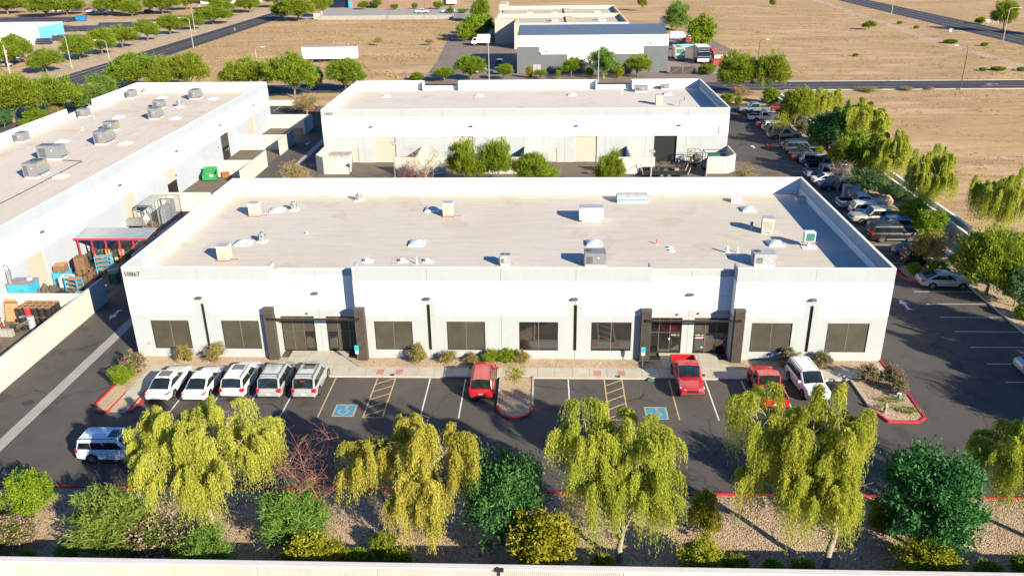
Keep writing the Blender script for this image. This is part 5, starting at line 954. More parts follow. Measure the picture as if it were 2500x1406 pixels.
# ---------------------------------------------------------------- lamp posts
def lamp_post(label, x, y, h, arm=(1.8,0), base=True, mat='pole', r=.09, name='street_lamp'):
    t = thing(name, label, 'street lamp', (x,y,0), 0, 'street lamps'); ax, ay = arm; k = math.hypot(ax,ay) or 1
    MB().cyl((0,0,0),(0,0,h-.5),r*1.25,r*.7,10).build('pole',mat,t); MB().tube([(0,0,h-.5),(ax*.12,ay*.12,h-.15),(ax*.4,ay*.4,h),(ax,ay,h+.08)],[r*.7,r*.6,r*.5,r*.45],8).build('arm',mat,t)
    MB().obox((ax*1.12,ay*1.12,h+.06),(ax/k*.75,ay/k*.75,0),(-ay/k*.28,ax/k*.28,0),(0,0,.13)).build('lamp_head','sign_white',t); MB().cyl((0,0,0),(0,0,.3),r*2.2,r*2.0,10).build('base','concrete_grey',t)
lamp_post('dark street lamp on the near verge of the back road right of the lot',119.6,119.9,8.9,(-2.2,0),mat='pole_dark'); lamp_post('grey street lamp by the east road near the shaded tree',166.3,197,9.4,(2.6,0)); lamp_post('brown street lamp behind the twin round trees',80.3,132.3,8.9,(1.5,0),mat='pole_dark')
lamp_post('tall street lamp beside the depot driveway',20.4,132.2,9.9,(0.2,1.6)); lamp_post('street lamp in front of the grey and white hall',45.0,132.2,8.2,(-.2,1.6)); lamp_post('street lamp behind the trees north of the west warehouse',-32.5,132.5,8.2,(1.6,0))
lamp_post('street lamp on the right verge of the west road',-74.6,199.8,8.7,(-2.6,0)); lamp_post('leaning looking street lamp behind the first street tree on the west road',-90.6,158.7,8.4,(-2.2,0)); lamp_post('street lamp with arm to the left at the west road kerb',-86.9,171.6,5.6,(-2.6,0)); lamp_post('street lamp on the left verge of the west road farther up',-90.6,241.8,8.8,(2.6,0)); lamp_post('farthest street lamp on the right side of the west road',-74.4,290.9,8.6,(-2.4,0))
lamp_post('thin street lamp beside the far east road',167,284,9,(2,0)); lamp_post('dark lamp post inside the far walled lot',-28.5,280.6,7.5,(0.4,0),mat='pole_dark',r=.06); lamp_post('short white lamp in the far left lot',-99.9,154.4,3.4,(-1.6,0),r=.06)
for x, y, h, lb in ((-39+23.5,309,8,'thin mast among the service trucks'),(-17.6,306,9,'second thin mast among the service trucks'),(-8.7,312,10,'tallest thin mast among the service trucks'),(2.5,311,8,'thin dark post at the right end of the far lot')):
    t = thing('mast', lb, 'mast', (x,y,0), 0, 'masts in the far lot'); MB().cyl((0,0,0),(0,0,h),.09,.06,8).build('pole','pole_dark',t); MB().box(-.25,.25,-.15,.15,h,h+.15).build('lamp_head','machine_dark',t)
t = thing('flagpole','white flagpole with a drooping red and white flag at the left edge','flagpole',(-102.7,151.2,0)); MB().cyl((0,0,0),(0,0,6.9),.09,.05,8).build('pole','sign_white',t); MB().cyl((0,0,6.9),(0,0,7.05),.09,n=8).build('finial','yellow',t)
fl = MB()
for i in range(6): fl.add([(.06+.05*math.sin(i),.0,6.1-i*.42),(.5-.04*i,.12*math.sin(i*2),5.9-i*.42),(.46-.04*i,.12*math.sin(i*2+2),5.5-i*.42),(.06,.0,5.7-i*.42)],[(0,1,2,3)],i % 2)
fl.build('flag',['red_paint','sign_white'],t)
for x, lb in ((13.3,'square headed alley lamp beside the west enclosure'),(47.0,'square headed alley lamp beside the open dock')):
    hh = 6.5 if x < 20 else 5.3
    t = thing('alley_lamp', lb, 'street lamp', (x,47.2,0), 0, 'alley lamps'); MB().box(-.07,.07,-.07,.07,0,hh-.2).build('pole','pole',t); MB().box(-.35,.35,-.3,.3,hh-.15,hh+.05).build('lamp_head','hvac_lt',t); MB().box(-.05,.05,-.3,.05,hh-.3,hh-.152).build('bracket','hvac',t); MB().cyl((0,0,0),(0,0,.6),.25,n=12).build('base','concrete_grey',t)
struct(MB().box(-2,60,43.3,46.2,.0,.12,0).build('alley_island','gravel'))
for x, y, lb in ((-78.2,247,'yellow hydrant by the west road'),(164.6,225.8,'yellow hydrant by the east road'),(57.2,-7.75,'stone coloured hydrant on the right gravel island')):
    t = thing('fire_hydrant', lb, 'hydrant', (x,y,.09 if x < 60 and x > 0 else 0), 0, 'hydrants'); MB().cyl((0,0,0),(0,0,.08),.2,n=12).cyl((0,0,.08),(0,0,.62),.13,.12,12).cyl((0,0,.62),(0,0,.78),.15,.06,12).build('barrel','hydrant' if y > 0 else 'rock',t,smooth=40); MB().cyl((-.2,0,.5),(.2,0,.5),.06,n=8).cyl((0,-.2,.46),(0,0,.46),.07,n=8).build('nozzle','hydrant' if y > 0 else 'rock',t)
t = thing('marker_post','small white post box beside the east road hydrant','marker',(162.4,222.6,0)); MB().box(-.3,.3,-.3,.3,0,1.0).build('post','sign_white',t); MB().box(-.34,.34,-.34,.34,1.0,1.1).build('cap','hvac_lt',t)
t = thing('rail_fence','white rail fence by the top right entrance','fence',(0,0,0))
for k in range(4): MB().box(184.5+k*1.6,184.65+k*1.6,247,247.15,0,1.4).build('post','sign_white',t)
for z in (.4,.8,1.2): MB().box(184.5,189.5,246.93,246.99,z,z+.12).build('rail','sign_white',t)
# accessible parking signs
for x, lb in ((18.39,'blue accessible parking sign by the left entry'),(40.84,'blue accessible parking sign by the right entry')):
    t = thing('parking_sign', lb, 'sign', (x,-1.46,.1), 0, 'accessible parking signs'); MB().box(-.02,.02,-.02,.02,0,1.85).build('post','galv',t)
    MB().box(-.16,.16,-.035,-.022,1.35,1.85).build('plate','sign_blue',t); mb = MB(); wheelchair(mb, -.02, 0, .3, 0, 0); o = mb.build('wheelchair_symbol','sign_dark',t,(0,-.038,1.62)); o.rotation_euler = (R(90),0,0); MB().box(-.13,.13,-.034,-.021,1.12,1.33).build('lower_plate','sign_white',t)
t = thing('metal_can','small blue can standing on the right gravel island','can',(58.9,-5.8,.09)); MB().cyl((0,0,0),(0,0,.45),.1,n=10).build('can','blue_paint',t); MB().box(-.14,.14,-.03,.03,.32,.5).build('tag','sign_white',t)
t = thing('plastic_lid','green plastic lid lying by the kerb near the red pickup','lid',(41.3,-3.3,0)); MB().loft([[(-.3,-.2,.12),(.3,-.2,.02),(.35,.2,.02),(-.2,.25,.16)],[(-.25,-.15,.16),(.25,-.15,.06),(.3,.15,.06),(-.15,.2,.2)]],close=True).build('lid','machine_green',t)
for x in (21.4, 38.85): t = thing('tie_down_bracket','small dark bracket on the kerb by the left hatching' if x < 30 else 'small dark bracket on the kerb by the right hatching','bracket',(x,-2.98,.15)); MB().box(-.12,.12,-.1,.1,0,.05).box(-.03,.09,-.02,.02,.05,.14).build('plate','machine_dark',t)
# ---------------------------------------------------------------- electrical cabinets, boulder
t = thing('transformer_cabinet','large pale electrical cabinets standing between parked cars','cabinet',(71.9,43.9,0)); MB().box(-1.0,.0,-.5,.5,0,1.7).build('case','hvac_lt',t); MB().box(.02,1.0,-.5,.5,0,1.55).build('case','hvac_lt',t); MB().box(-.93,-.07,-.52,-.501,.1,1.6).build('door','hvac',t); MB().box(-1.1,1.1,-.6,.6,0,.06).build('plinth','concrete_grey',t)
def rock(name, label, x, y, s, seed, z=0):
    r_ = np.random.default_rng(seed); mb = MB(); n, m_ = 9, 6; vs = []
    for i in range(m_+1):
        for j in range(n):
            a, b = math.pi*i/m_, 2*math.pi*j/n; k = 1+r_.uniform(-.16,.16) if 0 < i < m_ else 1; vs.append((s*k*math.sin(a)*math.cos(b), s*.8*k*math.sin(a)*math.sin(b), s*.45+s*.55*k*math.cos(a)))
    mb.add(vs,[(i*n+j,i*n+(j+1)%n,(i+1)*n+(j+1)%n,(i+1)*n+j) for i in range(m_) for j in range(n)])
    o = mb.build(name,'rock',None,(x,y,z)); tag(o, label, 'rock'); return o
rock('boulder','large tan boulder at the edge of the east planting',75.4,41.6,1.0,1); rock('boulder','small boulder on the left gravel strip by the pink bush',5.9,-22.2,.25,2,.05)
for k, (x, y) in enumerate(((44.8,-22.6),(62.0,-21))): rock('landscape_rock','small brown rock near the shaded gravel' if k == 0 else 'small rock near the right weeping tree',x,y,.22,5+k,.05)
t = thing('utility_post','short tan utility post among the east shrubs','post',(75.0,61.5,0)); MB().box(-.15,.15,-.12,.12,0,1.4).build('post','b5_tan',t); MB().box(-.18,.18,-.15,.15,1.4,1.46).build('cap','b5_beige',t)
# ---------------------------------------------------------------- west yards
t = thing('canopy','red framed lean-to canopy with grey roof in the junk yard','canopy')
MB().add([(-15.55,20.0,2.95),(-7.9,20.0,2.95),(-7.9,22.7,3.2),(-15.55,22.7,3.2),(-15.55,20.0,3.05),(-7.9,20.0,3.05),(-7.9,22.7,3.3),(-15.55,22.7,3.3)],[(0,3,2,1),(4,5,6,7),(0,1,5,4),(1,2,6,5),(2,3,7,6),(3,0,4,7)]).build('roof','canopy_roof',t); MB().box(-15.6,-7.85,19.93,19.99,2.9,3.08).build('fascia','red_paint',t)
for x in (-15.2,-13.75,-12.3,-10.85,-9.4,-8.1): MB().box(x-.06,x+.06,20.05,20.17,0,2.96).build('post','red_paint',t); MB().box(x-.05,x+.05,22.5,22.6,0,3.15).build('post','red_paint',t)
for k, (x, mt, lb) in enumerate(((-14.3,'machine_dark','dark engine unit at the west end under the red canopy'),(-13.1,'machine_tan','tan compressor under the red canopy, left one'),(-11.6,'machine_tan','tan compressor under the red canopy, right one'),(-10.2,'machine_green','green pump set under the red canopy'))):
    t = thing('compressor', lb, 'machine', (x,21.2,0), 0, 'machines under the canopy'); MB().cyl((-.55,0,.42),(.55,0,.42),.3,n=14).build('tank',mt,t,smooth=40); MB().box(-.45,.45,-.3,.3,.72,.8).build('deck','machine_dark',t)
    o = MB()
    for q in (-.25,.05,.3): o.cyl((q,0,.8),(q,0,1.35),.14,.11,10).cyl((q,0,1.35),(q,.0,1.42),.17,.17,10)
    o.build('cylinder_heads',mt,t); MB().cyl((-.4,-.3,1.0),(-.4,-.36,1.0),.3,n=14).build('flywheel','machine_dark',t); MB().bar((-.45,0,.8),(-.45,.1,1.7),.1).build('motor_stack','machine_dark',t)
    for q in (-.4,.4): MB().box(q-.05,q+.05,-.25,.25,0,.16).build('foot','machine_dark',t)
t = thing('blue_tank','blue steel tank with galvanised exhaust duct by the west warehouse wall','tank',(-14.4,8.9,0)); MB().loft([[(-.9,-.7,.2),(.9,-.7,.2),(.9,.7,.2),(-.9,.7,.2)],[(-1.05,-.8,2.9),(1.05,-.8,2.9),(1.05,.8,2.9),(-1.05,.8,2.9)]],close=True).build('shell','cyan_paint',t); MB().box(-1.1,1.1,-.85,.85,2.902,2.98).build('lid','hvac',t); MB().box(.35,1.06,-.9,-.81,2.0,2.8).build('side_box','cyan_paint',t)
MB().tube([(-.8,-.5,2.6),(-.8,-.4,4.2),(-1.0,-.35,4.55),(-1.2,-.3,4.4)],[.2]*4,12).build('duct','galv',t,smooth=40); MB().box(-1.0,-.9,-.72,.72,0,2.9).build('frame','machine_dark',t); MB().cyl((.5,.3,2.98),(.5,.3,3.3),.28,n=12).build('motor','hvac_lt',t)
def tarp(label, x, y, w, d, h, seed, mat):
    r_ = np.random.default_rng(seed); n = 9; vs = []
    for j in range(n):
        for i in range(n):
            u, v = i/(n-1)*2-1, j/(n-1)*2-1; e = max(abs(u),abs(v)); vs.append((u*w/2*(1+.06*r_.uniform(-1,1)), v*d/2*(1+.06*r_.uniform(-1,1)), max(0, h*(1-e**3.2)*(1+r_.uniform(-.22,.22)))))
    o = MB().add(vs,[(j*n+i,j*n+i+1,(j+1)*n+i+1,(j+1)*n+i) for j in range(n-1) for i in range(n-1)]).build('tarpaulin',mat,None,(x,y,.01)); tag(o,label,'tarp','covered heaps')
tarp('brown tarpaulin heap right of the blue tank',-12.9,9.6,1.7,1.6,2.3,1,'tarp'); tarp('shiny black tarpaulin heap in the junk yard',-11.4,9.4,1.9,1.6,1.7,2,'tarp_black'); tarp('low olive tarpaulin behind the black one',-11.2,11.6,2.0,1.4,1.0,3,'tarp')
for x, y, lb in ((-10.4,9.0,'blue bin nearest the yard wall corner'),(-9.6,9.6,'blue bin right of the first blue bin'),(-10.1,10.2,'blue bin behind the other two blue bins')):
    t = thing('storage_bin', lb, 'bin', (x,y,0), .2, 'blue bins'); MB().loft([[(-.34,-.28,.05),(.34,-.28,.05),(.34,.28,.05),(-.34,.28,.05)],[(-.42,-.34,1.2),(.42,-.34,1.2),(.42,.34,1.2),(-.42,.34,1.2)]],close=True).build('tub','blue_paint',t); MB().box(-.45,.45,-.37,.37,1.202,1.27).build('lid','cyan_paint',t)
t = thing('liquid_tote','white caged liquid tote beside the cyan box','tote',(-13.7,14.4,0)); MB().box(-.55,.55,-.48,.48,.18,1.2).build('tank','tote_white',t); MB().box(-.6,.6,-.52,.52,0,.15).build('pallet','galv',t); cg = MB()
for k in range(6): cg.bar((-.58+k*.232,-.5,.15),(-.58+k*.232,-.5,1.22),.025).bar((-.58+k*.232,.5,.15),(-.58+k*.232,.5,1.22),.025)
for z in (.4,.7,1.0,1.22): cg.bar((-.58,-.5,z),(.58,-.5,z),.025).bar((-.58,.5,z),(.58,.5,z),.025).bar((-.58,-.5,z),(-.58,.5,z),.025).bar((.58,-.5,z),(.58,.5,z),.025)
cg.build('cage','galv',t); MB().cyl((0,0,1.2),(0,0,1.27),.12,n=10).build('cap','red_paint',t)
t = thing('cyan_crate','cyan steel crate carrying brown pallets','crate',(-14.8,15.6,0)); MB().box(-.6,.6,-.7,.7,0,1.25).build('box','cyan_paint',t)
for k in range(5): 
    t2 = thing('pallet',('bottom','second lowest','middle','second highest','topmost')[k]+' brown pallet in the pile on the cyan crate','pallet',(-14.8+.03*(k%2),15.6,1.255+k*.145),.05*k,'pallets on the cyan crate')
    for j in range(5): MB().box(-.5,.5,-.55+j*.24,-.4+j*.24,.09,.13).build('board','timber',t2)
    MB().box(-.5,-.4,-.55,.56,0,.088).box(-.05,.05,-.55,.56,0,.088).box(.4,.5,-.55,.56,0,.088).build('runner','brown_steel',t2)
t = thing('steel_cabinet','tall rusty brown steel cabinet in the junk yard','cabinet',(-13.7,17.4,0),.15); MB().box(-.5,.5,-.5,.5,0,2.1).build('case','brown_steel',t); MB().box(-.48,-.01,-.52,-.501,.05,2.05).build('door','brown_steel',t); MB().box(.01,.48,-.52,-.501,.05,2.05).build('door','brown_steel',t); MB().box(-.52,-.501,-.5,.5,.0,2.1).build('side_panel','machine_dark',t)
for k, (x, y, rz, lb) in enumerate(((-11.9,18.4,.3,'blue shelf rack in front of the red canopy'),(-12.6,13.6,-.3,'low blue rack beside the liquid tote'))):
    t = thing('shelf_rack', lb, 'rack', (x,y,0), rz, 'blue racks'); h = 1.9 if k == 0 else 1.4
    for sx in (-.75,.75):
        for sy in (-.35,.35): MB().box(sx-.04,sx+.04,sy-.04,sy+.04,0,h).build('upright','cyan_paint',t)
    for z in (.35,.8,1.25,1.7):
        if z < h: MB().box(-.71,.71,-.38,-.32,z,z+.06).box(-.71,.71,.32,.38,z,z+.06).build('beam','cyan_paint',t); MB().box(-.7,.7,-.3,.3,z,z+.03).build('shelf','timber',t)
t = thing('bracket_heap','heap of brown steel brackets and frames before the canopy','frames',(-12.6,16.6,0)); r_ = rnd(8)
for k in range(16): x, y = r_.uniform(-1,1), r_.uniform(-1,1); MB().bar((x,y,r_.uniform(.1,1.0)),(x+r_.uniform(-.8,.8),y+r_.uniform(-.8,.8),r_.uniform(.1,1.4)),.09).build('bracket','brown_steel',t)
for k in range(4): MB().box(-1+k*.5,-.7+k*.5,-.5,.5,0,.25+.2*(k%3)).build('plate_stack','brown_steel',t)
for k, (x, y, lb) in enumerate(((-10.7,17.6,'wire basket of parts near the yard wall opening'),(-9.9,18.8,'wire basket in shade under the canopy edge'))):
    t = thing('wire_basket', lb, 'basket', (x,y,0), .3, 'wire baskets'); cg = MB()
    for q in range(6):
        for z in (.15,.9): cg.bar((-.6,-.5+q*.2,z),(.6,-.5+q*.2,z),.02)
        cg.bar((-.6+q*.24,-.5,.1),(-.6+q*.24,-.5,.95),.02).bar((-.6+q*.24,.5,.1),(-.6+q*.24,.5,.95),.02)
    cg.build('mesh','galv',t); MB().box(-.5,.5,-.4,.4,.16,.6).build('contents','hvac_lt',t)
t = thing('waste_bin','dark green bin in shade by the yard wall','bin',(-9.6,15.6,0)); MB().box(-.4,.4,-.4,.4,0,1.0).build('tub','machine_green',t); MB().box(-.43,.43,-.43,.43,1.002,1.07).build('lid','dumpster_in',t)
t = thing('bucket','white bucket on the ground in the shade of the yard','bucket',(-9.7,13.6,0)); MB().cyl((0,0,0),(0,0,.5),.24,.3,14).build('pail','tote_white',t); MB().cyl((0,0,.5),(0,0,.53),.31,n=14).build('rim','sign_white',t)
# drums
d0 = thing('steel_drum','','drum',(0,0,0),0,'stacked steel drums'); MB().cyl((0,0,0),(0,0,.86),.29,n=16).cyl((0,0,.28),(0,0,.31),.305,n=16).cyl((0,0,.56),(0,0,.59),.305,n=16).build('shell','drum_black',d0,smooth=40); MB().cyl((0,0,.862),(0,0,.885),.3,.285,16).build('lid','drum_lid',d0)
fs = 0
for lay in (0, 1):
    for r_ in range(3):
        for c_ in range(5):
            lb = ('drum in the upper layer of the drum stack, row %s, position %s from the west' % (('front','middle','back')[r_], ('one','two','three','four','five')[c_])) if lay else ('drum in the lower layer of the drum stack, row %s, position %s from the west' % (('front','middle','back')[r_], ('one','two','three','four','five')[c_]))
            o = put(d0, fs, (-13.1+c_*.62+r_*.02,5.85+r_*.62,.005+lay*.89), 0, lb); fs = 1
            if lay == 1 and r_ == 0 and c_ == 1:
                s = o.children[0] if o.children[0].name.startswith('shell') else o.children[1]; s.material_slots[0].link = 'OBJECT'; s.material_slots[0].material = MATS['drum_red']; o['label'] = 'red drum in the front row of the drum stack'
t = thing('plywood_sheets','weathered plywood sheets leaning on the white cross wall','boards',(-14.9,6.9,0))
for k in range(3): o = MB().box(-.6+k*.1,.6+k*.1,-.02,.02,0,2.0-k*.2).build('sheet',('machine_tan','brown_steel','timber')[k],t); o.rotation_euler.x = R(-12-k*4); o.location.y = -k*.15
t = thing('scrap_plates','tilted grey scrap sheet metal in the drum yard','scrap',(-12.9,4.5,0))
for k in range(5): o = MB().box(-.6,.6,-.4,.4,0,.03).build('sheet',('hvac_lt','brown_steel','machine_dark','tan_coil','hvac')[k],t,(k*.35-.8,.3*(k%2),.15+k*.14)); o.rotation_euler = (R(10+k*8),R(-15+k*7),k)
for k, (x, y, mt, lb) in enumerate(((-12.5,5.0,'drum_black','lone dark drum in front of the drum stack'),(-11.9,5.1,'hvac_lt','pale upright cylinder beside the lone dark drum'))):
    t = thing('cylinder_tank', lb, 'drum', (x,y,0)); MB().cyl((0,0,0),(0,0,1.25),.3,n=14).build('shell',mt,t,smooth=40); MB().cyl((0,0,1.25),(0,0,1.3),.3,.2,14).build('top','galv',t)
t = thing('steel_trolley','red framed trolley at the left edge of the drum yard','trolley',(-15.2,5.2,0)); MB().box(-.5,.5,-.35,.35,.3,.36).box(-.5,.5,-.35,.35,.9,.94).build('deck','red_paint',t)
for sx in (-.45,.45):
    for sy in (-.3,.3): MB().bar((sx,sy,.1),(sx,sy,1.0),.05).build('leg','sign_white',t)
t = thing('block_row','row of upright grey blocks along the drum yard floor','blocks',(-14.4,3.7,0))
for k in range(9): MB().box(-1.6+k*.36,-1.29+k*.36,-.2,.2,0,.62).build('block','concrete_grey',t)
# steel cage and duct
t = thing('steel_cage','grey steel bar cage with mesh roof in the west yard','cage',(-13.1,34.5,0)); 
for x in (-1.6,0,1.6):
    for y in (-2.3,0,2.3): MB().box(x-.05,x+.05,y-.05,y+.05,0,2.6).build('post','hvac',t)
for y in (-2.3,0,2.3): MB().box(-1.6,1.6,y-.04,y+.04,2.602,2.68).build('beam','hvac',t)
for x in (-1.6,0,1.6): MB().box(x-.04,x+.04,-2.3,2.3,2.682,2.74).build('beam','hvac',t)
mb = MB()
for k in range(24): y = -2.3+k*.2; mb.bar((1.6,y,.1),(1.6,y,2.6),.03)
for k in range(17): x = -1.6+k*.2; mb.bar((x,-2.3,.1),(x,-2.3,2.6),.022) if k > 6 else None
mb.build('bars','hvac',t); MB().box(-1.5,.2,-2.2,2.2,2.745,2.76).build('mesh_roof','galv',t); MB().box(.3,1.3,-1.2,1.5,.1,1.9).build('stored_unit','hvac_lt',t)
t = thing('duct_elbow','large galvanised duct elbow on legs beside the cage','duct',(-14.2,31.4,0)); MB().loft([[(-1.4,-.5,.7),(-1.4,.5,.7),(-1.4,.5,1.4),(-1.4,-.5,1.4)],[(.3,-.6,.7),(.3,.5,.7),(.3,.5,1.5),(.3,-.6,1.5)],[(1.0,-.6,.8),(.8,.5,.9),(.6,.5,1.7),(.8,-.6,1.6)],[(1.5,-.3,1.4),(1.2,.7,1.5),(.9,.7,2.1),(1.1,-.3,2.1)]],close=True).build('duct','galv',t)
for x in (-1.2,.6): 
    for y in (-.4,.4): MB().bar((x,y,0),(x,y,.75),.05).build('leg','galv',t)
# dumpster
t = thing('dumpster','green open dumpster against the white cross wall','dumpster',(-13.9,52.7,0),.2); w, d, h = 1.9, 1.5, 1.35; mb = MB()
mb.add([(-w/2,-d/2,.15),(w/2,-d/2,.15),(w/2,-d/2,h*.75),(-w/2,-d/2,h*.75)],[(0,1,2,3)]).add([(-w/2,d/2,.15),(w/2,d/2,.15),(w/2,d/2,h),(-w/2,d/2,h)],[(3,2,1,0)])
for sx in (-1,1): mb.add([(sx*w/2,-d/2,.15),(sx*w/2,d/2,.15),(sx*w/2,d/2,h),(sx*w/2,-d/2,h*.75)],[(0,1,2,3)]); mb.box(sx*w/2-.05+.03*sx,sx*w/2+.05+.03*sx,-.1,.1,.6,.8)
mb.build('bin','dumpster',t); MB().box(-w/2+.02,w/2-.02,-d/2+.02,d/2-.02,.15,.18).build('floor','dumpster_in',t); MB().obox((0,d/2+.12,h+.1),(w,0,0),(0,.05,.5),(0,-.04,.01)).build('lid','dumpster',t); MB().box(.1,.5,-d/2-.01,-d/2-.003,.6,.9).build('placard','sign_white',t)
for x, y in ((-.8,-.6),(.8,-.6),(-.8,.6),(.8,.6)): MB().cyl((x-.05,y,.08),(x+.05,y,.08),.08,n=8).build('caster','tyre',t)
MB().box(-.5,.2,-.3,.2,.6,.95).build('rubbish','timber',t)
t = thing('rusty_panel','rusty orange panel leaning by the green dumpster','panel',(-12.1,53.9,0)); MB().box(-.55,.55,-.03,.03,.1,.85).build('sheet','rust',t); MB().box(-.58,.58,-.06,.06,0,.1).build('sill','rust',t)
# alley things by 10937
t = thing('pipe_rack','rusty white pipe racks stacked in the west enclosure','rack',(3.2,57.6,0)); 
for k in range(5): MB().bar((-1.2,-1.0+k*.45,2.5),(1.9,-1.0+k*.45,2.5),.06).build('rail','rust' if k % 2 else 'galv',t)
for x in (-.8,.2,1.2,1.8): MB().bar((x,-1.2,2.45),(x,1.2,2.45),.07).bar((x,-1.2,0),(x,-1.2,2.45),.07).bar((x,1.2,0),(x,1.2,2.45),.07).build('frame','galv',t)
mb = MB(); r_ = rnd(4)
for k in range(9): mb.obox((1.95,-1.4+.1*k,.3+k*.24),(.3,0,0),(0,r_.uniform(.4,.9),0),(0,0,.2))
mb.build('sheet_pile','sign_white',t)
t = thing('lumber_rack','timber and pipe lengths in the enclosure behind the bare tree','rack',(16.9,58.2,0))
for k in range(6): MB().bar((-1.6,-1+k*.35,.9+.1*k),(1.8,-1+k*.35,.9+.08*k),.12).build('length',('timber','galv','hvac_lt')[k%3],t)
for x in (-1.2,1.4): MB().bar((x,-1.1,0),(x,-1.1,1.6),.08).bar((x,1.0,0),(x,1.0,1.7),.08).build('upright','rust',t)
for x, lb in ((46.3,'small air conditioner in the enclosure by the open dock'),(47.5,'larger air conditioner in the enclosure by the open dock')):
    s = .8 if x < 47 else 1; t = thing('condenser', lb, 'air conditioner', (x,59.5,0), 0, 'ground air conditioners'); MB().box(-.55*s,.55*s,-.3,.3,.05,1.3*s).build('case','hvac_lt',t); MB().cyl((-.15,-.3,.7*s),(-.15,-.32,.7*s),.38*s,n=16).build('fan_guard','machine_dark',t); MB().box(-.6*s,.6*s,-.35,.35,0,.05).build('base','concrete_grey',t); MB().box(.36*s,.5*s,-.315,-.301,.2,1.1*s).build('grille','hvac',t)
t = thing('dump_trailer','low trailer full of dark scrap and a cardboard box','trailer',(49.7,53.9,0),.02); MB().box(-3,3,-1.1,-1.0,.5,1.1).box(-3,3,1.0,1.1,.5,1.1).box(-3,3,-1,1,.45,.52).build('bed','tarp_black',t); MB().bar((-3.05,-1,.5),(-3.3,-1,1.6),.06).bar((-3.05,1,.5),(-3.3,1,1.6),.06).bar((-3.3,-1,1.6),(-3.3,1,1.6),.06).build('ramp','hvac_lt',t); MB().bar((3.05,-1,.5),(3.4,-1,1.5),.1).bar((3.05,1,.5),(3.4,1,1.5),.1).build('end_gate','hvac_lt',t); r_ = rnd(2); mb = MB()
for k in range(22): mb.obox((r_.uniform(-2.6,2.6),r_.uniform(-.8,.8),r_.uniform(.6,1.0)),(r_.uniform(.2,.8),r_.uniform(-.2,.2),.1),(.1,r_.uniform(.2,.5),0),(0,.1,r_.uniform(.1,.4)))
stuff(mb.build('scrap','machine_dark',t)); MB().box(1.3,1.9,-.7,-.3,1.0,1.3).build('cardboard_box','timber',t); axle(t,-.5,2.3,.38); axle(t,.5,2.3,.38)
t = thing('scrap_cage','black steel frame cage crammed with scrap in the chamfered enclosure','cage',(54.6,58.6,0)); 
for x in (-.9,.9):
    for y in (-1.2,1.2): MB().bar((x,y,0),(x,y,2.4),.06).build('post','machine_dark',t)
for z in (.8,1.6,2.4): MB().bar((-.9,-1.2,z),(.9,-1.2,z),.05).bar((-.9,1.2,z),(.9,1.2,z),.05).bar((-.9,-1.2,z),(-.9,1.2,z),.05).bar((.9,-1.2,z),(.9,1.2,z),.05).build('rail','machine_dark',t)
mb = MB(); r_ = rnd(9)
for k in range(30): mb.obox((r_.uniform(-.7,.7),r_.uniform(-1,1),r_.uniform(.2,2.2)),(r_.uniform(.1,.6),.1,.1),(.05,r_.uniform(.1,.5),.1),(0,0,r_.uniform(.05,.3)))
stuff(mb.build('scrap','machine_dark',t))
t = thing('green_tank_skid','green coiled hose machine over the chamfered enclosure wall','machine',(57.3,58.2,0)); MB().box(-1.6,1.8,-1,1,.0,.3).build('skid','machine_dark',t); MB().cyl((-.9,0,1.5),(.7,0,1.5),.75,n=16).build('drum','teal',t,smooth=40)
for k in range(5): MB().cyl((-.7+k*.3,0,1.5),(-.62+k*.3,0,1.5),.8,n=16).build('hoop','machine_green',t)
for x in (-1.5,1.7): MB().bar((x,-.9,.3),(x,-.9,2.5),.08).bar((x,.9,.3),(x,.9,2.5),.08).bar((x,-.9,2.5),(x,.9,2.5),.08).build('frame','machine_dark',t)
MB().bar((-1.5,-.9,2.5),(1.7,-.9,2.5),.07).bar((-1.5,.9,2.5),(1.7,.9,2.5),.07).build('top_rail','machine_dark',t)
t = thing('tyre','blue shaded tyre leaning on the wall beside the open dock','tyre',(53.3,61.5,.38)); mb = MB(); n = 18; mb.loft([[(rr_*math.cos(2*math.pi*k/n),yy,rr_*math.sin(2*math.pi*k/n)) for k in range(n)] for rr_, yy in ((.2,-.1),(.36,-.1),(.38,0),(.36,.1),(.2,.1))],close=True,caps=False).build('tread','hvac',t,smooth=40)
t = thing('pipe_rail','galvanised pipe rail along the wall by the open dock','rail',(0,0,0)); MB().bar((52.6,61.2,1.5),(57,61.2,1.5),.05).bar((52.7,61.2,0),(52.7,61.2,1.5),.05).bar((55,61.2,0),(55,61.2,1.5),.05).bar((57,61.2,0),(57,61.2,1.5),.05).build('tube','galv',t)
# ---------------------------------------------------------------- plants
def unit(a): return a/np.maximum(1e-9, np.linalg.norm(a, axis=1, keepdims=True))
def leaf_mesh(name, mats, P, D, N, Ln, Wd, var, mi=None):
    """one diamond blade per leaf"""
    n = len(P); D = unit(D); S = unit(np.cross(D, N)); v = np.empty((n,4,3), np.float32)
    v[:,0] = P-D*Ln[:,None]*.5; v[:,2] = P+D*Ln[:,None]*.5; m = P+D*Ln[:,None]*.02
    v[:,1] = m+S*Wd[:,None]*.5; v[:,3] = m-S*Wd[:,None]*.5
    me = bpy.data.meshes.new(name); me.vertices.add(n*4); me.vertices.foreach_set('co', v.ravel())
    me.loops.add(n*4); me.loops.foreach_set('vertex_index', np.arange(n*4, dtype=np.int32))
    me.polygons.add(n); me.polygons.foreach_set('loop_start', np.arange(0, n*4, 4, dtype=np.int32))
    if mi is not None: me.polygons.foreach_set('material_index', mi.astype(np.int32))
    a = me.attributes.new('var', 'FLOAT', 'POINT'); a.data.foreach_set('value', np.repeat(np.clip(var,0,1), 4).astype(np.float32))
    for k in ([mats] if isinstance(mats, str) else mats): me.materials.append(MATS[k])
    me.update(calc_edges=True); return me
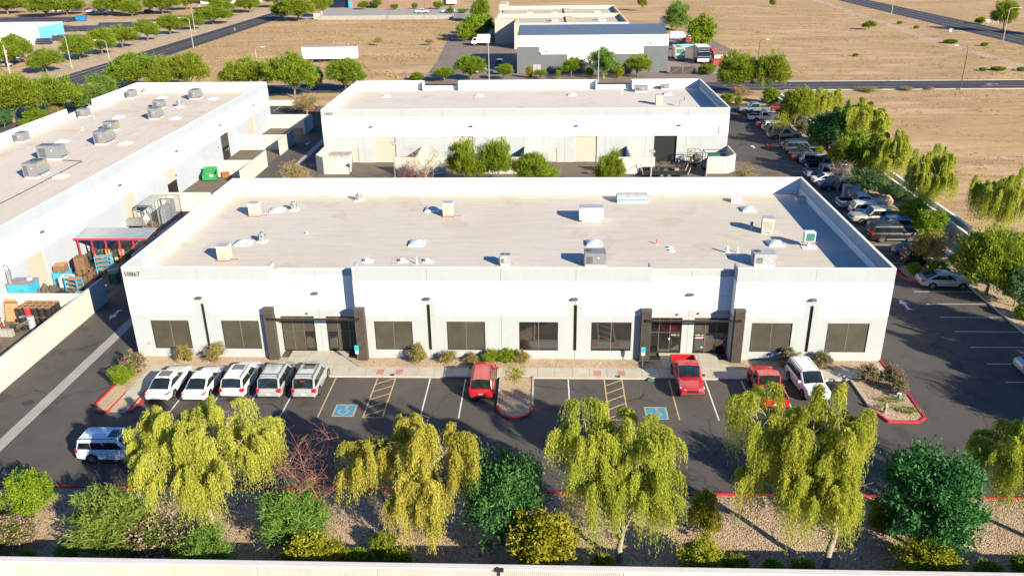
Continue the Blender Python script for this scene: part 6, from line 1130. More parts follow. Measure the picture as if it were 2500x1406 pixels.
def sphere_pts(r, n, up=0.0):
    d = unit(r.normal(size=(n,3))); 
    if up: d[:,2] = np.abs(d[:,2])*up+d[:,2]*(1-up); d = unit(d)
    return d
def clumps(seed, name, mats, lobes, ncl, per, sig, Ln, Wd, up=.5, flat=0.0, shell=(.55,1.0), flower=0.0, out=.6, jit=.8, zmin=.02):
    """leaf clumps spread through ellipsoid lobes [(cx,cy,cz,rx,ry,rz)]"""
    r = np.random.default_rng(seed); vol = np.array([l[3]*l[4]*l[5] for l in lobes])**.67; cnt = np.maximum(1,(ncl*vol/vol.sum()).astype(int)); C, Dr, CV = [], [], []
    for l, k in zip(lobes, cnt):
        d = sphere_pts(r, k, up*.6); rad = r.uniform(shell[0], shell[1], (k,1))**.6
        C.append(np.array(l[:3])+d*rad*np.array(l[3:])*r.uniform(.88,1.1,(k,1))); Dr.append(d); 
    C = np.vstack(C); Dr = np.vstack(Dr); k = len(C); cv = r.beta(2,2,k); sg = sig*r.uniform(.55,1.35,k)
    idx = np.repeat(np.arange(k), per); n = len(idx)
    off = r.normal(size=(n,3))*sg[idx][:,None]; off[:,2] *= (1-flat*.5); P = C[idx]+off
    D = Dr[idx]*out+r.normal(size=(n,3))*jit; D[:,2] += up
    N = r.normal(size=(n,3)); N[:,2] += .6; N += Dr[idx]*.5
    ok = P[:,2] > zmin; P, D, N, idx = P[ok], D[ok], N[ok], idx[ok]; n = len(P)
    var = cv[idx]*.55+r.random(n)*.45; L = Ln*r.uniform(.6,1.35,n); Wv = Wd*r.uniform(.7,1.3,n); mi = None
    if flower:
        # blossoms sit on the outside of the clumps
        cr_ = np.array([np.mean([l[q] for l in lobes]) for q in range(3)]); o = np.linalg.norm((P-cr_)/np.array([max(l[3] for l in lobes),max(l[4] for l in lobes),max(l[5] for l in lobes)]),axis=1)
        mi = ((r.random(n) < flower) & (o > np.quantile(o,.35))).astype(int); Wv[mi == 1] *= 1.7; L[mi == 1] *= .7
    return leaf_mesh(name, mats, P, D, N, L, Wv, var, mi)
def weep_mesh(seed, name, mat, lobes, ntip, nst, length, Ln=.17, Wd=.03, K=9, u=1.0):
    """arching shoots, each dropping a curtain of narrow leaves"""
    r = np.random.default_rng(seed); vol = np.array([l[3]*l[4] for l in lobes]); cnt = np.maximum(3,(ntip*vol/vol.sum()).astype(int)); T, O, LL = [], [], []
    for l, k in zip(lobes, cnt):
        d = sphere_pts(r, k, .7); rad = r.uniform(.15,1,(k,1))**.55; T.append(np.array(l[:3])+d*rad*np.array(l[3:])*np.array([.85,.85,1])); O.append(unit(d*np.array([1,1,.2])+r.normal(size=(k,3))*np.array([.5,.5,.15]))); LL.append(np.full(k,l[5])*r.uniform(.45,1.3,k))
    T, O, LL = np.vstack(T), np.vstack(O), np.concatenate(LL); k = len(T); cv = r.beta(1.6,1.6,k); Lb = r.uniform(.5,1.25,k)*u
    idx = np.repeat(np.arange(k), nst); n = len(idx); sa = r.random(n)
    p0 = T[idx]+O[idx]*(sa*Lb[idx])[:,None]+r.normal(size=(n,3))*.06*u; p0[:,2] += Lb[idx]*(.75*sa-.95*sa**2)
    side = unit(np.cross(O[idx], np.array([0,0,1.0]))); dr = unit(O[idx]*(.5+sa)[:,None]+side*r.normal(size=(n,1))*.9+r.normal(size=(n,3))*.2+np.array([0,0,.3]))
    ln = length*LL[idx]/np.mean(LL)*r.uniform(.25,1.1,n)*(1-.35*sa); a = r.uniform(.10,.34,n)*np.minimum(1.2*u, ln*.6); P, D, V = [], [], []
    sv = cv[idx]*.55+r.random(n)*.45; sway = (r.normal(size=(k,3))*.05)[idx]+r.normal(size=(n,3))*.05; sway[:,2] = 0
    for q in range(K):
        t = (q+.5)/K
        for s in range(2):
            tt = np.clip(t+r.uniform(-.06,.06,n),0,1)
            pp = p0+dr*(a*(1-np.exp(-tt*3.0)))[:,None]*1.5+sway*(tt*ln)[:,None]; pp[:,2] -= ln*tt**1.5; pp += r.normal(size=(n,3))*.03*u
            tang = dr*(a*4.5*np.exp(-tt*3.0))[:,None]*.9+sway*ln[:,None]; tang[:,2] -= ln*1.5*tt**.5
            D.append(unit(tang)+r.normal(size=(n,3))*.26); P.append(pp); V.append(sv*.8+r.random(n)*.2)
    P, D, V = np.vstack(P), np.vstack(D), np.concatenate(V); ok = P[:,2] > .25*u; P, D, V = P[ok], D[ok], V[ok]; m_ = len(P)
    return leaf_mesh(name, mat, P, D, r.normal(size=(m_,3)), Ln*r.uniform(.6,1.4,m_), Wd*r.uniform(.7,1.4,m_), V)
def limbs(seed, base_h, r0, targets, lean=(0,0), n=7, mat='bark', kink=.12, twigs=0, tl=.5, name='trunk', rt=.25):
    """tapered trunk that forks into curved limbs toward the targets"""
    r = rnd(seed); mb = MB(); top = Vector((lean[0],lean[1],base_h)); mid = Vector((lean[0]*.35+r.uniform(-kink,kink),lean[1]*.35+r.uniform(-kink,kink),base_h*.5))
    mb.tube([Vector((0,0,-.05)),mid,top],[r0*1.25,r0,r0*.85],n)
    for t in targets:
        t = Vector(t); d = t-top; p1 = top+d*.35+Vector((r.uniform(-1,1),r.uniform(-1,1),r.uniform(.0,1)))*kink*2; p2 = top+d*.7+Vector((r.uniform(-1,1),r.uniform(-1,1),r.uniform(.0,1)))*kink*1.5
        mb.tube([top,p1,p2,t],[r0*.62,r0*.45,r0*rt*1.2,r0*rt*.5],max(4,n-2))
        for k in range(twigs):
            q = (p1,p2,t)[k % 3].lerp((p2,t,t)[k % 3], r.random()); e = q+Vector((r.uniform(-1,1),r.uniform(-1,1),r.uniform(-.2,1))).normalized()*tl*r.uniform(.5,1.2); m2 = (q+e)/2+Vector((r.uniform(-1,1),r.uniform(-1,1),r.uniform(-1,1)))*tl*.12
            mb.tube([q,m2,e],[r0*rt*.45,r0*rt*.3,r0*rt*.15],3)
            for j in range(2): s = m2.lerp(e,r.random()); mb.tube([s,s+Vector((r.uniform(-1,1),r.uniform(-1,1),r.uniform(-.3,1))).normalized()*tl*.5],[r0*rt*.22,r0*rt*.1],3)
    return mb.mesh(name, mat, 60)
def plant(name, label, cat, trunk, crown, x, y, s=(1,1,1), rz=0, group=None, z=0.05):
    t = thing(name, label, cat, (x,y,z), rz, group); t.scale = s
    if trunk is not None: link(bpy.data.objects.new('trunk', trunk), t)
    if crown is not None: link(bpy.data.objects.new('crown', crown), t)
    return t
# --- foreground weeping trees, each its own shape
def wtree(seed, label, x, y, lobes, base_h, r0, lean, ntip, nst, length, mat='leaf_weep', bark='bark_pale', z=.05, rz=0, Wd=.034):
    cr_ = weep_mesh(seed,'crown',mat,lobes,ntip,nst,length,Wd=Wd); tg = [(l[0],l[1],l[2]+l[5]*.35) for l in lobes]+[(l[0]+l[3]*.45*q,l[1]+l[4]*.3*q,l[2]+l[5]*.2) for l in lobes for q in (-1,1)]
    return plant('weeping_tree',label,'tree',limbs(seed,base_h,r0,tg,lean,8,bark,.15,5,1.0),cr_,x,y,rz=rz,group='weeping trees',z=z)
wtree(1,'broad yellow green weeping tree overhanging the white SUV at lower left',14.2,-21.2,[(-2.4,1.0,5.6,2.0,1.8,2.4),(.3,.6,6.3,2.2,2.0,2.4),(2.4,.2,5.4,2.0,1.9,2.2),(-.8,-1.2,5.0,2.2,1.6,2.0),(1.4,-1.2,4.6,1.9,1.4,1.9)],2.0,.17,(-.5,.3),96,84,2.8)
wtree(2,'weeping tree with three hanging lobes left of the dark green tree',24.9,-22.1,[(-1.0,.4,5.2,1.5,1.4,1.8),(1.6,.6,6.2,1.8,1.6,2.0),(3.1,.3,5.4,1.3,1.3,2.2),(1.5,-.9,4.0,1.5,1.2,2.2),(2.6,-1.2,3.2,1.1,1.0,1.8)],2.2,.15,(-.3,.1),80,86,2.8)
wtree(3,'double crowned weeping tree with pale forked trunk right of centre',37.3,-23.2,[(-2.1,.6,8.0,1.2,1.2,1.8),(-2.0,.2,6.4,1.3,1.2,2.0),(-1.3,0,4.6,1.3,1.1,2.0),(.9,.3,7.4,1.4,1.3,1.8),(1.2,.1,5.9,1.6,1.3,2.0),(.7,-.4,4.4,1.4,1.2,1.9)],1.9,.16,(.1,0),88,84,2.9,'leaf_weep2')
wtree(4,'largest weeping tree, hanging in front of the white SUV on the right',48.2,-23.6,[(-4.0,1.2,8.4,1.1,1.2,2.2),(-2.6,.6,6.9,1.7,1.6,2.4),(-1.0,.4,8.6,1.7,1.6,2.2),(.2,.2,7.2,1.4,1.5,2.6),(-1.5,-.6,5.7,1.9,1.6,2.4),(-.2,-.8,5.2,1.5,1.3,2.2),(-3.2,0,5.4,1.2,1.2,2.2)],2.6,.19,(.4,.2),104,86,3.0,'leaf_weep2')
wtree(5,'weeping tree cut by the right edge at the bottom corner',60.3,-20.7,[(-1.9,.4,5.6,1.6,1.5,2.0),(-.4,.2,6.2,1.8,1.6,2.0),(1.4,.2,5.4,1.7,1.5,2.0),(-1.0,-.8,4.0,1.4,1.2,1.9)],2.0,.16,(-.3,0),70,80,2.8,'leaf_weep2')
# --- prototypes at about unit size: footprint 1 m across, 1 m tall
def lob(n, seed, zc, rz, rxy, spread):
    r = rnd(seed); return [(math.cos(a)*spread*r.uniform(.6,1), math.sin(a)*spread*r.uniform(.6,1), zc+r.uniform(-.08,.10), rxy*r.uniform(.8,1.15), rxy*r.uniform(.8,1.15), rz*r.uniform(.85,1.1)) for a in [2*math.pi*i/n+r.uniform(-.3,.3) for i in range(n)]]+[(0,0,zc+.06,rxy,rxy,rz*1.05)]
PP = {}
for k in range(4): lb_ = lob(6,20+k,.50,.40,.27,.25); PP['mesq',k] = (limbs(k,.16,.022,[(l[0]*.9,l[1]*.9,l[2]) for l in lb_],(.02,0),6,'bark',.02,2,.12), clumps(30+k,'crown','leaf_mesq',lb_,260,105,.043,.060,.013,.75,shell=(.4,1),out=.9,jit=.6))
for k in range(3): lb_ = lob(4,40+k,.5,.40,.26,.22); PP['palo',k] = (limbs(50+k,.12,.028,[(l[0]*.8,l[1]*.8,l[2]*.9) for l in lb_],(.0,.02),6,'bark',.02,2,.15), clumps(45+k,'crown','leaf_palo',lb_,190,90,.045,.085,.011,.9,shell=(.3,1),out=1.1,jit=.45))
for k in range(2): lb_ = lob(6,60+k,.55,.36,.24,.26); PP['dark',k] = (limbs(60+k,.18,.026,[(l[0]*.8,l[1]*.8,l[2]*.9) for l in lb_],(0,0),6,'bark',.02,2,.12), clumps(62+k,'crown','leaf_dark',lb_,190,110,.052,.045,.017,.35,shell=(.3,1)))
for k in range(2): lb_ = lob(6,70+k,.5,.40,.25,.25); PP['leafy',k] = (limbs(70+k,.10,.02,[(l[0]*.7,l[1]*.7,l[2]*.8) for l in lb_],(0,0),5,'bark',.02), clumps(72+k,'crown','leaf_green',lb_,120,85,.055,.06,.028,.3,shell=(.4,1)))
for k in range(2): lb_ = lob(5,80+k,.5,.38,.25,.27); PP['feather',k] = (limbs(80+k,.08,.02,[(l[0]*.7,l[1]*.7,l[2]*.8) for l in lb_],(0,0),5,'bark_pale',.03,2,.15), clumps(82+k,'crown','leaf_feather',lb_,150,80,.05,.085,.012,.3,shell=(.25,1),out=.9,jit=.7))
for k in range(2): lb_ = lob(6,90+k,.5,.38,.25,.26); PP['teal',k] = (limbs(90+k,.10,.02,[(l[0]*.7,l[1]*.7,l[2]*.8) for l in lb_],(0,0),5,'bark',.02), clumps(92+k,'crown','leaf_teal',lb_,130,85,.05,.055,.020,.3,shell=(.35,1)))
for k in range(2): lb_ = lob(6,100+k,.52,.38,.24,.27); PP['olive',k] = (limbs(100+k,.12,.018,[(l[0]*.8,l[1]*.8,l[2]*.9) for l in lb_],(0,0),5,'bark_pale',.03), clumps(102+k,'crown','leaf_olive',lb_,120,75,.052,.055,.026,.3,shell=(.35,1)))
for k in range(3): lb_ = lob(5,110+k,.48,.44,.26,.25); PP['ole',k] = (limbs(110+k,.06,.02,[(l[0]*.6,l[1]*.6,l[2]*.7) for l in lb_],(0,0),5,'bark',.02), clumps(112+k,'crown',['leaf_ole','flower_pink'],lb_,120,70,.05,.07,.018,.5,shell=(.55,1),flower=.34))
for k in range(2): lb_ = [(0,0,.47,.44,.44,.44)]; PP['ball',k] = (None, clumps(122+k,'crown','leaf_green',lb_,150,60,.045,.06,.035,.2,shell=(.75,1)))
for k in range(3): lb_ = lob(4,130+k,.5,.42,.27,.2); PP['shrub',k] = (limbs(130+k,.05,.02,[(l[0]*.8,l[1]*.8,l[2]) for l in lb_],(0,0),4,'twig_pale',.03,3,.2), clumps(132+k,'crown',['leaf_olive','leaf_drybrown'],lb_,80,55,.055,.055,.028,.4,shell=(.4,1),flower=.55))
for k in range(2): lb_ = lob(4,140+k,.5,.40,.26,.22); PP['dry',k] = (limbs(140+k,.10,.02,[(l[0],l[1],l[2]) for l in lb_],(0,0),4,'twig_pale',.03,5,.22), clumps(142+k,'crown','leaf_tan',lb_,110,50,.055,.06,.012,.6,shell=(.2,1),out=.8))
for k in range(2):
    tg = [(math.cos(a)*.36,math.sin(a)*.36,.55+.35*((i*7)%5)/5) for i, a in enumerate([2*math.pi*j/11 for j in range(11)])]; PP['bare',k] = (limbs(150+k,.12,.010,tg,(0,0),5,'twig_red' if k == 0 else 'twig_pale',.05,22,.24,rt=.55), None)
lb_ = lob(4,160,.70,.26,.24,.2); PP['sap',0] = (limbs(160,.5,.012,[(l[0],l[1],l[2]) for l in lb_],(.01,0),5,'bark_pale',.01,4,.15), clumps(161,'crown','leaf_olive',lb_,60,28,.06,.05,.02,.4,shell=(.2,1)))
PP['sap',1] = (limbs(162,.42,.014,[(l[0],l[1],l[2]) for l in lb_],(0,0),5,'bark',.01,6,.16), clumps(163,'crown',['leaf_olive','leaf_drybrown'],lob(5,163,.66,.30,.26,.24),110,60,.05,.05,.022,.4,shell=(.3,1),flower=.5))
wl = [(-.22,0,.70,.22,.2,.24),(.2,.05,.76,.22,.2,.22),(.02,-.15,.56,.26,.22,.25),(.05,.2,.66,.24,.2,.24),(-.2,-.1,.48,.2,.2,.22),(.22,-.1,.5,.2,.2,.22)]
for k in range(2): PP['weep',k] = (limbs(170+k,.28,.02,[(l[0],l[1],l[2]+.1) for l in wl],(.03*(1-2*k),0),6,'bark_pale',.03,3,.12), weep_mesh(172+k,'crown','leaf_weep2',[(l[0]*(1-2*k),l[1],l[2]+.03*k,l[3],l[4],l[5]) for l in wl],84,64,.38,.030,.0065,8,.12))
# weep_mesh keeps leaves above 0.25: scale its prototypes through the height factor
NAMES = dict(mesq=('mesquite_tree','tree'),palo=('palo_verde_tree','tree'),dark=('evergreen_tree','tree'),leafy=('leafy_shrub','shrub'),feather=('feathery_shrub','shrub'),teal=('blue_green_shrub','shrub'),olive=('olive_shrub','shrub'),ole=('flowering_shrub','shrub'),ball=('clipped_shrub','shrub'),shrub=('woody_shrub','shrub'),dry=('dry_bush','bush'),bare=('bare_tree','tree'),sap=('sapling','tree'),weep=('weeping_tree','tree'))
cnt_ = {}
def grow(kind, label, x, y, w, h, k=None, group=None, z=.05, name=None, cat=None, rz=None):
    ks = [q for q in PP if q[0] == kind]; i = cnt_.get(kind,0); cnt_[kind] = i+1; t, c = PP[kind, (i if k is None else k) % len(ks)]
    nm, ct = NAMES[kind]; f = 1.0 if kind != 'weep' else 1.12
    return plant(name or nm, label, cat or ct, t, c, x, y, (w*f,w*f,h), (i*2.4 % 6.28) if rz is None else rz, group, z)
G1 = 'shrubs in the front gravel strip'
for r_ in (
 ('dark','dense dark green tree between two weeping trees at the bottom',30.8,-21.9,5.0,6.2),('dark','dark shaded evergreen beside the largest weeping tree',54.0,-22.0,6.0,6.8),
 ('leafy','bright green shrub at the lower left edge of the lot',2.9,-20.2,2.8,3.1),('leafy','green shrub cut off by the left edge',0.6,-20.8,2.2,2.4),('ole','pink flowering oleander at the bottom left corner',3.4,-23.0,2.7,2.2),('feather','feathery green shrub between the two pink oleanders',8.8,-22.6,5.2,3.8),('ole','pink flowering oleander below the broad weeping tree',11.5,-23.3,4.0,2.2),('feather','blue green feathery shrub right of the pink oleander at the bottom',14.9,-24.6,3.9,2.4),
 ('leafy','low green shrub between pink oleander and feathery shrub',7.1,-24.2,1.6,1.2),('leafy','small low shrub at the foot of the left oleander',4.9,-24.3,1.3,1.0),('bare','bare red twigged tree reaching over the lot',20.2,-20.9,4.6,6.2),('feather','green feathery tree growing under the bare red twigs',19.4,-22.3,4.6,4.1),('olive','olive bush at the wall below the bare tree',21.0,-24.6,3.7,2.4),
 ('ball','clipped round shrub, left of the trio by the wall',23.3,-24.3,1.6,1.35),('ball','clipped round shrub, rear one of the trio',24.3,-22.9,1.5,1.35),('ball','clipped round shrub, right of the trio by the wall',25.3,-24.3,1.6,1.35),('ball','clipped shrub alone left of the pale forked trunk',36.3,-24.4,1.5,1.4),('ball','clipped shrub left of a pair near the largest weeping tree',45.2,-24.4,1.3,1.25),('ball','clipped shrub right of a pair near the largest weeping tree',46.8,-24.4,1.5,1.25),('ball','clipped shrub touching the yellow olive bush',43.3,-24.3,1.5,1.5),
 ('olive','yellow green leafy tree standing at the wall in the centre',33.1,-24.4,4.4,4.3),('olive','small olive shrub on the gravel behind the pair of balls',42.3,-20.7,2.3,2.6),('olive','yellow olive bush at the wall right of the forked trunk',41.5,-24.4,3.0,2.6),('olive','yellow olive bush at the wall under the dark evergreen',53.1,-24.4,3.8,2.2),('leafy','low shrub at the wall right of the evergreen',56.2,-24.4,1.6,1.3),('leafy','shaded green shrub between weeping tree and evergreen',52.4,-20.4,2.4,2.5),('leafy','low green shrub at the bottom right corner',58.3,-24.2,1.7,1.6),('leafy','sunlit leafy shrub at the foot of the evergreen',55.2,-21.2,2.6,2.4)):
    grow(*r_, group=G1)
G2 = 'shrubs along the front facade'
for r_ in (('ole','long flowering hedge shrub at the left corner of the facade',0.75,-2.6,2.4,1.7),('leafy','green part of the corner hedge nearest the lot',0.85,-4.6,2.1,1.6),('shrub','round brownish shrub below the first window',4.2,-.9,1.8,1.5),('shrub','round brownish shrub at the first dark slot',6.75,-.9,1.9,1.7),('shrub','round shrub at the second dark slot',23.2,-.9,1.8,1.6),('shrub','thin pale shrub left of the fourth window',25.5,-.8,1.7,1.1),('shrub','sparse dry shrub below the fourth window',27.4,-.75,1.5,.8),('leafy','green shrub in the facade row, left of two',28.9,-.75,1.6,1.2),('leafy','green shrub in the facade row, right of two',30.2,-.75,1.5,1.2),('shrub','dry brown shrub at the end of the facade row',31.4,-.8,1.6,1.2),('ole','pink tinged shrub below the seventh window',52.4,-.8,1.9,1.5),('ole','pink tinged shrub below the last dark slot',54.9,-.8,1.7,1.2)):
    grow(*r_, group=G2)
for r_ in (('ole','pink flowering shrub, left one on the right island',57.5,-3.5,1.7,1.6),('ole','pink flowering shrub, right one on the right island',59.1,-3.6,1.8,1.6),('ole','small pink shrub spilling over the red kerb',59.2,-5.0,1.5,1.2)): grow(*r_, group='pink shrubs on the right island',z=.09)
grow('sap','thin sapling on the round ended gravel island',31.0,-6.0,2.0,2.7,0,z=.09)
gcov = clumps(200,'ground_cover',['leaf_green','flower_pink'],[(58.2,-6.1,.12,1.1,.35,.12),(58.9,-7.4,.12,.9,.5,.14),(57.4,-7.0,.1,.5,.3,.1)],60,30,.12,.16,.05,.1,flower=.12,zmin=.09); tag(link(bpy.data.objects.new('ground_cover',gcov)),'creeping green vine on the right island','ground cover',kind='stuff')
G3 = 'plants along the east lot'
for r_ in (('sap','tan leaved island tree beside the silver sedan',70.8,18.6,4.0,4.2,1),('ball','clipped ball shrub on the red kerbed island',69.5,18.2,1.4,1.25),('ball','clipped shrub right of the island tree',72.0,18.3,2.0,1.3),('mesq','spreading green mesquite over the east wall',73.9,12.9,7.0,6.4),('teal','big blue green shrub below the spreading mesquite',75.4,10.6,4.3,4.4),('ball','round shrub at the right edge under the blue green shrub',75.0,8.0,1.9,1.5),('leafy','yellow green shrub with a thin stem near the cream pickup',75.0,32.4,3.4,3.6),('leafy','large yellow green shrub beside the black SUV',74.9,27.9,3.9,3.6),
 ('weep','tall weeping tree at the east wall above the yellow shrubs',77.4,35.5,5.6,9.0),('weep','weeping tree in the dry field right of the wall',81.3,27.2,6.0,8.3),('weep','weeping tree behind the blue green shrub at the wall',77.3,48.6,6.8,8.0),('weep','weeping tree over the wall halfway up the lot',80.6,66.6,8.8,8.4),('dark','dark green tree in front of the halfway weeping tree',76.6,68.0,7.6,6.6),('weep','small weeping tree near the far end of the east wall',80.6,87.0,8.0,6.6),('mesq','green mesquite beside the far small weeping tree',75.8,84.2,6.2,6.8),('mesq','green mesquite shading the middle of the east row',75.0,51.6,6.8,6.7),('teal','blue green shrub beside the electrical cabinets',74.6,45.6,5.6,3.5),
 ('mesq','mesquite just past the right edge whose shade falls on the empty stalls',77.2,-1.5,7.5,8.2),('weep','weeping tree just past the right edge below the empty stalls',77.4,-9.5,7.0,9.0),('mesq','mesquite just past the right edge nearest the corner',76.6,-15.5,7.5,8.0),
 ('ole','pink shrub near the far small weeping tree',75.5,79.3,2.8,2.5),('ole','pink shrub under the dark green tree',76.2,69.4,2.4,2.1),('leafy','low yellow shrub near the tan utility post',74.2,65.2,1.9,1.5),('bare','bare pale twigged tree over the white shaded sedan',70.7,45.4,3.2,4.6,1),('sap','sapling with flat crown on the middle red kerbed island',70.0,71.6,4.8,5.0,0),('ole','pink shrub on the farthest red kerbed island',69.4,92.2,2.1,1.5),
 ('mesq','left of the twin round trees by the back road',72.6,115.0,9.6,8.4),('mesq','right of the twin round trees by the back road',78.5,112.5,6.6,9.2),('dry','tan dry bush at the north end of the east lot',71.8,109.0,4.6,3.5),('leafy','green shrub at the corner of 10937',68.4,104.6,2.8,2.4),('leafy','yellow green shrub under the twin round trees',77.0,106.0,3.6,3.2),('ball','small dark ball shrub by the dry bush',70.6,105.0,1.5,1.6),('leafy','shaded shrub under the spreading mesquite',76.5,15.5,2.6,2.0),('teal','shaded blue green shrub at the wall near the boulder',77.0,42.6,2.6,2.2),('leafy','shaded shrub between the mesquite and dark tree',76.0,58.6,4.0,3.2),('leafy','shaded shrub at the far wall bend',76.6,74.4,3.4,2.8),('leafy','shaded shrub under the lone green mesquite',76.4,90.4,3.4,2.6)):
    grow(*r_, group=G3)
G4 = 'alley plants'
for r_ in (('palo','broad feathery tree in the alley, left half',23.0,45.2,5.6,7.4),('palo','broad feathery tree in the alley, right half',26.8,45.4,5.4,7.2),('palo','lower feathery tree right of the broad alley tree',31.4,45.0,6.8,5.6),('palo','narrow upright feathery tree near the open dock lamp',41.5,45.3,4.2,5.8),('dry','tan dry bush at the west end of the alley',0.5,45.0,5.0,5.2),('bare','bare pale tree beside the alley lamp',17.4,45.2,5.4,6.9,1),('bare','low red twigged bush under the bare alley tree',15.9,45.0,5.2,4.8,0),('dry','tan dry bush at the east end of the alley',58.7,45.0,4.0,4.0)):
    grow(*r_, group=G4,z=.12)
G5 = 'trees behind the warehouses'
for r_ in (('mesq','wide mesquite north of the west warehouse, left of three',-58,124,13,8.0),('mesq','mesquite north of the west warehouse, middle one',-50.5,123,8,7.6),('mesq','rounded mesquite standing clear north of the west warehouse',-45.3,124.5,9.2,8.2),('mesq','mesquite behind the corner of the west warehouse',-31.0,121,11,7.6),('mesq','tallest mesquite between the two warehouses',-19.4,115.2,11.6,9.2),('dark','narrow dark shrub right of the tallest mesquite',-17.2,125.5,3.2,5.2),('mesq','mesquite in front of the white semi trailer',-9.9,121.7,9.0,7.2),
 ('mesq','large mesquite at the left edge behind the west roof',-66,92,13,9.0),('mesq','mesquite left of the west warehouse parapet',-60.5,97.2,9,8.2),('feather','feathery grey green shrub at the west parapet, left one',-57.4,103.8,7.6,5.2),('feather','feathery grey green shrub at the west parapet, right one',-58.6,112.5,7.2,5.8),('leafy','yellow green shrub left of the feathery pair',-62,101,3.8,4.4),('leafy','low yellow shrub at the left edge below the mesquite',-61.5,91.6,5.2,2.7),('dry','pinkish dry shrub beside the low yellow shrub',-60.2,96,3.9,2.9),('dry','tan dry bush north of the yard wall',-12.2,98,7,4.4),('teal','blue green shrub at the very left edge',-65,87.6,4.2,3.9),('leafy','small shrub at the left edge of the west parapet',-61.5,87.8,2,1.5),('leafy','small green shrub under the feathery pair',-60.8,105.8,3,3.1)):
    grow(*r_, group=G5,z=0)
G6 = 'street trees along the west road'; ORD = ('first','second','third','fourth','fifth','sixth','seventh','eighth','ninth','tenth','eleventh','twelfth')
for k, (x, y, w, h) in enumerate(((-93.5,152,9.4,5.8),(-97.0,174.7,9.6,6.8),(-95.2,184.5,9,7.4),(-96.9,200,10,6.8),(-97.2,218.7,9,6.7),(-96.8,236,10,6.8),(-96.1,252.8,9.6,4.6),(-94.4,269.9,14.5,6.7),(-103.9,304,13,6.6),(-96.4,318,11.7,8.8))): grow('mesq', ORD[k]+' street tree from the near end of the row left of the west road',x,y,w,h,group=G6,z=0)
for k, (x, y, w, h, lb) in enumerate(((-111.8,173,6.6,6,'mesquite behind the flagpole'),(-109.8,161.8,8,6.2,'mesquite shading the silver sedan at the left edge'),(-122,186,8,6,'mesquite in front of the white workshop'),(-209,325,17,8.7,'big tree at the top left corner'),(-182,308,18,8.7,'wide tree behind the left pipe stack'),(-177.6,318,15,7.3,'tree left of the small far parking lot'),(-155,313,18,9.7,'wide tree right of the small far parking lot'),(-144,308,11,6.6,'smaller tree above the blue skip'),(-134.6,316.6,17,8.5,'wide tree right of the dark SUV at the top'),(-132,336,11.4,8,'tree at the top edge above the pipe yard'),(-220,358,12.5,8.5,'farthest tree at the top left corner'),(-198,345,14,8,'tree behind the top left corner tree'),(-163,345,15,8,'tree behind the small far parking lot'),(-118,338,14,8,'tree before the pale blue building'),(-108,352,12,7.5,'tree right of the pale blue building'),(-64,279.5,16,10,'dense tree at the end of the far grey wall'),(-72,284,9,7,'smaller tree touching the dense one at the west road'),(-58.2,295,9.5,10,'yellow green tall tree behind the dense one'),(-93,345,12,8,'last tree on the left side of the west road'))):
    grow('mesq',lb,x,y,w,h,group='trees around the far left lots',z=0)
G7 = 'trees around the depot'
for r_ in (('mesq','dark topped tree beside the beige building entry',8.5,268,8.8,8.6),('leafy','bright green tree over the box truck, rear one',13.0,226,8.6,7),('leafy','bright green tree over the box truck, middle one',10.4,216,9.4,7.6),('leafy','bright green tree over the driveway shade',8.0,209,6.6,5.8),('dry','grey green bush alone on the dry lot',-17.7,200.7,3.9,3.1),('dry','low tan tuft on the dry lot by the driveway',-2.1,200.6,3.6,2.2),('mesq','round tree at the depot driveway entrance',15.9,136.2,7.8,5.6),('palo','olive rounded bush left of the driveway entrance',10,134.2,5.8,3.3),('palo','rounded bush at the corner of the grey hall',23.6,136,4.9,3.6),('ball','low dark shrub left of the driveway',3.3,136.7,3.4,1.8),('palo','green bush under the left grey step of the hall',39.2,139.2,5.8,4.6),('feather','tall grey green tree in front of the hall',46.6,137,8.4,7.0),('mesq','round bright tree in front of the right grey step',54.5,139.2,7,5.2),('olive','thin olive shrub near the hall door',29.4,138.5,2.2,2.9),('palo','low olive shrub near the hall door',32,137.2,4,2.1),('olive','slim shrub left of the green hall bush',36,137,1.6,2),('olive','olive shrub right of the tall hall tree',50.2,137.6,2.6,3.1),('olive','olive shrub left of the tall hall tree',43.4,139,2.4,2.3),
 ('feather','grey green feathery tree behind the hall',77.2,234,10.6,9.8),('leafy','dense round dark green tree in the depot yard',78,191.5,9,9.4),('leafy','low green shrub along the depot fence',71.2,141.8,4.8,2.4),('mesq','small tree at the top edge behind the beige roof',73.4,308,4.6,6.8),('mesq','lone small tree in the top dry field',130.8,322,3.2,3),('mesq','tree by the east road entrance, tall one',178.5,222,8.6,9.8),('leafy','round shrub by the white rail fence',182.8,246,4,2.4),('mesq','lower tree by the east road entrance',186,214,8,5.8),('mesq','wide low bush in the dry field by the track',139.8,231.5,5,2.8),
 ('mesq','small tree before the brown store, left one',-48.2,329,6.4,3.6),('mesq','small tree before the brown store, second from left',-43.3,335,4.8,4.4),('leafy','round shrub before the brown store, left of the masts',-34,327.2,4.3,2.5),('leafy','round shrub before the brown store near the first mast',-25.4,330,3.2,2.7),('leafy','round shrub before the brown store near the tall mast',-14.4,327,5.6,3.4),('leafy','shrub at the right end of the far lot, taller one',-6.6,306.5,3,2.9),('leafy','low hedge shrub at the right end of the far lot',-1.6,306,5.2,1.9)):
    grow(*r_, group=G7,z=0)
r_ = rnd(77); FS = []
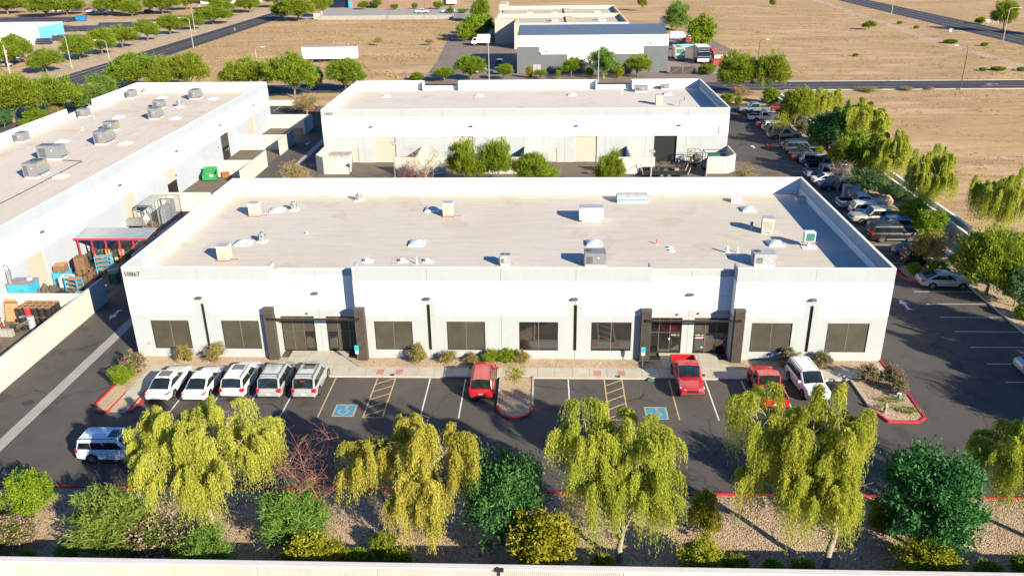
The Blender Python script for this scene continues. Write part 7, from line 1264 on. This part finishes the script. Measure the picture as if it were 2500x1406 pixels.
for k, (x, y, w, h, lb) in enumerate(((156.8,188,2,1.1,'small green field bush near the east road, nearest'),(139.6,145,3.4,.9,'low green field bush beside the back road, middle one'),(135.9,144.5,2,.8,'low green field bush beside the back road, left one'),(144.5,144,2.2,.9,'low green field bush beside the back road, right one'),(156.3,248,1.9,1.1,'small field bush farther along the east road'),(156.4,234,1.8,1,'small field bush between the track and the east road'),(150.5,195,4,1.2,'green clump on the dirt track bank'),(115,170,1.6,.8,'tiny green tuft in the middle of the dry field'))): grow('ball',lb,x,y,w,h,group='bushes in the dry field',z=-.03,name='field_bush',cat='bush')
for x, y, w, lb in ((100.5,119.2,6.8,'rusty dry brush along the near kerb of the back road, long one'),(108.4,119.6,4.2,'rusty dry brush along the back road kerb, short one'),(113.5,119.5,1.8,'rusty dry tuft along the back road kerb, small one')): grow('dry',lb,x,y,w,.9,group='dry brush by the back road',z=-.03)
# --- dry grass over the fields
def tufts(seed, name, label, boxes, n, Ln, Wd, mat):
    r = np.random.default_rng(seed); A = np.array([(b[1]-b[0])*(b[3]-b[2]) for b in boxes]); which = r.choice(len(boxes), n, p=A/A.sum()); B = np.array(boxes)[which]
    x = B[:,0]+(B[:,1]-B[:,0])*r.random(n); y = B[:,2]+(B[:,3]-B[:,2])*r.random(n)
    f = np.sin(x*.13+2*np.sin(y*.07))*np.sin(y*.21+1.5*np.sin(x*.05))+.6*np.sin(x*.41+y*.37); ok = f+r.normal(size=n)*.5 > .35; x, y = x[ok], y[ok]; m_ = len(x)
    rep = 5; x = np.repeat(x,rep)+r.normal(size=m_*rep)*.22; y = np.repeat(y,rep)+r.normal(size=m_*rep)*.22; n = len(x); L = Ln*r.uniform(.4,1.3,n)
    P = np.stack([x,y,L*.4-.03],1); D = np.stack([r.normal(size=n)*.5,r.normal(size=n)*.5,np.ones(n)],1)
    o = link(bpy.data.objects.new(name, leaf_mesh(name,mat,P,D,r.normal(size=(n,3)),L,Wd*r.uniform(.6,1.4,n),r.random(n)))); tag(o,label,'grass',kind='stuff')
tufts(1,'dry_grass','tan dry grass scattered over the right field',[(80.2,165,-10,119),(84,166,132,330)],16000,.34,.10,'grass_dry')
tufts(2,'dry_grass','tan dry grass scattered over the lots beyond the warehouses',[(-74,3,134,280)],7000,.45,.18,'grass_dry')
tufts(3,'dead_weeds','grey dead weeds scattered over the far right fields',[(84,166,132,340),(184,330,120,360)],6000,.4,.14,'grass_grey')
# --- loose gravel on the beds
def stones(seed, name, label, boxes, n, s, z, mats):
    r = np.random.default_rng(seed); A = np.array([(b[1]-b[0])*(b[3]-b[2]) for b in boxes]); B = np.array(boxes)[r.choice(len(boxes), n, p=A/A.sum())]
    c = np.stack([B[:,0]+(B[:,1]-B[:,0])*r.random(n),B[:,2]+(B[:,3]-B[:,2])*r.random(n),np.full(n,z)],1); sz = s*r.uniform(.5,1.6,n)
    o = np.array([[1,0,0],[-.5,.87,0],[-.5,-.87,0],[0,0,.8]]); v = (c[:,None,:]+o[None]*sz[:,None,None]*r.uniform(.7,1.3,(n,4,1))).astype(np.float32)
    f = np.array([[0,1,3],[1,2,3],[2,0,3]]); F = (np.arange(n)[:,None,None]*4+f[None]).reshape(-1,3); me = bpy.data.meshes.new(name); me.vertices.add(n*4); me.vertices.foreach_set('co',v.ravel()); me.loops.add(len(F)*3); me.loops.foreach_set('vertex_index',F.ravel().astype(np.int32)); me.polygons.add(len(F)); me.polygons.foreach_set('loop_start',np.arange(0,len(F)*3,3,dtype=np.int32))
    for k in mats: me.materials.append(MATS[k])
    me.polygons.foreach_set('material_index',np.repeat(r.integers(0,len(mats),n),3).astype(np.int32)); me.update(calc_edges=True); tag(link(bpy.data.objects.new(name,me)),label,'gravel',kind='stuff')
pm('stone_pale',(0.50,0.38,0.28),.95,var=.2,scale=3); pm('stone_mid',(0.36,0.245,0.165),.95,var=.2,scale=3); pm('stone_dark',(0.20,0.13,0.085),.95,var=.2,scale=3)
stones(1,'loose_gravel','loose tan landscape gravel along the bottom strip',[(0,66,-26.6,-17.5)],26000,.045,.05,('stone_pale','stone_mid','stone_dark'))
stones(2,'loose_gravel','loose tan gravel in the beds along the facade',[(.5,12,-1.5,-.1),(18.4,42,-1.5,-.1),(48.4,59,-1.5,-.1)],9000,.03,.085,('stone_pale','stone_mid'))
stones(3,'loose_gravel','loose gravel on the parking islands',[(30,32.1,-7.6,-3.2),(56.8,59.5,-8.4,-3.2)],3500,.03,.09,('stone_pale','stone_mid'))
